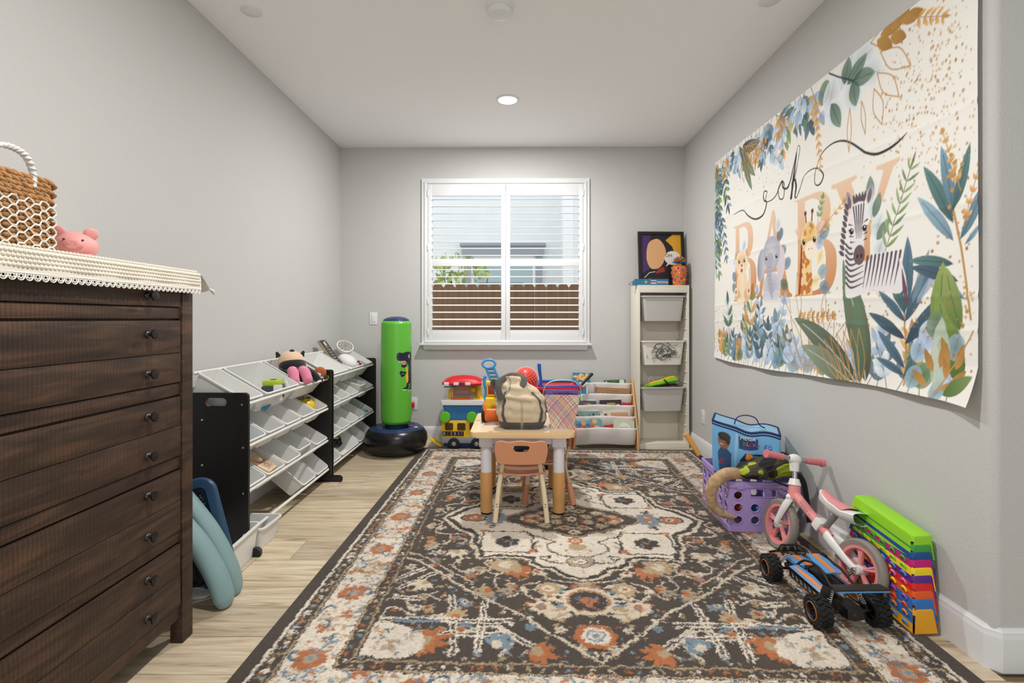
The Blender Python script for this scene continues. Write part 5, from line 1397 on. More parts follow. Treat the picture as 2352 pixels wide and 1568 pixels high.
def bookprint(w_, h_, base, accents, seed, style):
    cv = Canvas(w_, h_, .0035, base); r = random.Random(seed)
    if style == 'picture':
        for k in range(12): cv.ell(r.uniform(.1, .9) * w_, r.uniform(.1, .9) * h_, r.uniform(.008, .03), r.uniform(.008, .03), r.choice(accents))
    elif style == 'text':
        cv.ell(w_ / 2, h_ * .35, w_ * .36, h_ * .5, rgb(232, 226, 212))
        for k in range(7): cv.stroke([(w_ * .28, h_ * .62 - k * .013), (w_ * r.uniform(.6, .74), h_ * .62 - k * .013)], .003, rgb(110, 106, 100))
        for k in range(14): cv.ell(r.uniform(.02, .98) * w_, r.uniform(.05, .95) * h_, .006, .005, r.choice(accents)) if r.random() < .4 else None
    elif style == 'title':
        cv.poly([(w_ * .3, h_ * .5), (w_ * .75, h_ * .5), (w_ * .72, h_ * .85), (w_ * .33, h_ * .85)], accents[0])
        for k in range(4): cv.ell(w_ * (.36 + k * .1), h_ * .68, .011, .016, accents[1]); cv.ell(w_ * (.36 + k * .1), h_ * .68, .005, .008, base)
        cv.ell(w_ * .85, h_ * .7, .018, .010, rgb(220, 214, 210))
    elif style == 'bars':
        for k in range(9): cv.stroke([(w_ * (.06 + .012 * k), h_ * .55), (w_ * (.06 + .012 * k), h_ * .85)], .002 + .002 * (k % 2), rgb(40, 38, 38))
        cv.poly([(w_ * .3, h_ * .4), (w_ * .95, h_ * .4), (w_ * .95, h_ * .9), (w_ * .3, h_ * .9)], accents[0])
    elif style == 'arches':
        for k in range(7): cv.stroke([(w_ * (.08 + .13 * k) + .016 * math.cos(a), h_ * .45 + .045 * math.sin(a)) for a in np.linspace(0, PI, 8)], .004, accents[0])
        cv.stroke([(w_ * .3, h_ * .85), (w_ * .7, h_ * .85)], .004, accents[1])
    return cv
BK = [  # pocket, x0, x1, rise above rod, thickness, base, accents, style, label
    (0, .50, .66, .10, .020, rgb(60, 120, 150), [rgb(222, 150, 70), rgb(226, 190, 120), rgb(40, 70, 90)], 'picture', 'tall teal picture book with orange circles in the top pocket of the book rack'),
    (0, .80, 1.00, .035, .006, rgb(74, 104, 60), [rgb(220, 220, 210), rgb(60, 90, 50)], 'picture', 'thin dark green book behind the brown book in the rack'),
    (1, .70, 1.015, .062, .010, rgb(160, 122, 84), [rgb(96, 66, 44), rgb(150, 60, 40)], 'arches', 'brown wooden tracing board with arch shapes in the book rack'),
    (1, .46, .64, .11, .022, rgb(214, 212, 210), [rgb(60, 120, 150), rgb(60, 60, 60)], 'bars', 'white and blue boxed book in the second pocket of the book rack'),
    (2, .74, .935, .052, .024, rgb(56, 28, 48), [rgb(160, 170, 60), rgb(120, 140, 40)], 'title', 'dark plum book with a lime title in the book rack'),
    (2, .94, 1.02, .060, .012, rgb(182, 36, 44), [rgb(120, 20, 30)], 'plain', 'narrow red book at the end of the middle pocket'),
    (2, .50, .70, .045, .020, rgb(70, 76, 84), [rgb(160, 160, 60), rgb(60, 120, 130), rgb(170, 70, 110)], 'picture', 'dark grey picture book in the middle pocket of the rack'),
    (3, .755, 1.00, .055, .018, rgb(214, 198, 176), [rgb(196, 150, 110), rgb(90, 90, 90)], 'bars', 'tan book with a barcode in the fourth pocket of the rack'),
    (3, .735, .80, .065, .012, rgb(92, 140, 110), [rgb(220, 210, 190)], 'picture', 'pale green book beside the tan barcode book'),
    (3, .48, .72, .05, .020, rgb(120, 150, 140), [rgb(190, 170, 60), rgb(60, 60, 50), rgb(70, 120, 160)], 'picture', 'grey green patterned book in the fourth pocket'),
    (4, .84, 1.025, .085, .012, rgb(196, 206, 178), [rgb(40, 40, 40), rgb(206, 170, 80)], 'text', 'pale green book with a printed oval of text in the front pocket'),
    (4, .76, 1.00, .105, .010, rgb(190, 34, 36), [rgb(226, 190, 60)], 'plain', 'red book behind the pale green text book'),
    (4, .76, .87, .095, .008, rgb(50, 92, 168), [rgb(200, 210, 230)], 'plain', 'blue book standing between red and pale green books'),
    (4, .50, .745, .085, .018, rgb(110, 158, 160), [rgb(206, 90, 60), rgb(60, 110, 170), rgb(220, 180, 120)], 'picture', 'teal picture book with red and blue shapes in the front pocket')]
nin = {}
for k, (pk, x0, x1, rise, th_, base_, acc, style, lab) in enumerate(BK):
    yy, z = rods[pk]; i = nin.get(pk, 0); nin[pk] = i + 1
    t = thing('book', lab, 'book', ((x0 + x1) / 2, yy + .016 + .012 * (i % 3 if x0 > .72 or pk == 0 else 0), z - .11), 0)
    t.rotation_euler = (-.16, random.Random(k).uniform(-.05, .05), 0)
    hh = rise + .11; w_ = x1 - x0
    MB().box(-w_ / 2, w_ / 2, 0, th_, 0, hh, .0015).build('cover', mat('cover%d' % k, base_, .4), t)
    MB().box(-w_ / 2 + .003, w_ / 2 - .003, .002, th_ - .002, hh - .002, hh + .0012).build('pages', 'white_plastic', t)
    if style != 'plain': bookprint(w_ - .006, hh - .006, base_, acc, k, style).mesh('cover_print', lambda X, Y, w_=w_: (X - w_ / 2 + .003, X * 0 - .0008, Y + .003), attr_mat('print_gloss', .35), t)
wand = MB().tube([(.555, 4.60, .55), (.672, 4.66, .655)], [.012, .014], 12).build('black_baton', mat('black_soft', rgb(28, 32, 36), .5)); tag(wand, 'black stick with rounded end propped against the book rack', 'stick')
# ================================================================ TALL BIN CABINET
CBX, CBY, CBR = 1.062, 4.556, math.radians(4.0)
cab = thing('bin_cabinet', 'tall narrow white storage frame with pull-out bins in the corner', 'cabinet', (CBX, CBY, .0), CBR)
mat('cab_white', rgb(226, 219, 204), .45)
CW, CD, CH = .462, .225, 1.45
for x in (0, CW - .018): MB().box(x, x + .018, 0, CD, 0, CH, .0015).build('side_panel', 'cab_white', cab)
MB().box(.018, CW - .018, 0, CD, CH - .018, CH, .001).build('top_panel', 'cab_white', cab)
MB().box(.018, CW - .018, .0, .018, CH - .066, CH - .018, .001).build('top_rail', 'cab_white', cab)
MB().box(.018, CW - .018, .004, CD, .028, .044, .001).build('bottom_shelf', 'cab_white', cab)
MB().box(.018, CW - .018, .002, .016, .0, .030, .001).build('plinth', 'cab_white', cab)
MB().box(.018, CW - .018, CD - .006, CD, .03, CH - .01).build('back_panel', 'cab_white', cab)
z = .10
while z < 1.40:
    for (x0, x1) in ((.018, .026), (CW - .026, CW - .018)):
        MB().box(x0, x1, .012, CD - .01, z, z + .006, .001).build('runner', 'white_plastic', cab)
    z += .0955
def cab_bin(rim, dpt, label, m):
    t = thing('storage_bin', label, 'bin', (CBX, CBY, 0), CBR)
    o = tub(CD - .012, CW - .075, dpt, t=.003, taper=.88, r=.03, lip=.016, liph=.012, M=Matrix.Translation((CW / 2, CD / 2 - .008, rim)) @ Matrix.Rotation(PI / 2, 4, 'Z')) if False else tub(CW - .075, CD - .03, dpt, t=.003, taper=.88, r=.03, lip=.016, liph=.012, M=Matrix.Translation((CW / 2, CD / 2 - .006, rim)))
    o.build('tub', m, t); return t
frost = mat('frosted_bin', rgb(214, 210, 204), .3, trans=.25)
cab_bin(1.357, .225, 'milky plastic bin near the top of the white storage frame', frost)
b2 = cab_bin(.957, .215, 'milky plastic bin covered in black scribbles in the white storage frame', mat('milk_plastic', rgb(228, 224, 212), .4))
b3 = cab_bin(.545, .215, 'frosted plastic bin under the green and yellow toy', frost)
sc_ = MB(); rr_ = random.Random(21)
def onfront(x, z): return (x, .004 + (.957 - z) * .062 - .0015, z)
pts = [(.12, .84), (.16, .92), (.22, .93), (.28, .90), (.26, .84), (.20, .80), (.17, .86), (.23, .91), (.30, .88), (.29, .82), (.21, .79), (.16, .83), (.21, .89), (.27, .86), (.24, .81), (.32, .84), (.34, .88)]
sc_.tube([onfront(p.x, p.y) for p in spl([(a, b, 0) for a, b in pts], 6)], .0016, 5)
for k in range(16):
    c = (rr_.uniform(.16, .30), rr_.uniform(.80, .90))
    sc_.tube([onfront(max(.07, min(.38, p.x)), max(.765, min(.935, p.y))) for p in spl([(c[0] + rr_.uniform(-.07, .08), c[1] + rr_.uniform(-.045, .045), 0) for _ in range(4)], 6)], .0013, 5)
for (a, b) in (((.32, .92), (.36, .925)), ((.36, .80), (.385, .83)), ((.08, .80), (.085, .83)), ((.15, .78), (.14, .74 + .03))): sc_.tube([onfront(*a), onfront((a[0] + b[0]) / 2, (a[1] + b[1]) / 2 - .01), onfront(*b)], .0014, 5)
sc_.build('scribble', 'black', b2)['kind'] = 'stuff'
def CP(x, y, z):
    c, s = math.cos(CBR), math.sin(CBR); return (CBX + x * c - y * s, CBY + x * s + y * c, z)
ty = thing('toy_racket_case', 'yellow and lime padded toy case with a black strap lying in the frosted bin', 'toy', CP(.23, .07, .548), CBR)
ty.rotation_euler = (0, -.08, CBR)
MB().tube(spl([(-.165, 0, .0), (-.10, 0, .012), (0, 0, .026), (.08, 0, .042), (.135, 0, .045), (.15, 0, .03)], 8), [.008, .022, .026, .032, .034, .02], 14, flat=.75).build('case', mat('lime_gloss', rgb(120, 196, 40), .3), ty)
MB().tube(spl([(-.16, .004, .012), (-.10, .004, .03), (0, .004, .046), (.08, .004, .068), (.13, .004, .072)], 8), [.006, .016, .018, .022, .020], 12, flat=.6).build('top_shell', mat('yellow_gloss', rgb(236, 196, 40), .3), ty)
MB().tube(spl([(.02, -.03, .06), (.04, -.045, .035), (.065, -.04, .0)], 6), .006, 8).build('strap', 'black', ty)
MB().box(-.07, .14, -.03, .02, -.004, .012, .004).build('underside', 'black', ty)
MB().tube([(.14, 0, .05), (.175, 0, .038)], .007, 8).build('red_tab', mat('red_plastic', rgb(196, 40, 34), .35), ty)
wh = MB().tube(spl([CP(.13, .10, .53), CP(.125, .10, .59), CP(.145, .10, .622), CP(.165, .10, .60), CP(.17, .10, .54)], 6), .004, 8).build('wire_loop', 'white_plastic'); tag(wh, 'thin white wire loop sticking up from the frosted bin', 'wire')
# ---- on top of the cabinet
fr_ = thing('framed_print', 'black framed purple, black and yellow abstract print leaning on the white storage frame', 'picture', CP(.262, .118, CH + .0005), CBR)
fr_.rotation_euler = (-.09, 0, CBR - .02)
FW, FH = .425, .505
fm = MB(); zz = [(0, .022), (0, 0)]
for (x0, x1, z0, z1) in ((-FW / 2, FW / 2, 0, .026), (-FW / 2, FW / 2, FH - .026, FH), (-FW / 2, -FW / 2 + .026, .026, FH - .026), (FW / 2 - .026, FW / 2, .026, FH - .026)): fm.box(x0, x1, 0, .026, z0, z1, .002)
fm.build('frame', mat('black_frame', rgb(28, 26, 26), .4), fr_)
PW, PH = FW - .048, FH - .048
cv = Canvas(PW, PH, .003, rgb(34, 28, 34))
cv.poly([(0, PH * .2), (PW * .22, PH * .3), (PW * .25, PH), (0, PH)], rgb(70, 46, 92))
cv.poly([(PW * .62, PH * .88), (PW * .78, PH * .75), (PW * .86, PH * .55), (PW * .72, PH * .2), (PW, 0), (PW, PH), (PW * .80, PH)], rgb(212, 158, 42))
for i in range(14):
    for j in range(22):
        x, y = PW * .60 + i * .012, j * .021 + (i % 2) * .010
        if x < PW * .60 or x > PW or (x < PW * .78 and y > .34): continue
        if x > PW * (.86 if y > .2 else .75): cv.ell(x, y, .0035, .0035, rgb(176, 118, 26))
cv.poly([(p.x, p.y) for p in spl([(PW * .14, PH * .5, 0), (PW * .2, PH * .82, 0), (PW * .45, PH * .9, 0), (PW * .62, PH * .66, 0), (PW * .5, PH * .36, 0), (PW * .26, PH * .3, 0)], 8, closed=True)], rgb(214, 164, 116))
cv.poly([(p.x, p.y) for p in spl([(PW * .05, PH * .02, 0), (PW * .2, PH * .1, 0), (PW * .36, PH * .04, 0), (PW * .3, -.01, 0)], 6, closed=True)], rgb(168, 110, 96))
cv.stroke([(PW * .08, PH * .12), (PW * .2, PH * .22), (PW * .34, PH * .24)], .005, rgb(226, 220, 210))
cv.poly([(PW * .34, PH * .2), (PW * .58, PH * .24), (PW * .56, PH * .34), (PW * .42, PH * .3)], rgb(150, 48, 44))
cv.ell(PW * .78, PH * .52, PW * .20, PH * .14, rgb(226, 220, 208)); cv.poly([(PW * .66, PH * .42), (PW * .74, PH * .42), (PW * .60, PH * .34)], rgb(226, 220, 208))
cv.mesh('print', lambda X, Y: (X - PW / 2, X * 0 + .014, Y + .024), attr_mat('print_gloss', .35), fr_)
vs, fs = text_mb('OH', .042, .0003)
MB().add(vs, fs, Matrix.Translation((PW * .18, .0132, PH * .565 + .024)) @ Euler((PI / 2, 0, 0)).to_matrix().to_4x4()).build('lettering', 'black', fr_)
MB().box(-FW / 2 + .02, FW / 2 - .02, .016, .022, .02, FH - .02).build('backing', 'tan_board', fr_)
pk_ = thing('toy_packet', 'long teal blue toy packet with a yellow star on the white storage frame', 'packet', CP(.10, .045, CH + .0005), CBR)
cvp = Canvas(.31, .055, .0025, rgb(48, 116, 148))
cvp.poly([(.105 + .016 * math.cos(a) * (1 if i % 2 else .45), .028 + .016 * math.sin(a) * (1 if i % 2 else .45)) for i, a in enumerate(np.linspace(0, 2 * PI, 11)[:-1])], rgb(226, 178, 40))
cvp.poly([(.15, .014), (.20, .014), (.20, .044), (.15, .044)], rgb(222, 216, 226)); cvp.stroke([(.155, .03), (.195, .03)], .012, rgb(120, 40, 110)); cvp.stroke([(.215, .028), (.295, .026)], .016, rgb(206, 190, 196)); cvp.stroke([(.22, .028), (.29, .026)], .006, rgb(184, 60, 70))
MB().prism([(-.135, 0), (.185, 0), (.185, .056), (-.09, .056), (-.135, .04)], -.018, .018, XZ, bev=.003).build('wrapper', mat('teal_wrap', rgb(48, 116, 148), .35), pk_)
cvp.mesh('front_print', lambda X, Y: (X - .126, X * 0 - .0186, Y + .0005), attr_mat('print_gloss', .35), pk_)
MB().tube(spl([(-.13, 0, .03), (-.155, 0, .026), (-.17, 0, .01), (-.15, .0, .004)], 5), [.012, .008], 8, flat=.4).build('twisted_end', mat('grey_foil', rgb(140, 142, 146), .3), pk_)
gb = thing('treat_cup', 'clear cup of rainbow sweets with a curly rainbow bow', 'gift', CP(.395, .06, CH + .0005), CBR)
MB().lathe([(0, .001), (.052, .001), (.066, .145), (.060, .165), (.05, .175)], 28).build('cup', mat('rainbow_fill', rgb(206, 110, 60), .3), gb)
rc_ = [rgb(40, 110, 200), rgb(226, 100, 40), rgb(70, 170, 70), rgb(150, 60, 160), rgb(230, 190, 50), rgb(200, 40, 60)]
for k in range(44):
    a = k * 2.4; z = .012 + .15 * (k / 44); r_ = .052 + .012 * z / .16
    MB().ell((r_ * math.cos(a), r_ * math.sin(a), z), .010, .010, .010, 8, 6).build('sweet', mat('sweet%d' % (k % 6), rc_[k % 6], .3), gb)
for k in range(42):
    a = k * 2.4; el = .15 + 1.3 * ((k * 7 % 42) / 42); L = .062
    d = Vector((math.cos(a) * math.cos(el), math.sin(a) * math.cos(el), math.sin(el))); n_ = d.cross(Vector((0, 0, 1))).normalized()
    c = Vector((0, 0, .20))
    MB().tube([tuple(p) for p in spl([c, c + d * L * .6 + n_ * .012, c + d * L, c + d * L * .6 - n_ * .012, c], 5)], .0038, 6).build('bow_loop', mat('sweet%d' % (k % 6), rc_[k % 6], .4), gb)
# ================================================================ BANNER
def banner():
    W, H = 2.318, 1.525
    t = thing('baby_banner', 'large white fabric banner reading oh BABY with painted leaves and animals', 'banner', (XR - .004, 4.05, .85))
    PAP = rgb(238, 235, 228)
    cv = Canvas(W, H, .0034, PAP)
    r = random.Random(12)
    CB = [rgb(214, 160, 116), rgb(226, 186, 152)]; GO = rgb(190, 146, 84); GD = rgb(168, 122, 60)
    TE = [rgb(70, 96, 112), rgb(96, 124, 140), rgb(58, 78, 92), rgb(120, 146, 160), rgb(74, 104, 104)]; GR = [rgb(110, 130, 72), rgb(86, 116, 88), rgb(70, 92, 78), rgb(124, 146, 96)]; LB = [rgb(168, 184, 208), rgb(150, 170, 192), rgb(190, 200, 212)]; DKL = rgb(74, 80, 78)
    # soft fold lines are in the cloth shape; glitter dots
    def dots(x0, x1, y0, y1, n, s=.007):
        for k in range(n):
            q = s * r.uniform(.35, 1.0); cv.ell(r.uniform(x0, x1), r.uniform(y0, y1), q, q * r.uniform(.7, 1.1), r.choice([GO, GD]), op=r.uniform(.5, 1))
    for k in range(520):
        x = 2.08 + r.gauss(0, .14); y = 1.15 + r.gauss(0, .22)
        if 1.70 < x < W - .01 and .78 < y < H - .01: q = .0075 * r.uniform(.3, 1); cv.ell(x, y, q * .75, q, r.choice([GO, GD, rgb(206, 172, 118)]), op=r.uniform(.5, 1))
    dots(.0, .35, .05, .38, 170, .006); dots(1.45, 1.95, .25, .45, 70, .008); dots(.25, .7, .2, .34, 50, .006); dots(.3, 1.1, 1.12, 1.3, 70, .005); dots(2.1, 2.3, .2, .8, 60, .009)
    # ---- letters: serif outlines with a colour fade
    TOP, BOT, HL = .958, .424, .534
    def gl(polys, x, w_, holes=()):
        for P in polys: cv.poly([(x + a * w_, BOT + b * HL) for a, b in P], rgb(206, 138, 84), 1, rgb(232, 202, 174), ((0, BOT), (0, TOP)))
        for P in holes: cv.poly([(x + a * w_, BOT + b * HL) for a, b in P], PAP)
    def curve(pts): return [(p.x, p.y) for p in spl([(a, b, 0) for a, b in pts], 6)]
    def letterB(x, w_):
        gl([[(0, 0), (.12, .03), (.12, .97), (0, 1), (.5, 1), (.55, 0)], curve([(.5, 1), (.72, .98), (.88, .87), (.88, .68), (.74, .56), (.5, .52)]), curve([(.5, .55), (.8, .52), (1.0, .40), (1.0, .18), (.84, .03), (.5, 0)])], x, w_,
           [curve([(.30, .95), (.5, .95), (.66, .88), (.66, .68), (.5, .57), (.30, .56)]), curve([(.30, .51), (.52, .51), (.76, .44), (.76, .14), (.58, .05), (.30, .05)])])
    letterB(.335, .36)
    gl([[(0, 0), (.30, 0), (.30, .03), (.20, .05), (.50, .86), (.72, .05), (.62, .03), (.62, 0), (1, 0), (1, .03), (.93, .06), (.56, 1), (.50, 1), (.10, .06), (0, .03)], [(.24, .30), (.70, .30), (.69, .36), (.25, .36)]], .68, .455)
    letterB(1.147, .385)
    gl([[(0, 1), (.42, 1), (.42, .97), (.33, .95), (.58, .52), (.80, .95), (.70, .97), (.70, 1), (1, 1), (1, .97), (.92, .94), (.62, .44), (.62, .06), (.74, .03), (.74, 0), (.30, 0), (.30, .03), (.42, .06), (.42, .44), (.09, .95), (0, .97)]], 1.497, .455)
    # ---- script
    path = [(0.356, 1.046), (0.498, 1.047), (0.588, 0.99), (0.692, 0.949), (0.793, 0.957), (0.838, 1.021), (0.804, 1.048), (0.804, 1.097), (0.844, 1.087), (0.827, 1.034), (0.904, 1.025), (0.967, 1.049), (1.015, 1.105), (0.983, 1.068), (0.995, 1.012), (1.04, 1.007), (1.05, 1.077), (1.023, 1.107), (1.045, 1.06), (1.10, 1.06), (1.15, 1.16), (1.190, 1.246), (1.212, 1.246), (1.206, 1.20), (1.165, 1.10), (1.119, 0.985)]
    INK = rgb(58, 58, 58)
    cv.stroke([(p.x, p.y) for p in spl([(a, b, 0) for a, b in path], 8)], [.004, .010, .013, .012, .008, .006, .010, .008, .008, .012, .012, .005, .005, .014], INK)
    cv.stroke([(1.125, .985), (1.15, 1.10), (1.180, 1.22)], [.020, .018, .010], INK)
    p2 = [(1.122, 1.0), (1.145, 1.06), (1.170, 1.075), (1.176, 1.03), (1.165, 0.98), (1.195, 0.985), (1.254, 1.066), (1.318, 1.087), (1.389, 1.074), (1.431, 1.031), (1.412, 0.996), (1.378, 0.99), (1.354, 1.018), (1.372, 1.081), (1.423, 1.141), (1.503, 1.161), (1.584, 1.149), (1.654, 1.113), (1.744, 1.044), (1.813, 1.012), (1.884, 1.009), (1.945, 1.021), (1.992, 1.04)]
    cv.stroke([(p.x, p.y) for p in spl([(a, b, 0) for a, b in p2], 8)], [.006, .012, .018, .008, .006, .006, .010, .010, .006, .006, .007, .010, .011, .013, .013, .003], INK)
    # ---- plants
    def sprig(x, y, an, L, n, ll, lw, cols, stem=None, bend=0.0, spread=.9, vein=None, op=.95, tip=True):
        px, py, a = x, y, an; P = [(x, y)]
        for k in range(n):
            a = an + bend * (k + 1) / n; px += L / n * math.cos(a); py += L / n * math.sin(a); P.append((px, py))
        cv.stroke(P, max(.004, L * .012), stem or DKL)
        for k in range(n):
            q = P[k + 1]; a = an + bend * (k + 1) / n; s = 1 - .35 * k / n
            for sd in (-1, 1):
                c = r.choice(cols); cv.leaf(q[0], q[1], a + sd * (spread + r.uniform(-.15, .15)), ll * s * r.uniform(.85, 1.1), lw * s, c, tuple(min(1, v * 1.7 + .03) for v in c), bend=-sd * .3, op=op, vein=vein)
        if tip: cv.leaf(px, py, a, ll * .8, lw * .8, r.choice(cols), op=op)
    def outline(x, y, an, L, wd, c=GO):
        for s in (-1, 1): cv.stroke([(p.x, p.y) for p in spl([(x, y, 0), (x + L * .5 * math.cos(an) - s * wd / 2 * math.sin(an), y + L * .5 * math.sin(an) + s * wd / 2 * math.cos(an), 0), (x + L * math.cos(an), y + L * math.sin(an), 0)], 6)], .005, c)
    def disc(x, y, s, c, op=.75, an=0): cv.ell(x, y, s, s * .8, c, an, op, tuple(min(1, v * 1.5 + .03) for v in c)); cv.stroke([(x - s * math.cos(an), y - s * math.sin(an)), (x + s * .8 * math.cos(an), y + s * .8 * math.sin(an))], .003, DKL, .4)
    EU = rgb(186, 194, 198); EG = rgb(72, 104, 84)
    # top garland (hanging from the top edge, far corner to the middle)
    for (x, y, an, L, n, ll, lw, cols) in ((.03, 1.50, -1.4, .34, 5, .12, .04, GR + TE), (.10, 1.52, -1.2, .40, 6, .12, .035, TE), (.22, 1.52, -1.6, .30, 5, .10, .03, GR), (.05, 1.20, -1.5, .36, 6, .12, .035, TE), (.02, .98, -1.4, .32, 5, .10, .04, GR), (.12, 1.12, -1.3, .36, 6, .09, .028, TE),
                                         (.34, 1.52, -1.1, .20, 4, .10, .04, LB), (.62, 1.52, -.9, .22, 4, .12, .05, LB), (.95, 1.52, -.5, .30, 6, .13, .035, TE), (1.10, 1.50, -1.9, .22, 4, .12, .045, [GO, GO, GR[0]]), (1.25, 1.52, -1.2, .18, 3, .13, .06, [GO, GR[1], TE[0]]), (.80, 1.52, -1.7, .20, 4, .11, .05, TE), (.70, 1.46, -.3, .22, 4, .07, .045, LB), (.86, 1.36, -.8, .2, 4, .08, .045, LB)):
        sprig(x, y, an, L, n, ll, lw, cols)
    for k in range(26):
        x = .02 + k * .052
        sprig(x, 1.525, -1.57 + r.uniform(-.7, .7), r.uniform(.10, .2), 3, r.uniform(.07, .11), r.uniform(.03, .05), r.choice([TE, GR, LB, [GO, GD], LB]), op=.9)
    for k in range(16): sprig(r.uniform(.0, .06), 1.5 - k * .045, -1.4 + r.uniform(-.4, .5), .14, 3, .09, .03, r.choice([TE, GR, LB]), op=.9)
    for (x, y, an, L, wd) in ((.45, 1.50, -.95, .36, .075), (.50, 1.46, -1.25, .34, .07)): cv.leaf(x, y, an, L, wd, rgb(74, 92, 80), rgb(120, 142, 120), .2, vein=rgb(190, 200, 190))
    cv.leaf(.50, 1.49, -.45, .26, .085, rgb(66, 76, 70), rgb(120, 132, 124), .5, vein=rgb(190, 200, 190))
    for k in range(7): outline(.50 + .02 * k, 1.47, -1.5 + .17 * k, .24, .06)
    sprig(.58, 1.34, .3, .24, 6, .05, .022, [GO, GD], GO)
    for (x, y, s, a, c) in ((1.44, 1.44, .06, 1.2, EG), (1.50, 1.40, .085, 1.3, EU), (1.62, 1.46, .085, .9, EU), (1.72, 1.46, .09, .3, EU), (1.66, 1.34, .085, -1.2, EU), (1.78, 1.38, .075, -.3, EU), (1.53, 1.30, .08, -1.0, EU)): disc(x, y, s, c, .8, a)
    for (x, y, an, L) in ((1.62, 1.40, .5, .16), (1.66, 1.40, -.2, .15), (1.66, 1.40, -1.4, .13), (1.50, 1.36, -1.1, .16), (1.60, 1.41, 1.3, .12)): cv.leaf(x, y, an, L, .075, rgb(58, 92, 72), rgb(110, 140, 118), op=.85, vein=rgb(40, 60, 50))
    cv.stroke([(1.48, 1.52), (1.55, 1.47), (1.66, 1.40)], .008, rgb(60, 64, 80))
    for (x, y, an, L, wd) in ((1.78, 1.51, -.2, .18, .08), (1.84, 1.44, -.7, .22, .08), (1.82, 1.36, -.9, .20, .07), (1.80, 1.30, -1.3, .18, .06), (1.64, 1.28, -1.6, .20, .03), (1.72, 1.28, -1.4, .16, .03)): outline(x, y, an, L, wd)
    for (x, y, an, L) in ((1.84, 1.51, -.1, .14), (1.90, 1.50, .3, .12), (1.90, 1.47, -.5, .10), (1.96, 1.50, -.2, .12), (1.82, 1.50, -.7, .12)): cv.leaf(x, y, an, L, .055, GO, GD)
    sprig(2.02, 1.48, -.5, .16, 5, .05, .018, [GO], GO); sprig(1.36, 1.46, -1.45, .38, 9, .05, .02, [GO], GO, tip=False)
    # bottom garland
    for (x, an, L, n, ll, lw, cols) in ((.16, 1.9, .16, 3, .09, .04, [GO, GD]), (.30, 1.7, .40, 5, .13, .055, [EG, EU, EU]), (.42, 1.2, .36, 5, .10, .05, [EG, EU]), (.50, 1.5, .50, 10, .04, .018, [GO]), (.56, 1.4, .42, 5, .15, .05, [GO, GD, GR[0]]), (.66, 1.3, .34, 5, .14, .045, TE), (.80, 1.75, .46, 7, .08, .045, LB), (.92, 1.25, .40, 6, .09, .05, LB),
                                        (.84, 1.5, .22, 4, .12, .05, [TE[0], GR[1], TE[2]]), (1.02, 1.8, .28, 5, .11, .06, [LB[1], GR[1], TE[3]]), (1.40, 1.9, .24, 6, .07, .03, [GO]), (1.50, 2.2, .24, 6, .07, .03, [GO, GD])):
        sprig(x, .01, an, L, n, ll, lw, cols, stem=GO if GO in cols else None)
    for k in range(34):
        x = .16 + k * .062
        sprig(x, .0, 1.57 + r.uniform(-.6, .6), r.uniform(.10, .24), 4, r.uniform(.07, .12), r.uniform(.03, .055), r.choice([TE, GR, LB, [GO, GD], LB, TE]), op=.9)
    for (x, y, s, c) in ((1.16, .06, .07, TE[3]), (1.24, .09, .06, LB[1]), (1.10, .10, .06, LB[0]), (.98, .05, .05, TE[1]), (.46, .06, .05, GR[1]), (1.30, .05, .05, TE[3])): disc(x, y, s, c, .85)
    for k in range(8): outline(1.22 + .03 * k, .02, 2.5 - .22 * k, .34, .07)
    outline(1.12, .33, 2.0, .22, .05); outline(1.22, .30, 1.7, .26, .05); outline(1.42, .28, 1.4, .16, .04)
    sprig(1.16, .30, .05, .34, 8, .05, .025, [GO, GD], GO)
    cv.leaf(1.70, .0, 2.45, .62, .13, rgb(66, 76, 64), rgb(120, 132, 112), .35, vein=rgb(200, 206, 196)); cv.leaf(1.66, .0, 2.7, .46, .12, rgb(84, 98, 80), rgb(150, 162, 140), .2, vein=rgb(200, 206, 196))
    cv.leaf(1.76, .01, 1.80, .60, .15, rgb(86, 78, 64), rgb(120, 146, 118), .12, vein=rgb(210, 214, 204)); cv.leaf(1.72, .0, 1.62, .42, .10, rgb(80, 96, 78), rgb(110, 136, 110), .1)
    for k in range(7): outline(1.58 + .025 * k, .0, 2.4 - .12 * k, .26, .05)
    # big dark sprig centre right
    def bigsprig(x, y, sc, leaves):
        for (dx, dy, an, L) in leaves:
            c = r.choice(TE); cv.leaf(x + dx * sc, y + dy * sc, an, L * sc, .26 * L * sc * .8, tuple(v * .95 for v in c), tuple(min(1, v * 1.7 + .02) for v in c), .15, vein=rgb(60, 76, 84))
    cv.stroke([(1.99, .03), (1.985, .2), (1.975, .34)], .010, GO)
    bigsprig(1.98, .20, 1.0, ((0, .02, 2.6, .24), (0, .0, .75, .26), (0, .09, 2.35, .20), (0, .09, 1.0, .28), (0, .12, 1.95, .28), (0, .13, 1.45, .30), (0, -.10, 2.3, .22), (.01, -.06, .5, .20), (.0, -.13, 2.7, .18), (0, -.14, 1.1, .18)))
    cv.leaf(2.02, .36, 1.2, .22, .035, TE[3], op=.8); cv.leaf(2.04, .36, .9, .16, .03, LB[1], op=.8)
    # near-side plant
    cv.stroke([(2.285, .30), (2.24, .55), (2.20, .72), (2.22, .86)], .010, GO)
    bigsprig(2.205, .58, 1.05, ((0, .0, 2.2, .24), (0, .06, 2.0, .26), (0, .1, 1.7, .24), (.0, .1, 1.15, .22), (.03, .0, .9, .22), (.0, -.08, 2.9, .20), (.02, -.14, 2.75, .22), (.05, -.02, .6, .1), (.05, -.2, 2.6, .16)))
    for k in range(12): cv.ell(2.20 + r.uniform(-.03, .07), .76 + r.uniform(-.12, .14), .009, .008, GO); 
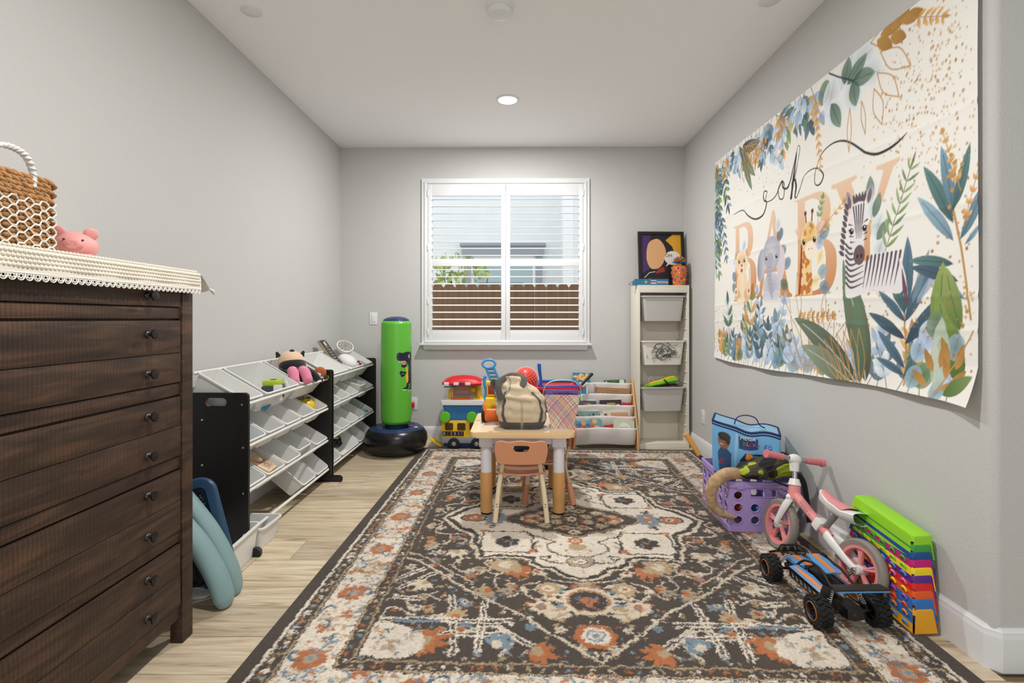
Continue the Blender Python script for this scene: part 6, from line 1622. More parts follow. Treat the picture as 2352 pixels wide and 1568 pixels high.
    sprig(2.25, .62, 1.2, .28, 7, .03, .016, [GO], GO); sprig(2.24, .75, 1.9, .24, 6, .03, .016, [GO], GO)
    cv.leaf(2.17, .16, 1.72, .35, .10, rgb(82, 110, 52), rgb(150, 170, 96), -.25, vein=rgb(60, 84, 44)); cv.leaf(2.25, .06, 1.95, .36, .11, rgb(76, 104, 48), rgb(140, 160, 86), -.1, vein=rgb(60, 84, 44))
    cv.leaf(2.24, .26, 1.95, .24, .075, rgb(92, 116, 60), rgb(154, 172, 104), -.2, vein=rgb(60, 84, 44))
    for (x, y, s, c) in ((2.08, .08, .055, GR[1]), (2.03, .07, .05, TE[3]), (2.10, .24, .06, LB[0]), (2.13, .28, .05, GR[1]), (2.22, .20, .05, TE[3]), (2.05, .18, .05, LB[1]), (2.15, .03, .04, TE[3])): disc(x, y, s, c, .85, 1.2)
    cv.leaf(2.14, .03, 1.5, .28, .09, rgb(176, 194, 172), rgb(196, 208, 190), op=.8)
    for (x, y, an) in ((2.12, .10, 2.0), (2.15, .12, 1.3), (2.18, .08, 1.6), (2.20, .05, .8), (2.16, .04, .3), (2.10, .04, 2.5), (2.22, .12, 1.2), (2.19, .14, 1.9)): cv.leaf(x, y, an, .10, .035, GO, GD)
    cv.leaf(2.18, .02, .6, .15, .06, rgb(82, 110, 60), rgb(130, 150, 90)); cv.stroke([(2.13, .0), (2.2, .12), (2.30, .26)], .006, GO)
    dots(2.02, 2.3, .12, .4, 60, .007)
    # ---- animals
    # lion cub
    LI, LI2 = rgb(222, 186, 142), rgb(240, 220, 190)
    for (x, y, an) in ((.36, .52, 2.2), (.36, .60, 2.0), (.36, .70, 1.9), (.42, .76, 1.2), (.52, .80, .9)): disc(x, y, .04, r.choice(TE[:2] + LB), .75, an)
    cv.ell(.49, .53, .085, .115, LI, 0, 1, LI2); cv.ell(.49, .52, .045, .09, LI2)
    for s in (-1, 1):
        cv.ell(.49 + s * .075, .465, .05, .045, LI); cv.ell(.49 + s * .10, .49, .028, .032, LI2); cv.ell(.49 + s * .10, .49, .014, .014, rgb(186, 130, 116)); cv.ell(.475 + s * .03, .43, .028, .018, LI2)
    cv.stroke([(.58, .52), (.605, .58), (.60, .64)], .014, LI)
    for s in (-1, 1): cv.ell(.48 + s * .085, .745, .03, .032, LI); cv.ell(.48 + s * .085, .745, .016, .018, rgb(214, 160, 140))
    cv.ell(.48, .685, .095, .09, LI, 0, 1, LI2); cv.ell(.48, .65, .045, .035, LI2)
    for s in (-1, 1): cv.ell(.48 + s * .042, .70, .013, .014, rgb(50, 40, 36)); cv.ell(.484 + s * .042, .705, .004, .004, (1, 1, 1))
    cv.ell(.48, .67, .014, .009, rgb(150, 90, 84)); cv.ell(.48, .635, .018, .014, rgb(190, 90, 90))
    # elephant
    EL, EL2, EL3 = rgb(176, 176, 188), rgb(206, 206, 214), rgb(150, 150, 166)
    for (x, y, an) in ((1.00, .80, .9), (1.03, .70, .2), (1.08, .62, .5), (.98, .86, 1.5), (1.05, .50, -.4)): disc(x, y, .042, r.choice(TE[:2] + [EU, EG]), .85, an)
    cv.ell(.90, .50, .11, .085, EL, 0, 1, EL2)
    cv.poly([(p.x, p.y) for p in spl([(.80, .74, 0), (.735, .70, 0), (.715, .60, 0), (.74, .54, 0), (.79, .56, 0), (.83, .64, 0)], 6, closed=True)], EL2, 1, EL3, ((.83, .6), (.72, .6)))
    cv.poly([(p.x, p.y) for p in spl([(.99, .74, 0), (1.045, .70, 0), (1.055, .60, 0), (1.02, .53, 0), (.98, .55, 0), (.96, .64, 0)], 6, closed=True)], EL2, 1, rgb(222, 204, 208), ((.96, .6), (1.05, .6)))
    cv.ell(.90, .70, .10, .105, EL2, 0, 1, EL)
    cv.stroke([(p.x, p.y) for p in spl([(.885, .67, 0), (.87, .58, 0), (.885, .50, 0), (.92, .44, 0), (.935, .46, 0)], 6)], [.075, .055, .04, .028], EL)
    for k in range(6): cv.stroke([(.855 + k * .004, .62 - k * .026), (.90 + k * .002, .615 - k * .026)], .0035, EL3)
    for s in (-1, 1): cv.ell(.90 + s * .062, .675, .013, .013, rgb(44, 42, 48)); cv.ell(.904 + s * .062, .68, .004, .004, (1, 1, 1))
    for x in (.83, .96): cv.ell(x, .445, .045, .03, EL2)
    # giraffe
    GI, GP = rgb(236, 208, 150), rgb(198, 124, 60)
    for (x, y, an) in ((1.40, .62, 1.0), (1.42, .54, .6), (1.40, .70, 1.2), (1.44, .74, .4), (1.36, .50, .2), (1.44, .46, -.3)): disc(x, y, .045, r.choice([TE[1], TE[3], LB[1], rgb(226, 196, 150)]), .8, an)
    sprig(1.38, .74, .5, .24, 6, .05, .018, [GO, rgb(226, 196, 150)], GO); sprig(1.38, .80, 1.2, .12, 4, .04, .02, [GR[3]], GR[3])
    cv.poly([(1.215, .43), (1.225, .68), (1.32, .66), (1.335, .43)], GI)
    for k in range(34): cv.ell(1.225 + r.random() * .10, .44 + r.random() * .22, r.uniform(.010, .016), r.uniform(.012, .02), GP, r.uniform(0, 3))
    cv.stroke([(1.212, .44), (1.222, .56), (1.228, .70)], .016, rgb(150, 70, 40))
    for s in (-1, 1):
        cv.leaf(1.30 + s * .06, .76, PI / 2 - s * 1.15, .085, .05, rgb(224, 180, 140), rgb(236, 206, 190)); cv.stroke([(1.30 + s * .025, .80), (1.30 + s * .032, .865)], [.012, .012], rgb(150, 84, 50)); cv.ell(1.30 + s * .033, .868, .012, .012, rgb(110, 56, 36))
    cv.ell(1.30, .735, .075, .085, rgb(232, 182, 110), 0, 1, GI); cv.ell(1.31, .665, .05, .05, rgb(244, 232, 214))
    for k in range(9): cv.ell(1.30 + r.uniform(-.045, .045), .765 + r.uniform(-.03, .035), .012, .012, GP, op=.6)
    for s in (-1, 1): cv.ell(1.30 + s * .05, .715, .014, .016, rgb(40, 34, 32)); cv.ell(1.304 + s * .05, .722, .004, .004, (1, 1, 1)); cv.ell(1.31 + s * .014, .672, .004, .004, rgb(120, 80, 60))
    # zebra
    ZW, ZB = rgb(232, 228, 230), rgb(96, 84, 92)
    for (x, y, s) in ((1.80, .78, .05), (1.83, .70, .055), (1.84, .60, .05), (1.78, .86, .05), (1.80, .52, .045)): disc(x, y, s, EU, .85, 1.2)
    for (x, y, an) in ((1.80, .74, 1.2), (1.82, .64, .8), (1.78, .82, 1.6)): cv.leaf(x, y, an, .11, .05, EG, rgb(110, 140, 118), op=.85)
    sprig(1.86, .56, 1.15, .36, 8, .09, .016, [GR[0], GR[3], GR[1]], GR[0])
    body = [(p.x, p.y) for p in spl([(1.62, .40, 0), (1.61, .52, 0), (1.60, .62, 0), (1.70, .68, 0), (1.74, .56, 0), (1.84, .585, 0), (1.93, .565, 0), (1.965, .48, 0), (1.955, .405, 0), (1.80, .425, 0)], 6, closed=True)]
    cv.poly(body, ZW)
    for k in range(9): x = 1.765 + k * .024; cv.stroke([(p.x, p.y) for p in spl([(x, .575 - .0 * k, 0), (x - .012, .52, 0), (x - .035, .44, 0)], 5)], [.013, .010, .002], ZB)
    for k in range(8): y = .45 + k * .026; cv.stroke([(p.x, p.y) for p in spl([(1.612, y + .02, 0), (1.65, y - .005, 0), (1.735, y + .012, 0)], 5)], [.012, .011, .003], ZB)
    cv.stroke([(1.955, .54), (1.975, .47), (1.985, .40)], [.012, .02, .022], ZW); cv.stroke([(1.965, .50), (1.98, .42), (1.995, .36)], [.004, .024, .012], rgb(110, 80, 92))
    for s, x in ((-1, 1.645), (1, 1.765)): cv.leaf(x, .80, PI / 2 - s * .25, .10, .052, ZW, rgb(150, 136, 144)); cv.leaf(x, .81, PI / 2 - s * .25, .07, .026, rgb(120, 104, 112))
    for k in range(9): cv.leaf(1.60 + .004 * k, .60 + .026 * k, 2.6 - .05 * k, .05, .022, ZB)
    for k in range(5): cv.leaf(1.68 + .014 * k, .82, 1.9 - .15 * k, .055, .02, ZB)
    cv.poly([(p.x, p.y) for p in spl([(1.62, .74, 0), (1.66, .82, 0), (1.73, .825, 0), (1.765, .76, 0), (1.745, .66, 0), (1.735, .58, 0), (1.69, .565, 0), (1.66, .62, 0)], 6, closed=True)], ZW)
    for k in range(5): cv.stroke([(1.665 + k * .018, .815), (1.68 + k * .012, .74), (1.69 + k * .008, .665)], [.010, .008, .002], ZB)
    for k in range(4): cv.stroke([(1.635 + .004 * k, .74 - k * .028), (1.665 + .004 * k, .73 - k * .026)], [.009, .002], ZB); cv.stroke([(1.762 - .002 * k, .74 - k * .028), (1.735, .73 - k * .026)], [.009, .002], ZB)
    cv.ell(1.708, .59, .040, .045, rgb(112, 92, 92)); cv.ell(1.695, .585, .008, .010, rgb(60, 48, 50)); cv.ell(1.722, .585, .008, .010, rgb(60, 48, 50))
    for x in (1.655, 1.745): cv.ell(x, .705, .015, .015, rgb(40, 36, 38)); cv.ell(x + .004, .71, .004, .004, (1, 1, 1))
    # ---- the cloth itself: creases from folding, sagging lower edge
    def fn(X, Y):
        u, v = X, Y
        cre = np.zeros_like(X)
        for y0 in (.28, .40, .72, 1.05): cre += .0022 * np.exp(-((Y - y0 - .02 * np.sin(X * 2)) / .012) ** 2)
        for x0 in (.55, 1.2, 1.75): cre += .0018 * np.exp(-((X - x0) / .010) ** 2)
        cre += .0025 * np.sin(X * 7 + Y * 3) * np.sin(Y * 5 + X) ** 2
        low = np.clip(1 - Y / .14, 0, 1); side = np.clip((X - 2.18) / .14, 0, 1)
        out = .0045 + cre + low ** 2 * (.010 + .012 * np.sin(X * 5.2) ** 2) + side ** 2 * .012 + low * side * .03
        dz = -.012 * np.sin(X * 2.6) * low
        return -out, -(X - 0), Y + dz
    o = cv.mesh('cloth', fn, attr_mat('banner_cloth', .8, spec=.25), t)
    md = o.modifiers.new('thick', 'SOLIDIFY'); md.thickness = .0012; md.offset = 0
banner()
# ================================================================ PURPLE CRATE
lil = mat('lilac_plastic', rgb(170, 146, 204), .42)
cr_ = thing('milk_crate', 'lilac plastic milk crate with round holes beside the right wall', 'crate', (1.318, 2.985, .0125), math.radians(-3))
LW, LL, LH = .35, .46, .27
def holed(w_, h_, nx, ny, r_, x0, z0, px, pz, skip=()):
    mb = MB()
    xs = [0] + [x0 + px * (i + .5) for i in range(nx - 1)] + [w_]; zs = [.0] + [z0 + pz * (j + .5) for j in range(ny - 1)] + [h_]
    if skip:      # the skipped cells share one long hand slot
        i0, i1, j = skip[0][0], skip[-1][0], skip[0][1]
        c = ((xs[i0] + xs[i1 + 1]) / 2, h_ - .030)
        ringprism(mb, [(xs[i0], zs[j]), (xs[i1 + 1], zs[j]), (xs[i1 + 1], zs[j + 1]), (xs[i0], zs[j + 1])], rrect(.130, .038, .008, 3, c[0], c[1]), c, 0, .004)
        mb.tube([(p[0], p[1], .005) for p in rrect(.134, .042, .010, 3, c[0], c[1])], .0028, 6, closed=True)
    for i in range(nx):
        for j in range(ny):
            if (i, j) in skip: continue
            c = (x0 + px * i, z0 + pz * j); rect = [(xs[i], zs[j]), (xs[i + 1], zs[j]), (xs[i + 1], zs[j + 1]), (xs[i], zs[j + 1])]
            ringprism(mb, rect, [(c[0] + r_ * math.cos(a), c[1] + r_ * math.sin(a)) for a in np.linspace(0, 2 * PI, 17)[:-1]], c, 0, .004)
            mb.tube([(c[0] + (r_ + .002) * math.cos(a), c[1] + (r_ + .002) * math.sin(a), .005) for a in np.linspace(0, 2 * PI, 17)[:-1]], .0028, 6, closed=True)
    return mb
def side(w_, nx, M, skip=()):
    m_ = holed(w_, LH - .06, nx, 3, .021, w_ / nx / 2, .035, w_ / nx, .066, skip)
    s = MB(); s.add(m_.v, m_.f, M); return s
side(LW, 4, Matrix.Translation((-LW / 2, -LL / 2, .03)) @ XZ, ((1, 2), (2, 2))).build('near_side', lil, cr_)
side(LW, 4, Matrix.Translation((-LW / 2, LL / 2 + .004, .03)) @ XZ, ((1, 2), (2, 2))).build('far_side', lil, cr_)
side(LL, 5, Matrix.Translation((-LW / 2 + .004, LL / 2, .03)) @ Matrix.Rotation(-PI / 2, 4, 'Z') @ XZ).build('long_side', lil, cr_)
side(LL, 5, Matrix.Translation((LW / 2 - .004, -LL / 2, .03)) @ Matrix.Rotation(PI / 2, 4, 'Z') @ XZ).build('long_side', lil, cr_)
rim = MB(); loft(rim, [rl(LW + .004, LL + .004, .012, LH - .032), rl(LW + .022, LL + .022, .016, LH - .03), rl(LW + .022, LL + .022, .016, LH), rl(LW - .006, LL - .006, .010, LH), rl(LW - .006, LL - .006, .010, LH - .032)], cap0=False, cap1=False); rim.build('rim', lil, cr_)
bs = MB(); loft(bs, [rl(LW - .012, LL - .012, .012, 0), rl(LW + .010, LL + .010, .014, .002), rl(LW + .010, LL + .010, .014, .028), rl(LW - .004, LL - .004, .010, .032)]); bs.build('base', lil, cr_)
for x in (-.12, .12): MB().box(x - .022, x + .022, -LL / 2 - .012, -LL / 2 - .004, LH - .04, LH - .012, .003).build('lug', lil, cr_)
for k, (x, y, z, r_, c, lab) in enumerate(((-.09, -.14, .06, .05, rgb(150, 30, 40), 'dark red ball inside the lilac crate'), (.0, -.14, .055, .045, rgb(40, 110, 170), 'blue ball inside the lilac crate by its holes'), (.09, -.13, .055, .045, rgb(46, 90, 160), 'deep blue ball at the wall side of the lilac crate'), (-.09, .0, .055, .045, rgb(190, 170, 150), 'cream ball in the middle of the lilac crate'), (-.09, -.12, .15, .042, rgb(110, 60, 40), 'brown ball on top of the others inside the lilac crate'))):
    o = MB().ell((0, 0, 0), r_, r_, r_, 18, 12).build('toy_ball', mat('cball%d' % k, c, .4)); o.location = (1.318 + x, 2.985 + y, .0445 + z); tag(o, lab, 'ball')

# ---- building block bag
def blockbag():
    t = thing('block_bag', 'light blue zipped toy block bag with navy piping and printed child', 'bag', (1.315, 2.985, .262), math.radians(-24))
    W_, D_, H_ = .34, .23, .27
    SK, DB = rgb(112, 176, 224), rgb(24, 40, 100); r = random.Random(6)
    per = 2 * (W_ + D_); cv = Canvas(per, H_, .0032, SK)
    # unwrap: left face (D), near face (W), right face (D), far face (W)
    o1 = D_
    blocks = [rgb(206, 52, 44), rgb(236, 176, 40), rgb(60, 120, 200), rgb(110, 180, 60), rgb(40, 60, 140), rgb(230, 120, 40)]
    cv.poly([(o1 + .14, .01), (o1 + .32, .01), (o1 + .32, .12), (o1 + .28, .145), (o1 + .17, .15), (o1 + .14, .10)], rgb(30, 40, 70))      # clear window with blocks behind
    for k in range(34):
        x, y = o1 + r.uniform(.15, .31), r.uniform(.015, .13); s = r.uniform(.012, .026); cv.poly([(x, y), (x + s, y + s * .2), (x + s * .9, y + s), (x - s * .1, y + s * .8)], r.choice(blocks))
    cv.ell(o1 + .27, .115, .018, .018, rgb(70, 160, 60)); cv.ell(o1 + .255, .085, .016, .016, rgb(60, 150, 60)); cv.poly([(o1 + .17, .115), (o1 + .215, .105), (o1 + .205, .145), (o1 + .175, .15)], rgb(232, 140, 50))
    # printed tower of blocks on the left
    for k, (x, y, w_, h_, c) in enumerate(((.03, .03, .05, .03, 3), (.06, .0, .09, .03, 2), (.09, .05, .04, .05, 4), (.12, .09, .035, .06, 2), (.10, .15, .05, .03, 1), (.12, .175, .045, .03, 0), (.05, .07, .03, .03, 1), (.17, .02, .05, .03, 0), (.16, .06, .03, .03, 3), (.19, .0, .05, .02, 4), (.14, .05, .03, .02, 3))):
        cv.poly([(x, y), (x + w_, y), (x + w_, y + h_), (x, y + h_)], blocks[c])
        for q in range(max(1, int(w_ / .018))): cv.ell(x + .009 + q * .018, y + h_, .006, .004, blocks[c])
    cv.ell(.04, .13, .022, .03, rgb(120, 80, 66)); cv.ell(.04, .155, .022, .016, rgb(40, 30, 34)); cv.poly([(.012, .06), (.07, .06), (.06, .11), (.02, .11)], rgb(170, 40, 60)); cv.poly([(.0, .175), (.05, .175), (.05, .20), (.0, .2)], DB)
    # printed child in a denim shirt
    px = o1 + .055
    cv.poly([(px - .03, .02), (px + .035, .02), (px + .04, .125), (px + .015, .15), (px - .018, .15), (px - .035, .12)], rgb(54, 86, 124)); cv.poly([(px - .03, .0), (px + .035, .0), (px + .035, .03), (px - .03, .03)], rgb(60, 50, 50))
    cv.ell(px, .183, .032, .038, rgb(148, 98, 74)); cv.ell(px + .004, .21, .034, .022, rgb(36, 28, 26)); cv.ell(px + .022, .195, .014, .024, rgb(36, 28, 26)); cv.stroke([(px - .02, .168), (px - .006, .166)], .004, rgb(236, 226, 220)); cv.ell(px - .018, .19, .003, .003, rgb(30, 20, 20)); cv.ell(px, .19, .003, .003, rgb(30, 20, 20))
    cv.ell(px - .01, .075, .022, .012, rgb(200, 40, 40)); cv.stroke([(px + .028, .115), (px + .01, .075), (px - .014, .075)], .016, rgb(54, 86, 124)); cv.stroke([(o1 + .11, .0), (o1 + .125, .24)], .012, rgb(150, 200, 236))
    cv.poly([(o1 + .135, .165), (o1 + .235, .175), (o1 + .235, .235), (o1 + .135, .235)], DB); cv.poly([(o1 + .155, .165), (o1 + .215, .172), (o1 + .235, .175), (o1 + .235, .205), (o1 + .155, .2)], rgb(40, 60, 120))
    cv.poly([(o1 + .265, .165), (o1 + .305, .165), (o1 + .305, .195), (o1 + .265, .195)], rgb(50, 120, 200)); cv.ell(o1 + .275, .198, .008, .006, rgb(50, 120, 200)); cv.ell(o1 + .295, .198, .008, .006, rgb(50, 120, 200))
    def base(uu):
        """point on the rectangle outline and outward normal"""
        x = np.zeros_like(uu); y = np.zeros_like(uu); nx = np.zeros_like(uu); ny = np.zeros_like(uu)
        a = uu < D_; x[a] = -W_ / 2; y[a] = D_ / 2 - uu[a]; nx[a] = -1
        b = (uu >= D_) & (uu < D_ + W_); x[b] = -W_ / 2 + (uu[b] - D_); y[b] = -D_ / 2; ny[b] = -1
        c = (uu >= D_ + W_) & (uu < 2 * D_ + W_); x[c] = W_ / 2; y[c] = -D_ / 2 + (uu[c] - D_ - W_); nx[c] = 1
        d = uu >= 2 * D_ + W_; x[d] = W_ / 2 - (uu[d] - 2 * D_ - W_); y[d] = D_ / 2; ny[d] = 1
        return x, y, nx, ny
    def height(x, y): return H_ + .075 * np.clip(-x / W_ + .1, -.5, 1) + .012 * np.sin(x * 14) - .025 * np.exp(-((x - .02) / .06) ** 2)
    def fn(X, Y):
        x, y, nx, ny = base(X); v = Y / H_
        bul = .012 * np.sin(v * PI) + .006 * np.sin(X * 30 + v * 7) * (1 - v)
        z = Y / H_ * height(x, y)
        s = .93 + .07 * v
        return (x + nx * bul) * s, (y + ny * bul) * s, z
    cv.mesh('body', fn, attr_mat('vinyl_print', .32, spec=.5), t)
    vs, fs = text_mb('MEGA', .030, .0004); M = Matrix.Translation((-W_ / 2 + .182, -D_ / 2 - .0135, .222)) @ Euler((PI / 2 + .03, .05, 0)).to_matrix().to_4x4()
    MB().add(vs, fs, M).build('logo_letters', mat('logo_white', rgb(240, 240, 244), .4), t)
    cols = [rgb(70, 170, 80), rgb(236, 190, 50), rgb(220, 60, 50), rgb(70, 150, 220), rgb(230, 130, 50)]
    for k, ch in enumerate('BLOKS'):
        vs, fs = text_mb(ch, .030, .0004); M = Matrix.Translation((-W_ / 2 + .163 + k * .0185, -D_ / 2 - .0135, .194 - .001 * k)) @ Euler((PI / 2 + .03, .05, 0)).to_matrix().to_4x4(); MB().add(vs, fs, M).build('logo_letters', mat('logo%d' % k, cols[k], .4), t)
    vs, fs = text_mb('1+', .022, .0004); MB().add(vs, fs, Matrix.Translation((-W_ / 2 + .285, -D_ / 2 - .0135, .182)) @ Euler((PI / 2, .05, 0)).to_matrix().to_4x4()).build('age_mark', 'logo_white', t)
    lidm = mat('sky_vinyl', rgb(138, 186, 216), .3)
    MB().grid(lambda u, v: ((u - .5) * W_, (v - .5) * D_, float(height(np.array((u - .5) * W_), 0)) + .004 - .018 * math.sin(PI * u) * math.sin(PI * v)), 18, 10).build('lid', lidm, t)
    loop = [(-W_ / 2 + W_ * k / 14, -D_ / 2) for k in range(14)] + [(W_ / 2, -D_ / 2 + D_ * k / 8) for k in range(8)] + [(W_ / 2 - W_ * k / 14, D_ / 2) for k in range(14)] + [(-W_ / 2, D_ / 2 - D_ * k / 8) for k in range(8)]
    nv = mat('navy_webbing', rgb(28, 40, 92), .6)
    MB().tube([(x * 1.01, y * 1.01, float(height(np.array(x), 0)) + .003) for x, y in loop], .0065, 8, closed=True).build('piping', nv, t)
    MB().tube([(x * 1.012, y * 1.012, float(height(np.array(x), 0)) - .014) for x, y in loop], .004, 8, closed=True).build('zip', nv, t)
    MB().tube(spl([(-.06, 0, H_ + .005), (-.045, 0, H_ + .045), (.0, 0, H_ + .062), (.05, 0, H_ + .05), (.075, 0, H_ + .01), (.10, 0, H_ - .002)], 8), .011, 8, flat=.3, up=(0, 0, 1)).build('handle', nv, t)
blockbag()
# ---- camouflage backpack
bp_ = thing('backpack', 'black and lime blotched child backpack slumped on the lilac crate', 'backpack', (1.345, 2.785, .298), math.radians(6))
bp_.rotation_euler = (0, -.14, math.radians(6))
bm = bmesh.new(); bmesh.ops.create_icosphere(bm, subdivisions=5, radius=1.0)
cvn = []
for v in bm.verts:
    p = v.co.copy(); e = .72
    q = Vector((math.copysign(abs(p.x) ** e, p.x) * .165, math.copysign(abs(p.y) ** e, p.y) * .085, math.copysign(abs(p.z) ** .85, p.z) * .062))
    q.z *= (.55 + .55 * (q.x + .165) / .33); q.z += .055
    q += Vector((0, 0, 1)) * .008 * mnoise.noise(p * 3.1) + p * .006 * mnoise.noise(p * 6)
    v.co = q
bo = MB().addbm(bm).build('pack', mat('camo_cloth', rgb(40, 36, 30), .75), bp_, ang=3)
m_ = bo.data.materials[0]; nt = m_.node_tree; n_ = nt.nodes; l_ = nt.links
tc = n_.new('ShaderNodeTexCoord'); ns = n_.new('ShaderNodeTexNoise'); ns.inputs['Scale'].default_value = 11; ns.inputs['Detail'].default_value = 0.5
crp = n_.new('ShaderNodeValToRGB'); crp.color_ramp.interpolation = 'CONSTANT'; e = crp.color_ramp.elements
e[0].position = 0; e[0].color = (*rgb(22, 20, 18), 1); e[1].position = .44; e[1].color = (*rgb(70, 58, 44), 1); x = e.new(.54); x.color = (*rgb(160, 178, 44), 1)
l_.new(tc.outputs['Object'], ns.inputs['Vector']); l_.new(ns.outputs['Fac'], crp.inputs['Fac']); l_.new(crp.outputs['Color'], n_['Principled BSDF'].inputs['Base Color'])
MB().tube(spl([(-.10, -.09, .04), (0, -.10, .085), (.12, -.09, .12)], 6), .004, 6).build('seam', 'black', bp_)
MB().tube(spl([(-.02, -.085, .01), (.045, -.125, -.018), (.075, -.13, .0), (.09, -.128, .028)], 8), .013, 8, flat=.25, up=(0, 0, 1)).build('strap', 'black_rubber', bp_)
MB().tube(spl([(.05, -.125, .02), (.085, -.135, .035), (.102, -.15, .0), (.102, -.158, -.08), (.098, -.16, -.20)], 8), .014, 8, flat=.2, up=(0, -1, 0)).build('hanging_strap', 'black_rubber', bp_)
# ---- curved horn
hn = thing('curved_horn', 'large curved bark-textured brown horn hooked over the lilac crate', 'horn', (1.12, 2.80, .0))
hm = mat('horn_bark', rgb(178, 148, 112), .8, noise=.30, nscale=26, bump=.9, bscale=34, bdist=.012, stretch=(1, 1, 1))
path = spl([(.10, .0, .300), (.05, -.03, .322), (-.01, -.045, .322), (-.065, -.045, .285), (-.092, -.045, .23), (-.085, -.045, .17), (-.05, -.045, .125), (.0, -.05, .10), (.045, -.05, .098)], 8)
MB().tube(path, [.018, .030, .033, .033, .031, .028, .023, .016, .004], 16).build('horn', hm, hn)
# ---- paddle with an orange handle
pd = thing('toy_paddle', 'dark paddle with an orange handle standing in the lilac crate', 'toy', (1.20, 3.10, .20))
MB().tube([(-.055, .16, .09), (-.125, .20, .215)], [.014, .018], 14).build('handle', mat('orange_foam', rgb(232, 164, 76), .7), pd)
MB().tube(spl([(-.055, .16, .09), (-.03, .14, .055), (.02, .10, -.02), (.05, .05, -.09)], 6), [.015, .030, .045, .03], 14, flat=.3, up=(.6, -.6, .5)).build('blade', mat('paddle_dark', rgb(34, 36, 48), .4), pd)

# ================================================================ BALANCE BIKE
def bike():
    d = Vector((-.085, .471)); head = math.atan2(-d.x, d.y)
    t = thing('balance_bike', 'pink and white child balance bike leaning on the right wall', 'bike', (1.368, 2.10, .0105))
    t.rotation_euler = (Matrix.Rotation(head, 4, 'Z') @ Matrix.Rotation(math.radians(11.0), 4, 'Y')).to_euler()
    PK = mat('bike_pink', rgb(226, 142, 142), .38); WHT = mat('bike_white', rgb(228, 226, 220), .35); TY = mat('tyre_grey', rgb(138, 130, 122), .75); GP = mat('grip_pink', rgb(214, 122, 126), .6)
    r_ = .122; WB = .478
    for k, yy in enumerate((0.0, WB)):
        R = Matrix.Translation((0, yy, r_)) @ Euler((0, PI / 2, 0)).to_matrix().to_4x4()
        if k == 1: R = Matrix.Translation((0, yy, r_)) @ Matrix.Rotation(math.radians(-3), 4, 'Z') @ Euler((0, PI / 2, 0)).to_matrix().to_4x4()
        w_ = MB().lathe([(r_ - .026, -.017), (r_ - .010, -.019), (r_ - .002, -.012), (r_, 0), (r_ - .002, .012), (r_ - .010, .019), (r_ - .026, .017), (r_ - .026, -.017)], 48, R).build('wheel', TY, t)
        MB().lathe([(r_ - .040, -.014), (r_ - .026, -.016), (r_ - .024, 0), (r_ - .026, .016), (r_ - .040, .014), (r_ - .040, -.014)], 48, R).build('wheel_rim', PK, w_)
        for q in range(5):
            a = 2 * PI * q / 5 + .5
            for s in (-.09, .09): MB().tube([(0.014 * math.cos(a), .014 * math.sin(a), 0), ((r_ - .036) * math.cos(a + s), (r_ - .036) * math.sin(a + s), 0)], [.007, .007], 8, M=R, flat=1.4).build('spoke', PK, w_)
        MB().lathe([(0, -.024), (.018, -.024), (.020, -.01), (.020, .01), (.018, .024), (0, .024)], 20, R).build('hub', WHT, w_)
    # frame
    MB().tube(spl([(0, .435, .305), (0, .40, .285), (0, .30, .24), (0, .17, .182)], 6), [.026, .022, .020, .020], 16).build('main_tube', PK, t)
    MB().tube([(0, .412, .27), (0, .430, .335)], [.028, .026], 18).build('head_tube', PK, t)
    MB().tube([(0, .429, .332), (0, .436, .362)], [.030, .021], 18).build('headset', WHT, t)
    MB().tube([(0, .434, .35), (0, .449, .41)], .013, 14).build('stem', 'chrome', t)
    MB().tube([(0, .445, .395), (0, .457, .44)], [.020, .024], 16).ell((0, .458, .452), .036, .026, .026, 18, 12).build('stem_clamp', WHT, t)
    MB().cyl((-.075, .458, .455), (.075, .458, .455), .011, n=14).build('handlebar', 'chrome', t)
    for s in (-1, 1):
        MB().tube([(s * .066, .458, .455), (s * .15, .458, .457), (s * .152, .458, .457), (s * .162, .458, .457)], [.0155, .0165, .021, .020], 18).build('grip', GP, t)
        # fork and rear stays: flat white blades
        MB().tube(spl([(s * .020, .418, .268), (s * .030, .435, .22), (s * .028, WB, r_)], 6), [.018, .020, .013], 12, flat=.5, up=(1, 0, 0)).build('fork_blade', WHT, t)
        MB().tube(spl([(s * .016, .18, .190), (s * .028, .12, .17), (s * .029, .05, .14), (s * .028, 0, r_)], 6), [.022, .021, .016, .014], 12, flat=.5, up=(1, 0, 0)).build('rear_stay', WHT, t)
        for yy in (0, WB): MB().lathe([(0, .006), (.006, .006), (.009, 0)], 12, Matrix.Translation((s * .034, yy, r_)) @ Euler((0, s * PI / 2, 0)).to_matrix().to_4x4()).build('axle_bolt', 'chrome', t)
    MB().ell((0, .425, .272), .036, .026, .022, 18, 12).build('fork_crown', WHT, t)
    MB().tube([(0, .215, .20), (0, .135, .325)], [.013, .012], 12).build('seat_post', mat('grey_metal', rgb(150, 146, 142), .35, metal=.6), t)
    # saddle: white shell with a pink pad
    def sad(u, v, h):
        yy = .26 - .235 * u; wd = np.interp(u, [0, .15, .45, .75, 1], [.012, .026, .036, .060, .050]); zz = .300 + np.interp(u, [0, .3, .7, 1], [.055, .030, .022, .030])
        a = PI * v; return (wd * math.cos(a), yy, zz + h * math.sin(a))
    s_ = MB().grid(lambda u, v: sad(u, v, .012), 20, 11).grid(lambda u, v: sad(u, 1 - v, -.042), 20, 11); s_.build('saddle', mat('bike_shell', rgb(226, 226, 224), .35), t)
    MB().grid(lambda u, v: tuple(Vector(sad(.06 + .72 * u, .12 + .76 * v, .020)) + Vector((0, 0, .0))), 16, 9).build('saddle_pad', PK, t)
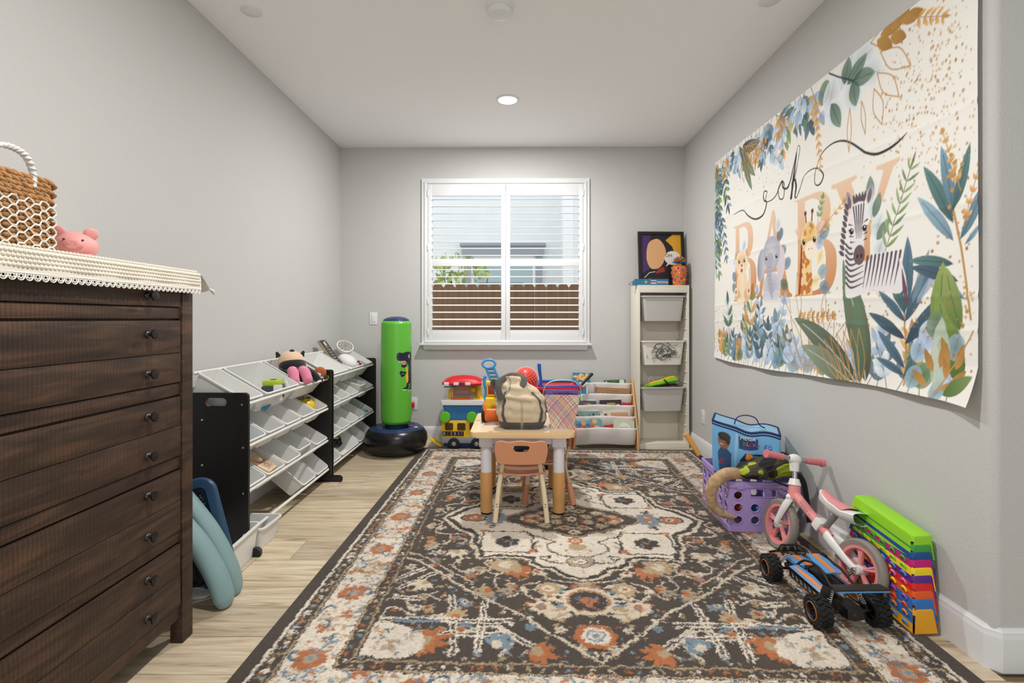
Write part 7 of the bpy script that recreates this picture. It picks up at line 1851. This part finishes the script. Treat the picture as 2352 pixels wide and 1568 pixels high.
    MB().box(-.026, .026, -.02, .02, -.024, .024, .006, M=Matrix.Translation((0, .235, .215)) @ Matrix.Rotation(.45, 4, 'X')).build('clamp', WHT, t)
    vs, fs = text_mb('BOBIKE', .026, .0005)
    M = Matrix.Translation((-.0215, .325, .258)) @ Matrix.Rotation(-PI / 2, 4, 'Z') @ Matrix.Rotation(PI / 2, 4, 'X') @ Matrix.Rotation(-.46, 4, 'Z')
    MB().add(vs, fs, M).build('brand_lettering', mat('pale_pink', rgb(240, 196, 192), .5), t)
bike()

# ================================================================ RC BUGGY
def buggy():
    t = thing('toy_buggy', 'blue and orange remote control buggy with knobbly black tyres on the rug', 'toy car', (1.218, 2.09, .0115), math.radians(2))
    BLU = mat('buggy_blue', rgb(84, 142, 196), .35); ORG = mat('buggy_orange', rgb(214, 124, 56), .4); K = 'black'; KR = 'black_rubber'
    r_ = .056
    tread = None
    for (sx, yy) in ((-1, -.165), (1, -.165), (-1, .17), (1, .17)):
        R = Matrix.Translation((sx * .108, yy, r_)) @ Euler((0, sx * PI / 2, 0)).to_matrix().to_4x4()
        mb = MB().lathe([(.030, -.026), (.044, -.028), (r_ - .006, -.022), (r_ - .004, 0), (r_ - .006, .022), (.044, .028), (.030, .026)], 36, R)
        for q in range(18):
            a = 2 * PI * q / 18
            for s in (-1, 1):
                mb.box(-.005, .004, -.0065, .0065, -.013, .013, M=R @ Matrix.Rotation(a + (.17 if s > 0 else 0), 4, 'Z') @ Matrix.Translation((r_ - .0045, 0, s * .012)) @ Matrix.Rotation(s * .35, 4, 'X'))
        w_ = mb.build('tyre', KR, t)
        MB().lathe([(.030, .020), (.033, .026), (.031, .029), (.028, .024), (.026, .012), (.010, .010), (0, .016)], 28, R).build('wheel_disc', K, w_)
        MB().tube([tuple(R @ Vector((.0315 * math.cos(a), .0315 * math.sin(a), .0275))) for a in np.linspace(0, 2 * PI, 25)[:-1]], .0014, 6, closed=True).build('wheel_ring', ORG, w_)
        for q in range(8):
            a = q * PI / 4; MB().tube([tuple(R @ Vector((.006 * math.cos(a), .006 * math.sin(a), .017))), tuple(R @ Vector((.029 * math.cos(a), .029 * math.sin(a), .020)))], .0022, 6).build('wheel_spoke', K, w_)
        # suspension arm and coil shock
        MB().tube([(sx * .03, yy, .05), (sx * .09, yy, r_)], .006, 8).build('suspension_arm', K, t)
        top = Vector((sx * .042, yy + (.02 if yy < 0 else -.02), .128)); bot = Vector((sx * .078, yy, .06))
        s_ = MB().tube([tuple(bot), tuple(top)], .0045, 8).build('shock', K, t)
        co = [tuple(bot.lerp(top, .25 + .7 * i / 60) + Vector((.0075 * math.cos(i * .75), .0075 * math.sin(i * .75), 0))) for i in range(60)]
        MB().tube(co, .0013, 5).build('coil', mat('spring_white', rgb(210, 208, 204), .4), s_)
    MB().box(-.035, .035, -.20, .20, .046, .066, .006).build('chassis', K, t)
    MB().box(-.032, .032, -.215, -.13, .045, .085, .008).ell((-.0, -.20, .06), .024, .02, .022, 14, 10).build('gearbox', K, t)
    # nose, side panels, spine: angled blue body plates
    def plate_(name, pts, th_, m, M=None): return MB().prism(pts, 0, th_, M, bev=.0015).build(name, m, t)
    tilt = lambda z, ax, a, x=0, y=0: Matrix.Translation((x, y, z)) @ Matrix.Rotation(a, 4, ax)
    plate_('hood', [(-.030, .03), (.030, .03), (.042, .10), (.036, .185), (-.036, .185), (-.042, .10)], .014, BLU, tilt(.104, 'X', -.10))
    MB().prism([(-.010, .03), (.010, .03), (.014, .18), (-.014, .18)], .0145, .0165, tilt(.104, 'X', -.10)).build('hood_stripe', ORG, t)
    for s in (-1, 1):
        plate_('side_panel', [(-.012, -.12), (.018, -.13), (.026, -.03), (.020, .07), (-.010, .09)], .008, BLU, tilt(.098, 'Y', s * .55, s * .062, 0) @ Matrix.Diagonal((s, 1, 1, 1)) if False else tilt(.098, 'Y', s * .55, s * .062, 0))
        MB().prism([(-.002, -.11), (.010, -.115), (.014, -.03), (.008, .06), (-.001, .07)], .0082, .0096, tilt(.098, 'Y', s * .55, s * .062, 0)).build('side_stripe', ORG, t)
        MB().box(-.004, .004, -.10, .08, -.022, .0, .003, M=Matrix.Translation((s * .076, -.01, .082))).build('side_skirt', ORG, t)
        MB().tube(spl([(s * .045, .09, .10), (s * .042, .03, .15), (s * .040, -.06, .165), (s * .046, -.14, .135), (s * .05, -.20, .125)], 6), .0048, 8).build('roll_bar', K, t)
        MB().tube([(s * .045, .05, .10), (s * .041, -.03, .16)], .004, 8).build('cage_strut', K, t)
        plate_('wing_end', [(0, 0), (.055, .008), (.065, .045), (.018, .038)], .004, K, Matrix.Translation((s * .098, -.185, .118)) @ Matrix.Rotation(PI / 2, 4, 'Z') @ XZ @ Matrix.Diagonal((-1, 1, 1, 1)) @ Matrix.Translation((-.03, 0, 0)))
    plate_('roof', [(-.030, -.09), (.030, -.09), (.034, .0), (.024, .045), (-.024, .045), (-.034, .0)], .006, BLU, tilt(.162, 'X', .10))
    MB().prism([(-.009, -.088), (.009, -.088), (.011, .042), (-.011, .042)], .0062, .0076, tilt(.162, 'X', .10)).build('roof_stripe', ORG, t)
    MB().box(-.03, .03, -.10, .06, .085, .12, .008).build('cockpit', K, t)
    plate_('rear_wing', [(-.098, -.235), (.098, -.235), (.094, -.185), (-.094, -.185)], .005, K, tilt(.150, 'X', -.1, 0, -.02))
    MB().box(-.095, .095, -.256, -.252, .168, .173, .001).build('wing_edge', BLU, t)
    for s in (-1, 1): MB().tube([(s * .035, -.15, .12), (s * .04, -.22, .165)], .004, 8).build('wing_strut', K, t)
    MB().tube(spl([(-.085, .225, .098), (-.04, .235, .098), (.04, .235, .098), (.085, .225, .098)], 4), .005, 8).tube([(-.05, .23, .098), (-.032, .225, .128), (.032, .225, .128), (.05, .23, .098)], .0045, 8).tube([(-.03, .17, .075), (-.03, .23, .098)], .005, 8).tube([(.03, .17, .075), (.03, .23, .098)], .005, 8).build('front_bumper', K, t)
    for s in (-1, 1): MB().lathe([(0, .008), (.009, .006), (.009, -.006), (0, -.006)], 14, Matrix.Translation((s * .016, .228, .112)) @ Euler((-PI / 2, 0, 0)).to_matrix().to_4x4()).build('lamp', K, t)
    for s in (-1, 1):
        cvb = Canvas(.10, .026, .002, rgb(24, 24, 26)); rr = random.Random(4)
        for k in range(5): cvb.stroke([(.008 + k * .018, .008), (.016 + k * .018, .020)], .003, rgb(180, 186, 190)); cvb.ell(.014 + k * .018, .008, .003, .003, BLU and rgb(84, 142, 196))
        cvb.mesh('side_decal', lambda X, Y, s=s: (s * (.0835 - .0 * Y), -s * (X - .05) * 1.6 * 1 - .01, .082 + Y * .0 + (Y - .013) * .9), attr_mat('print_gloss', .35), t)
buggy()

# ================================================================ STACK OF NESTED RAINBOW BEAMS
def beams():
    cols = [('lime green', rgb(150, 214, 44)), ('mid green', rgb(66, 156, 62)), ('royal blue', rgb(30, 76, 144)), ('magenta', rgb(196, 24, 116)), ('bright yellow', rgb(240, 212, 36)), ('purple', rgb(92, 40, 134)), ('red', rgb(214, 36, 32)), ('orange', rgb(226, 90, 34)), ('sky blue', rgb(46, 112, 186)), ('amber', rgb(232, 164, 32))]
    kn = [rgb(170, 220, 60), rgb(66, 156, 62), rgb(150, 214, 44), rgb(76, 140, 206), rgb(230, 110, 170), rgb(240, 212, 36), rgb(140, 90, 190), rgb(230, 80, 50), rgb(236, 130, 50), rgb(76, 140, 206)]
    L = .345
    base_o = None
    for k, (nm, c) in enumerate(cols):
        i = len(cols) - 1 - k          # 0 = lowest
        tilt = .135 * (1 - .35 * (k / 9)); lean = .12
        t = thing('stepping_beam', f'{nm} plastic beam, ' + ('topmost of the rainbow stack by the wall' if k == 0 else 'lowest of the rainbow stack by the wall' if k == 9 else f'nested just under the {cols[k - 1][0]} one in the rainbow stack'), 'toy beam', (1.490 - .002 * k, 2.085 - .004 * k, .012 + .0275 * i + (.022 if k < 9 else .014)), 0, group=None)
        t.rotation_euler = Euler((tilt, -lean * .25, .03)).to_matrix().to_4x4().to_euler()
        m_ = mat('beam%d' % k, c, .38); h_ = .092 if k == 0 else .085
        mb = MB(); n = 4
        def oc(w_, l_, ch, z): # outline with cut corners
            return [(w_ / 2, -l_ / 2 + ch, z), (w_ / 2, l_ / 2 - ch, z), (w_ / 2 - ch, l_ / 2, z), (-w_ / 2 + ch, l_ / 2, z), (-w_ / 2, l_ / 2 - ch, z), (-w_ / 2, -l_ / 2 + ch, z), (-w_ / 2 + ch, -l_ / 2, z), (w_ / 2 - ch, -l_ / 2, z)]
        def shell(loops):
            vs = [p for q in loops for p in q]; fs = []
            for i in range(len(loops) - 1):
                for e in range(8):
                    if i == 0 and e in (5, 7): continue        # open slits at the near corners
                    e2 = (e + 1) % 8; fs.append((i * 8 + e, i * 8 + e2, (i + 1) * 8 + e2, (i + 1) * 8 + e))
            fs.append(tuple((len(loops) - 1) * 8 + e for e in range(8))); mb.add(vs, fs)
        shell([oc(.094, L, .004, 0), oc(.080, L - .02, .006, h_ - .022), oc(.079, L - .021, .008, h_ - .010), oc(.075, L - .026, .009, h_ - .002), oc(.068, L - .034, .010, h_)])
        shell([oc(.090, L - .004, .004, 0), oc(.077, L - .023, .006, h_ - .024), oc(.076, L - .024, .008, h_ - .006)])
        mb.build('shell', m_, t)
        km = mat('beamknob%d' % k, kn[k], .4)
        if k:
            for q in range(6):
                yq = -L / 2 + .04 + q * .052
                MB().tube([(-.0465 + .004 * math.sin(a) * -1, yq + .010 * math.cos(a), .016 + .012 * math.sin(a)) for a in np.linspace(0, PI, 9)], .0042, 8).build('loop', km, t)
beams()
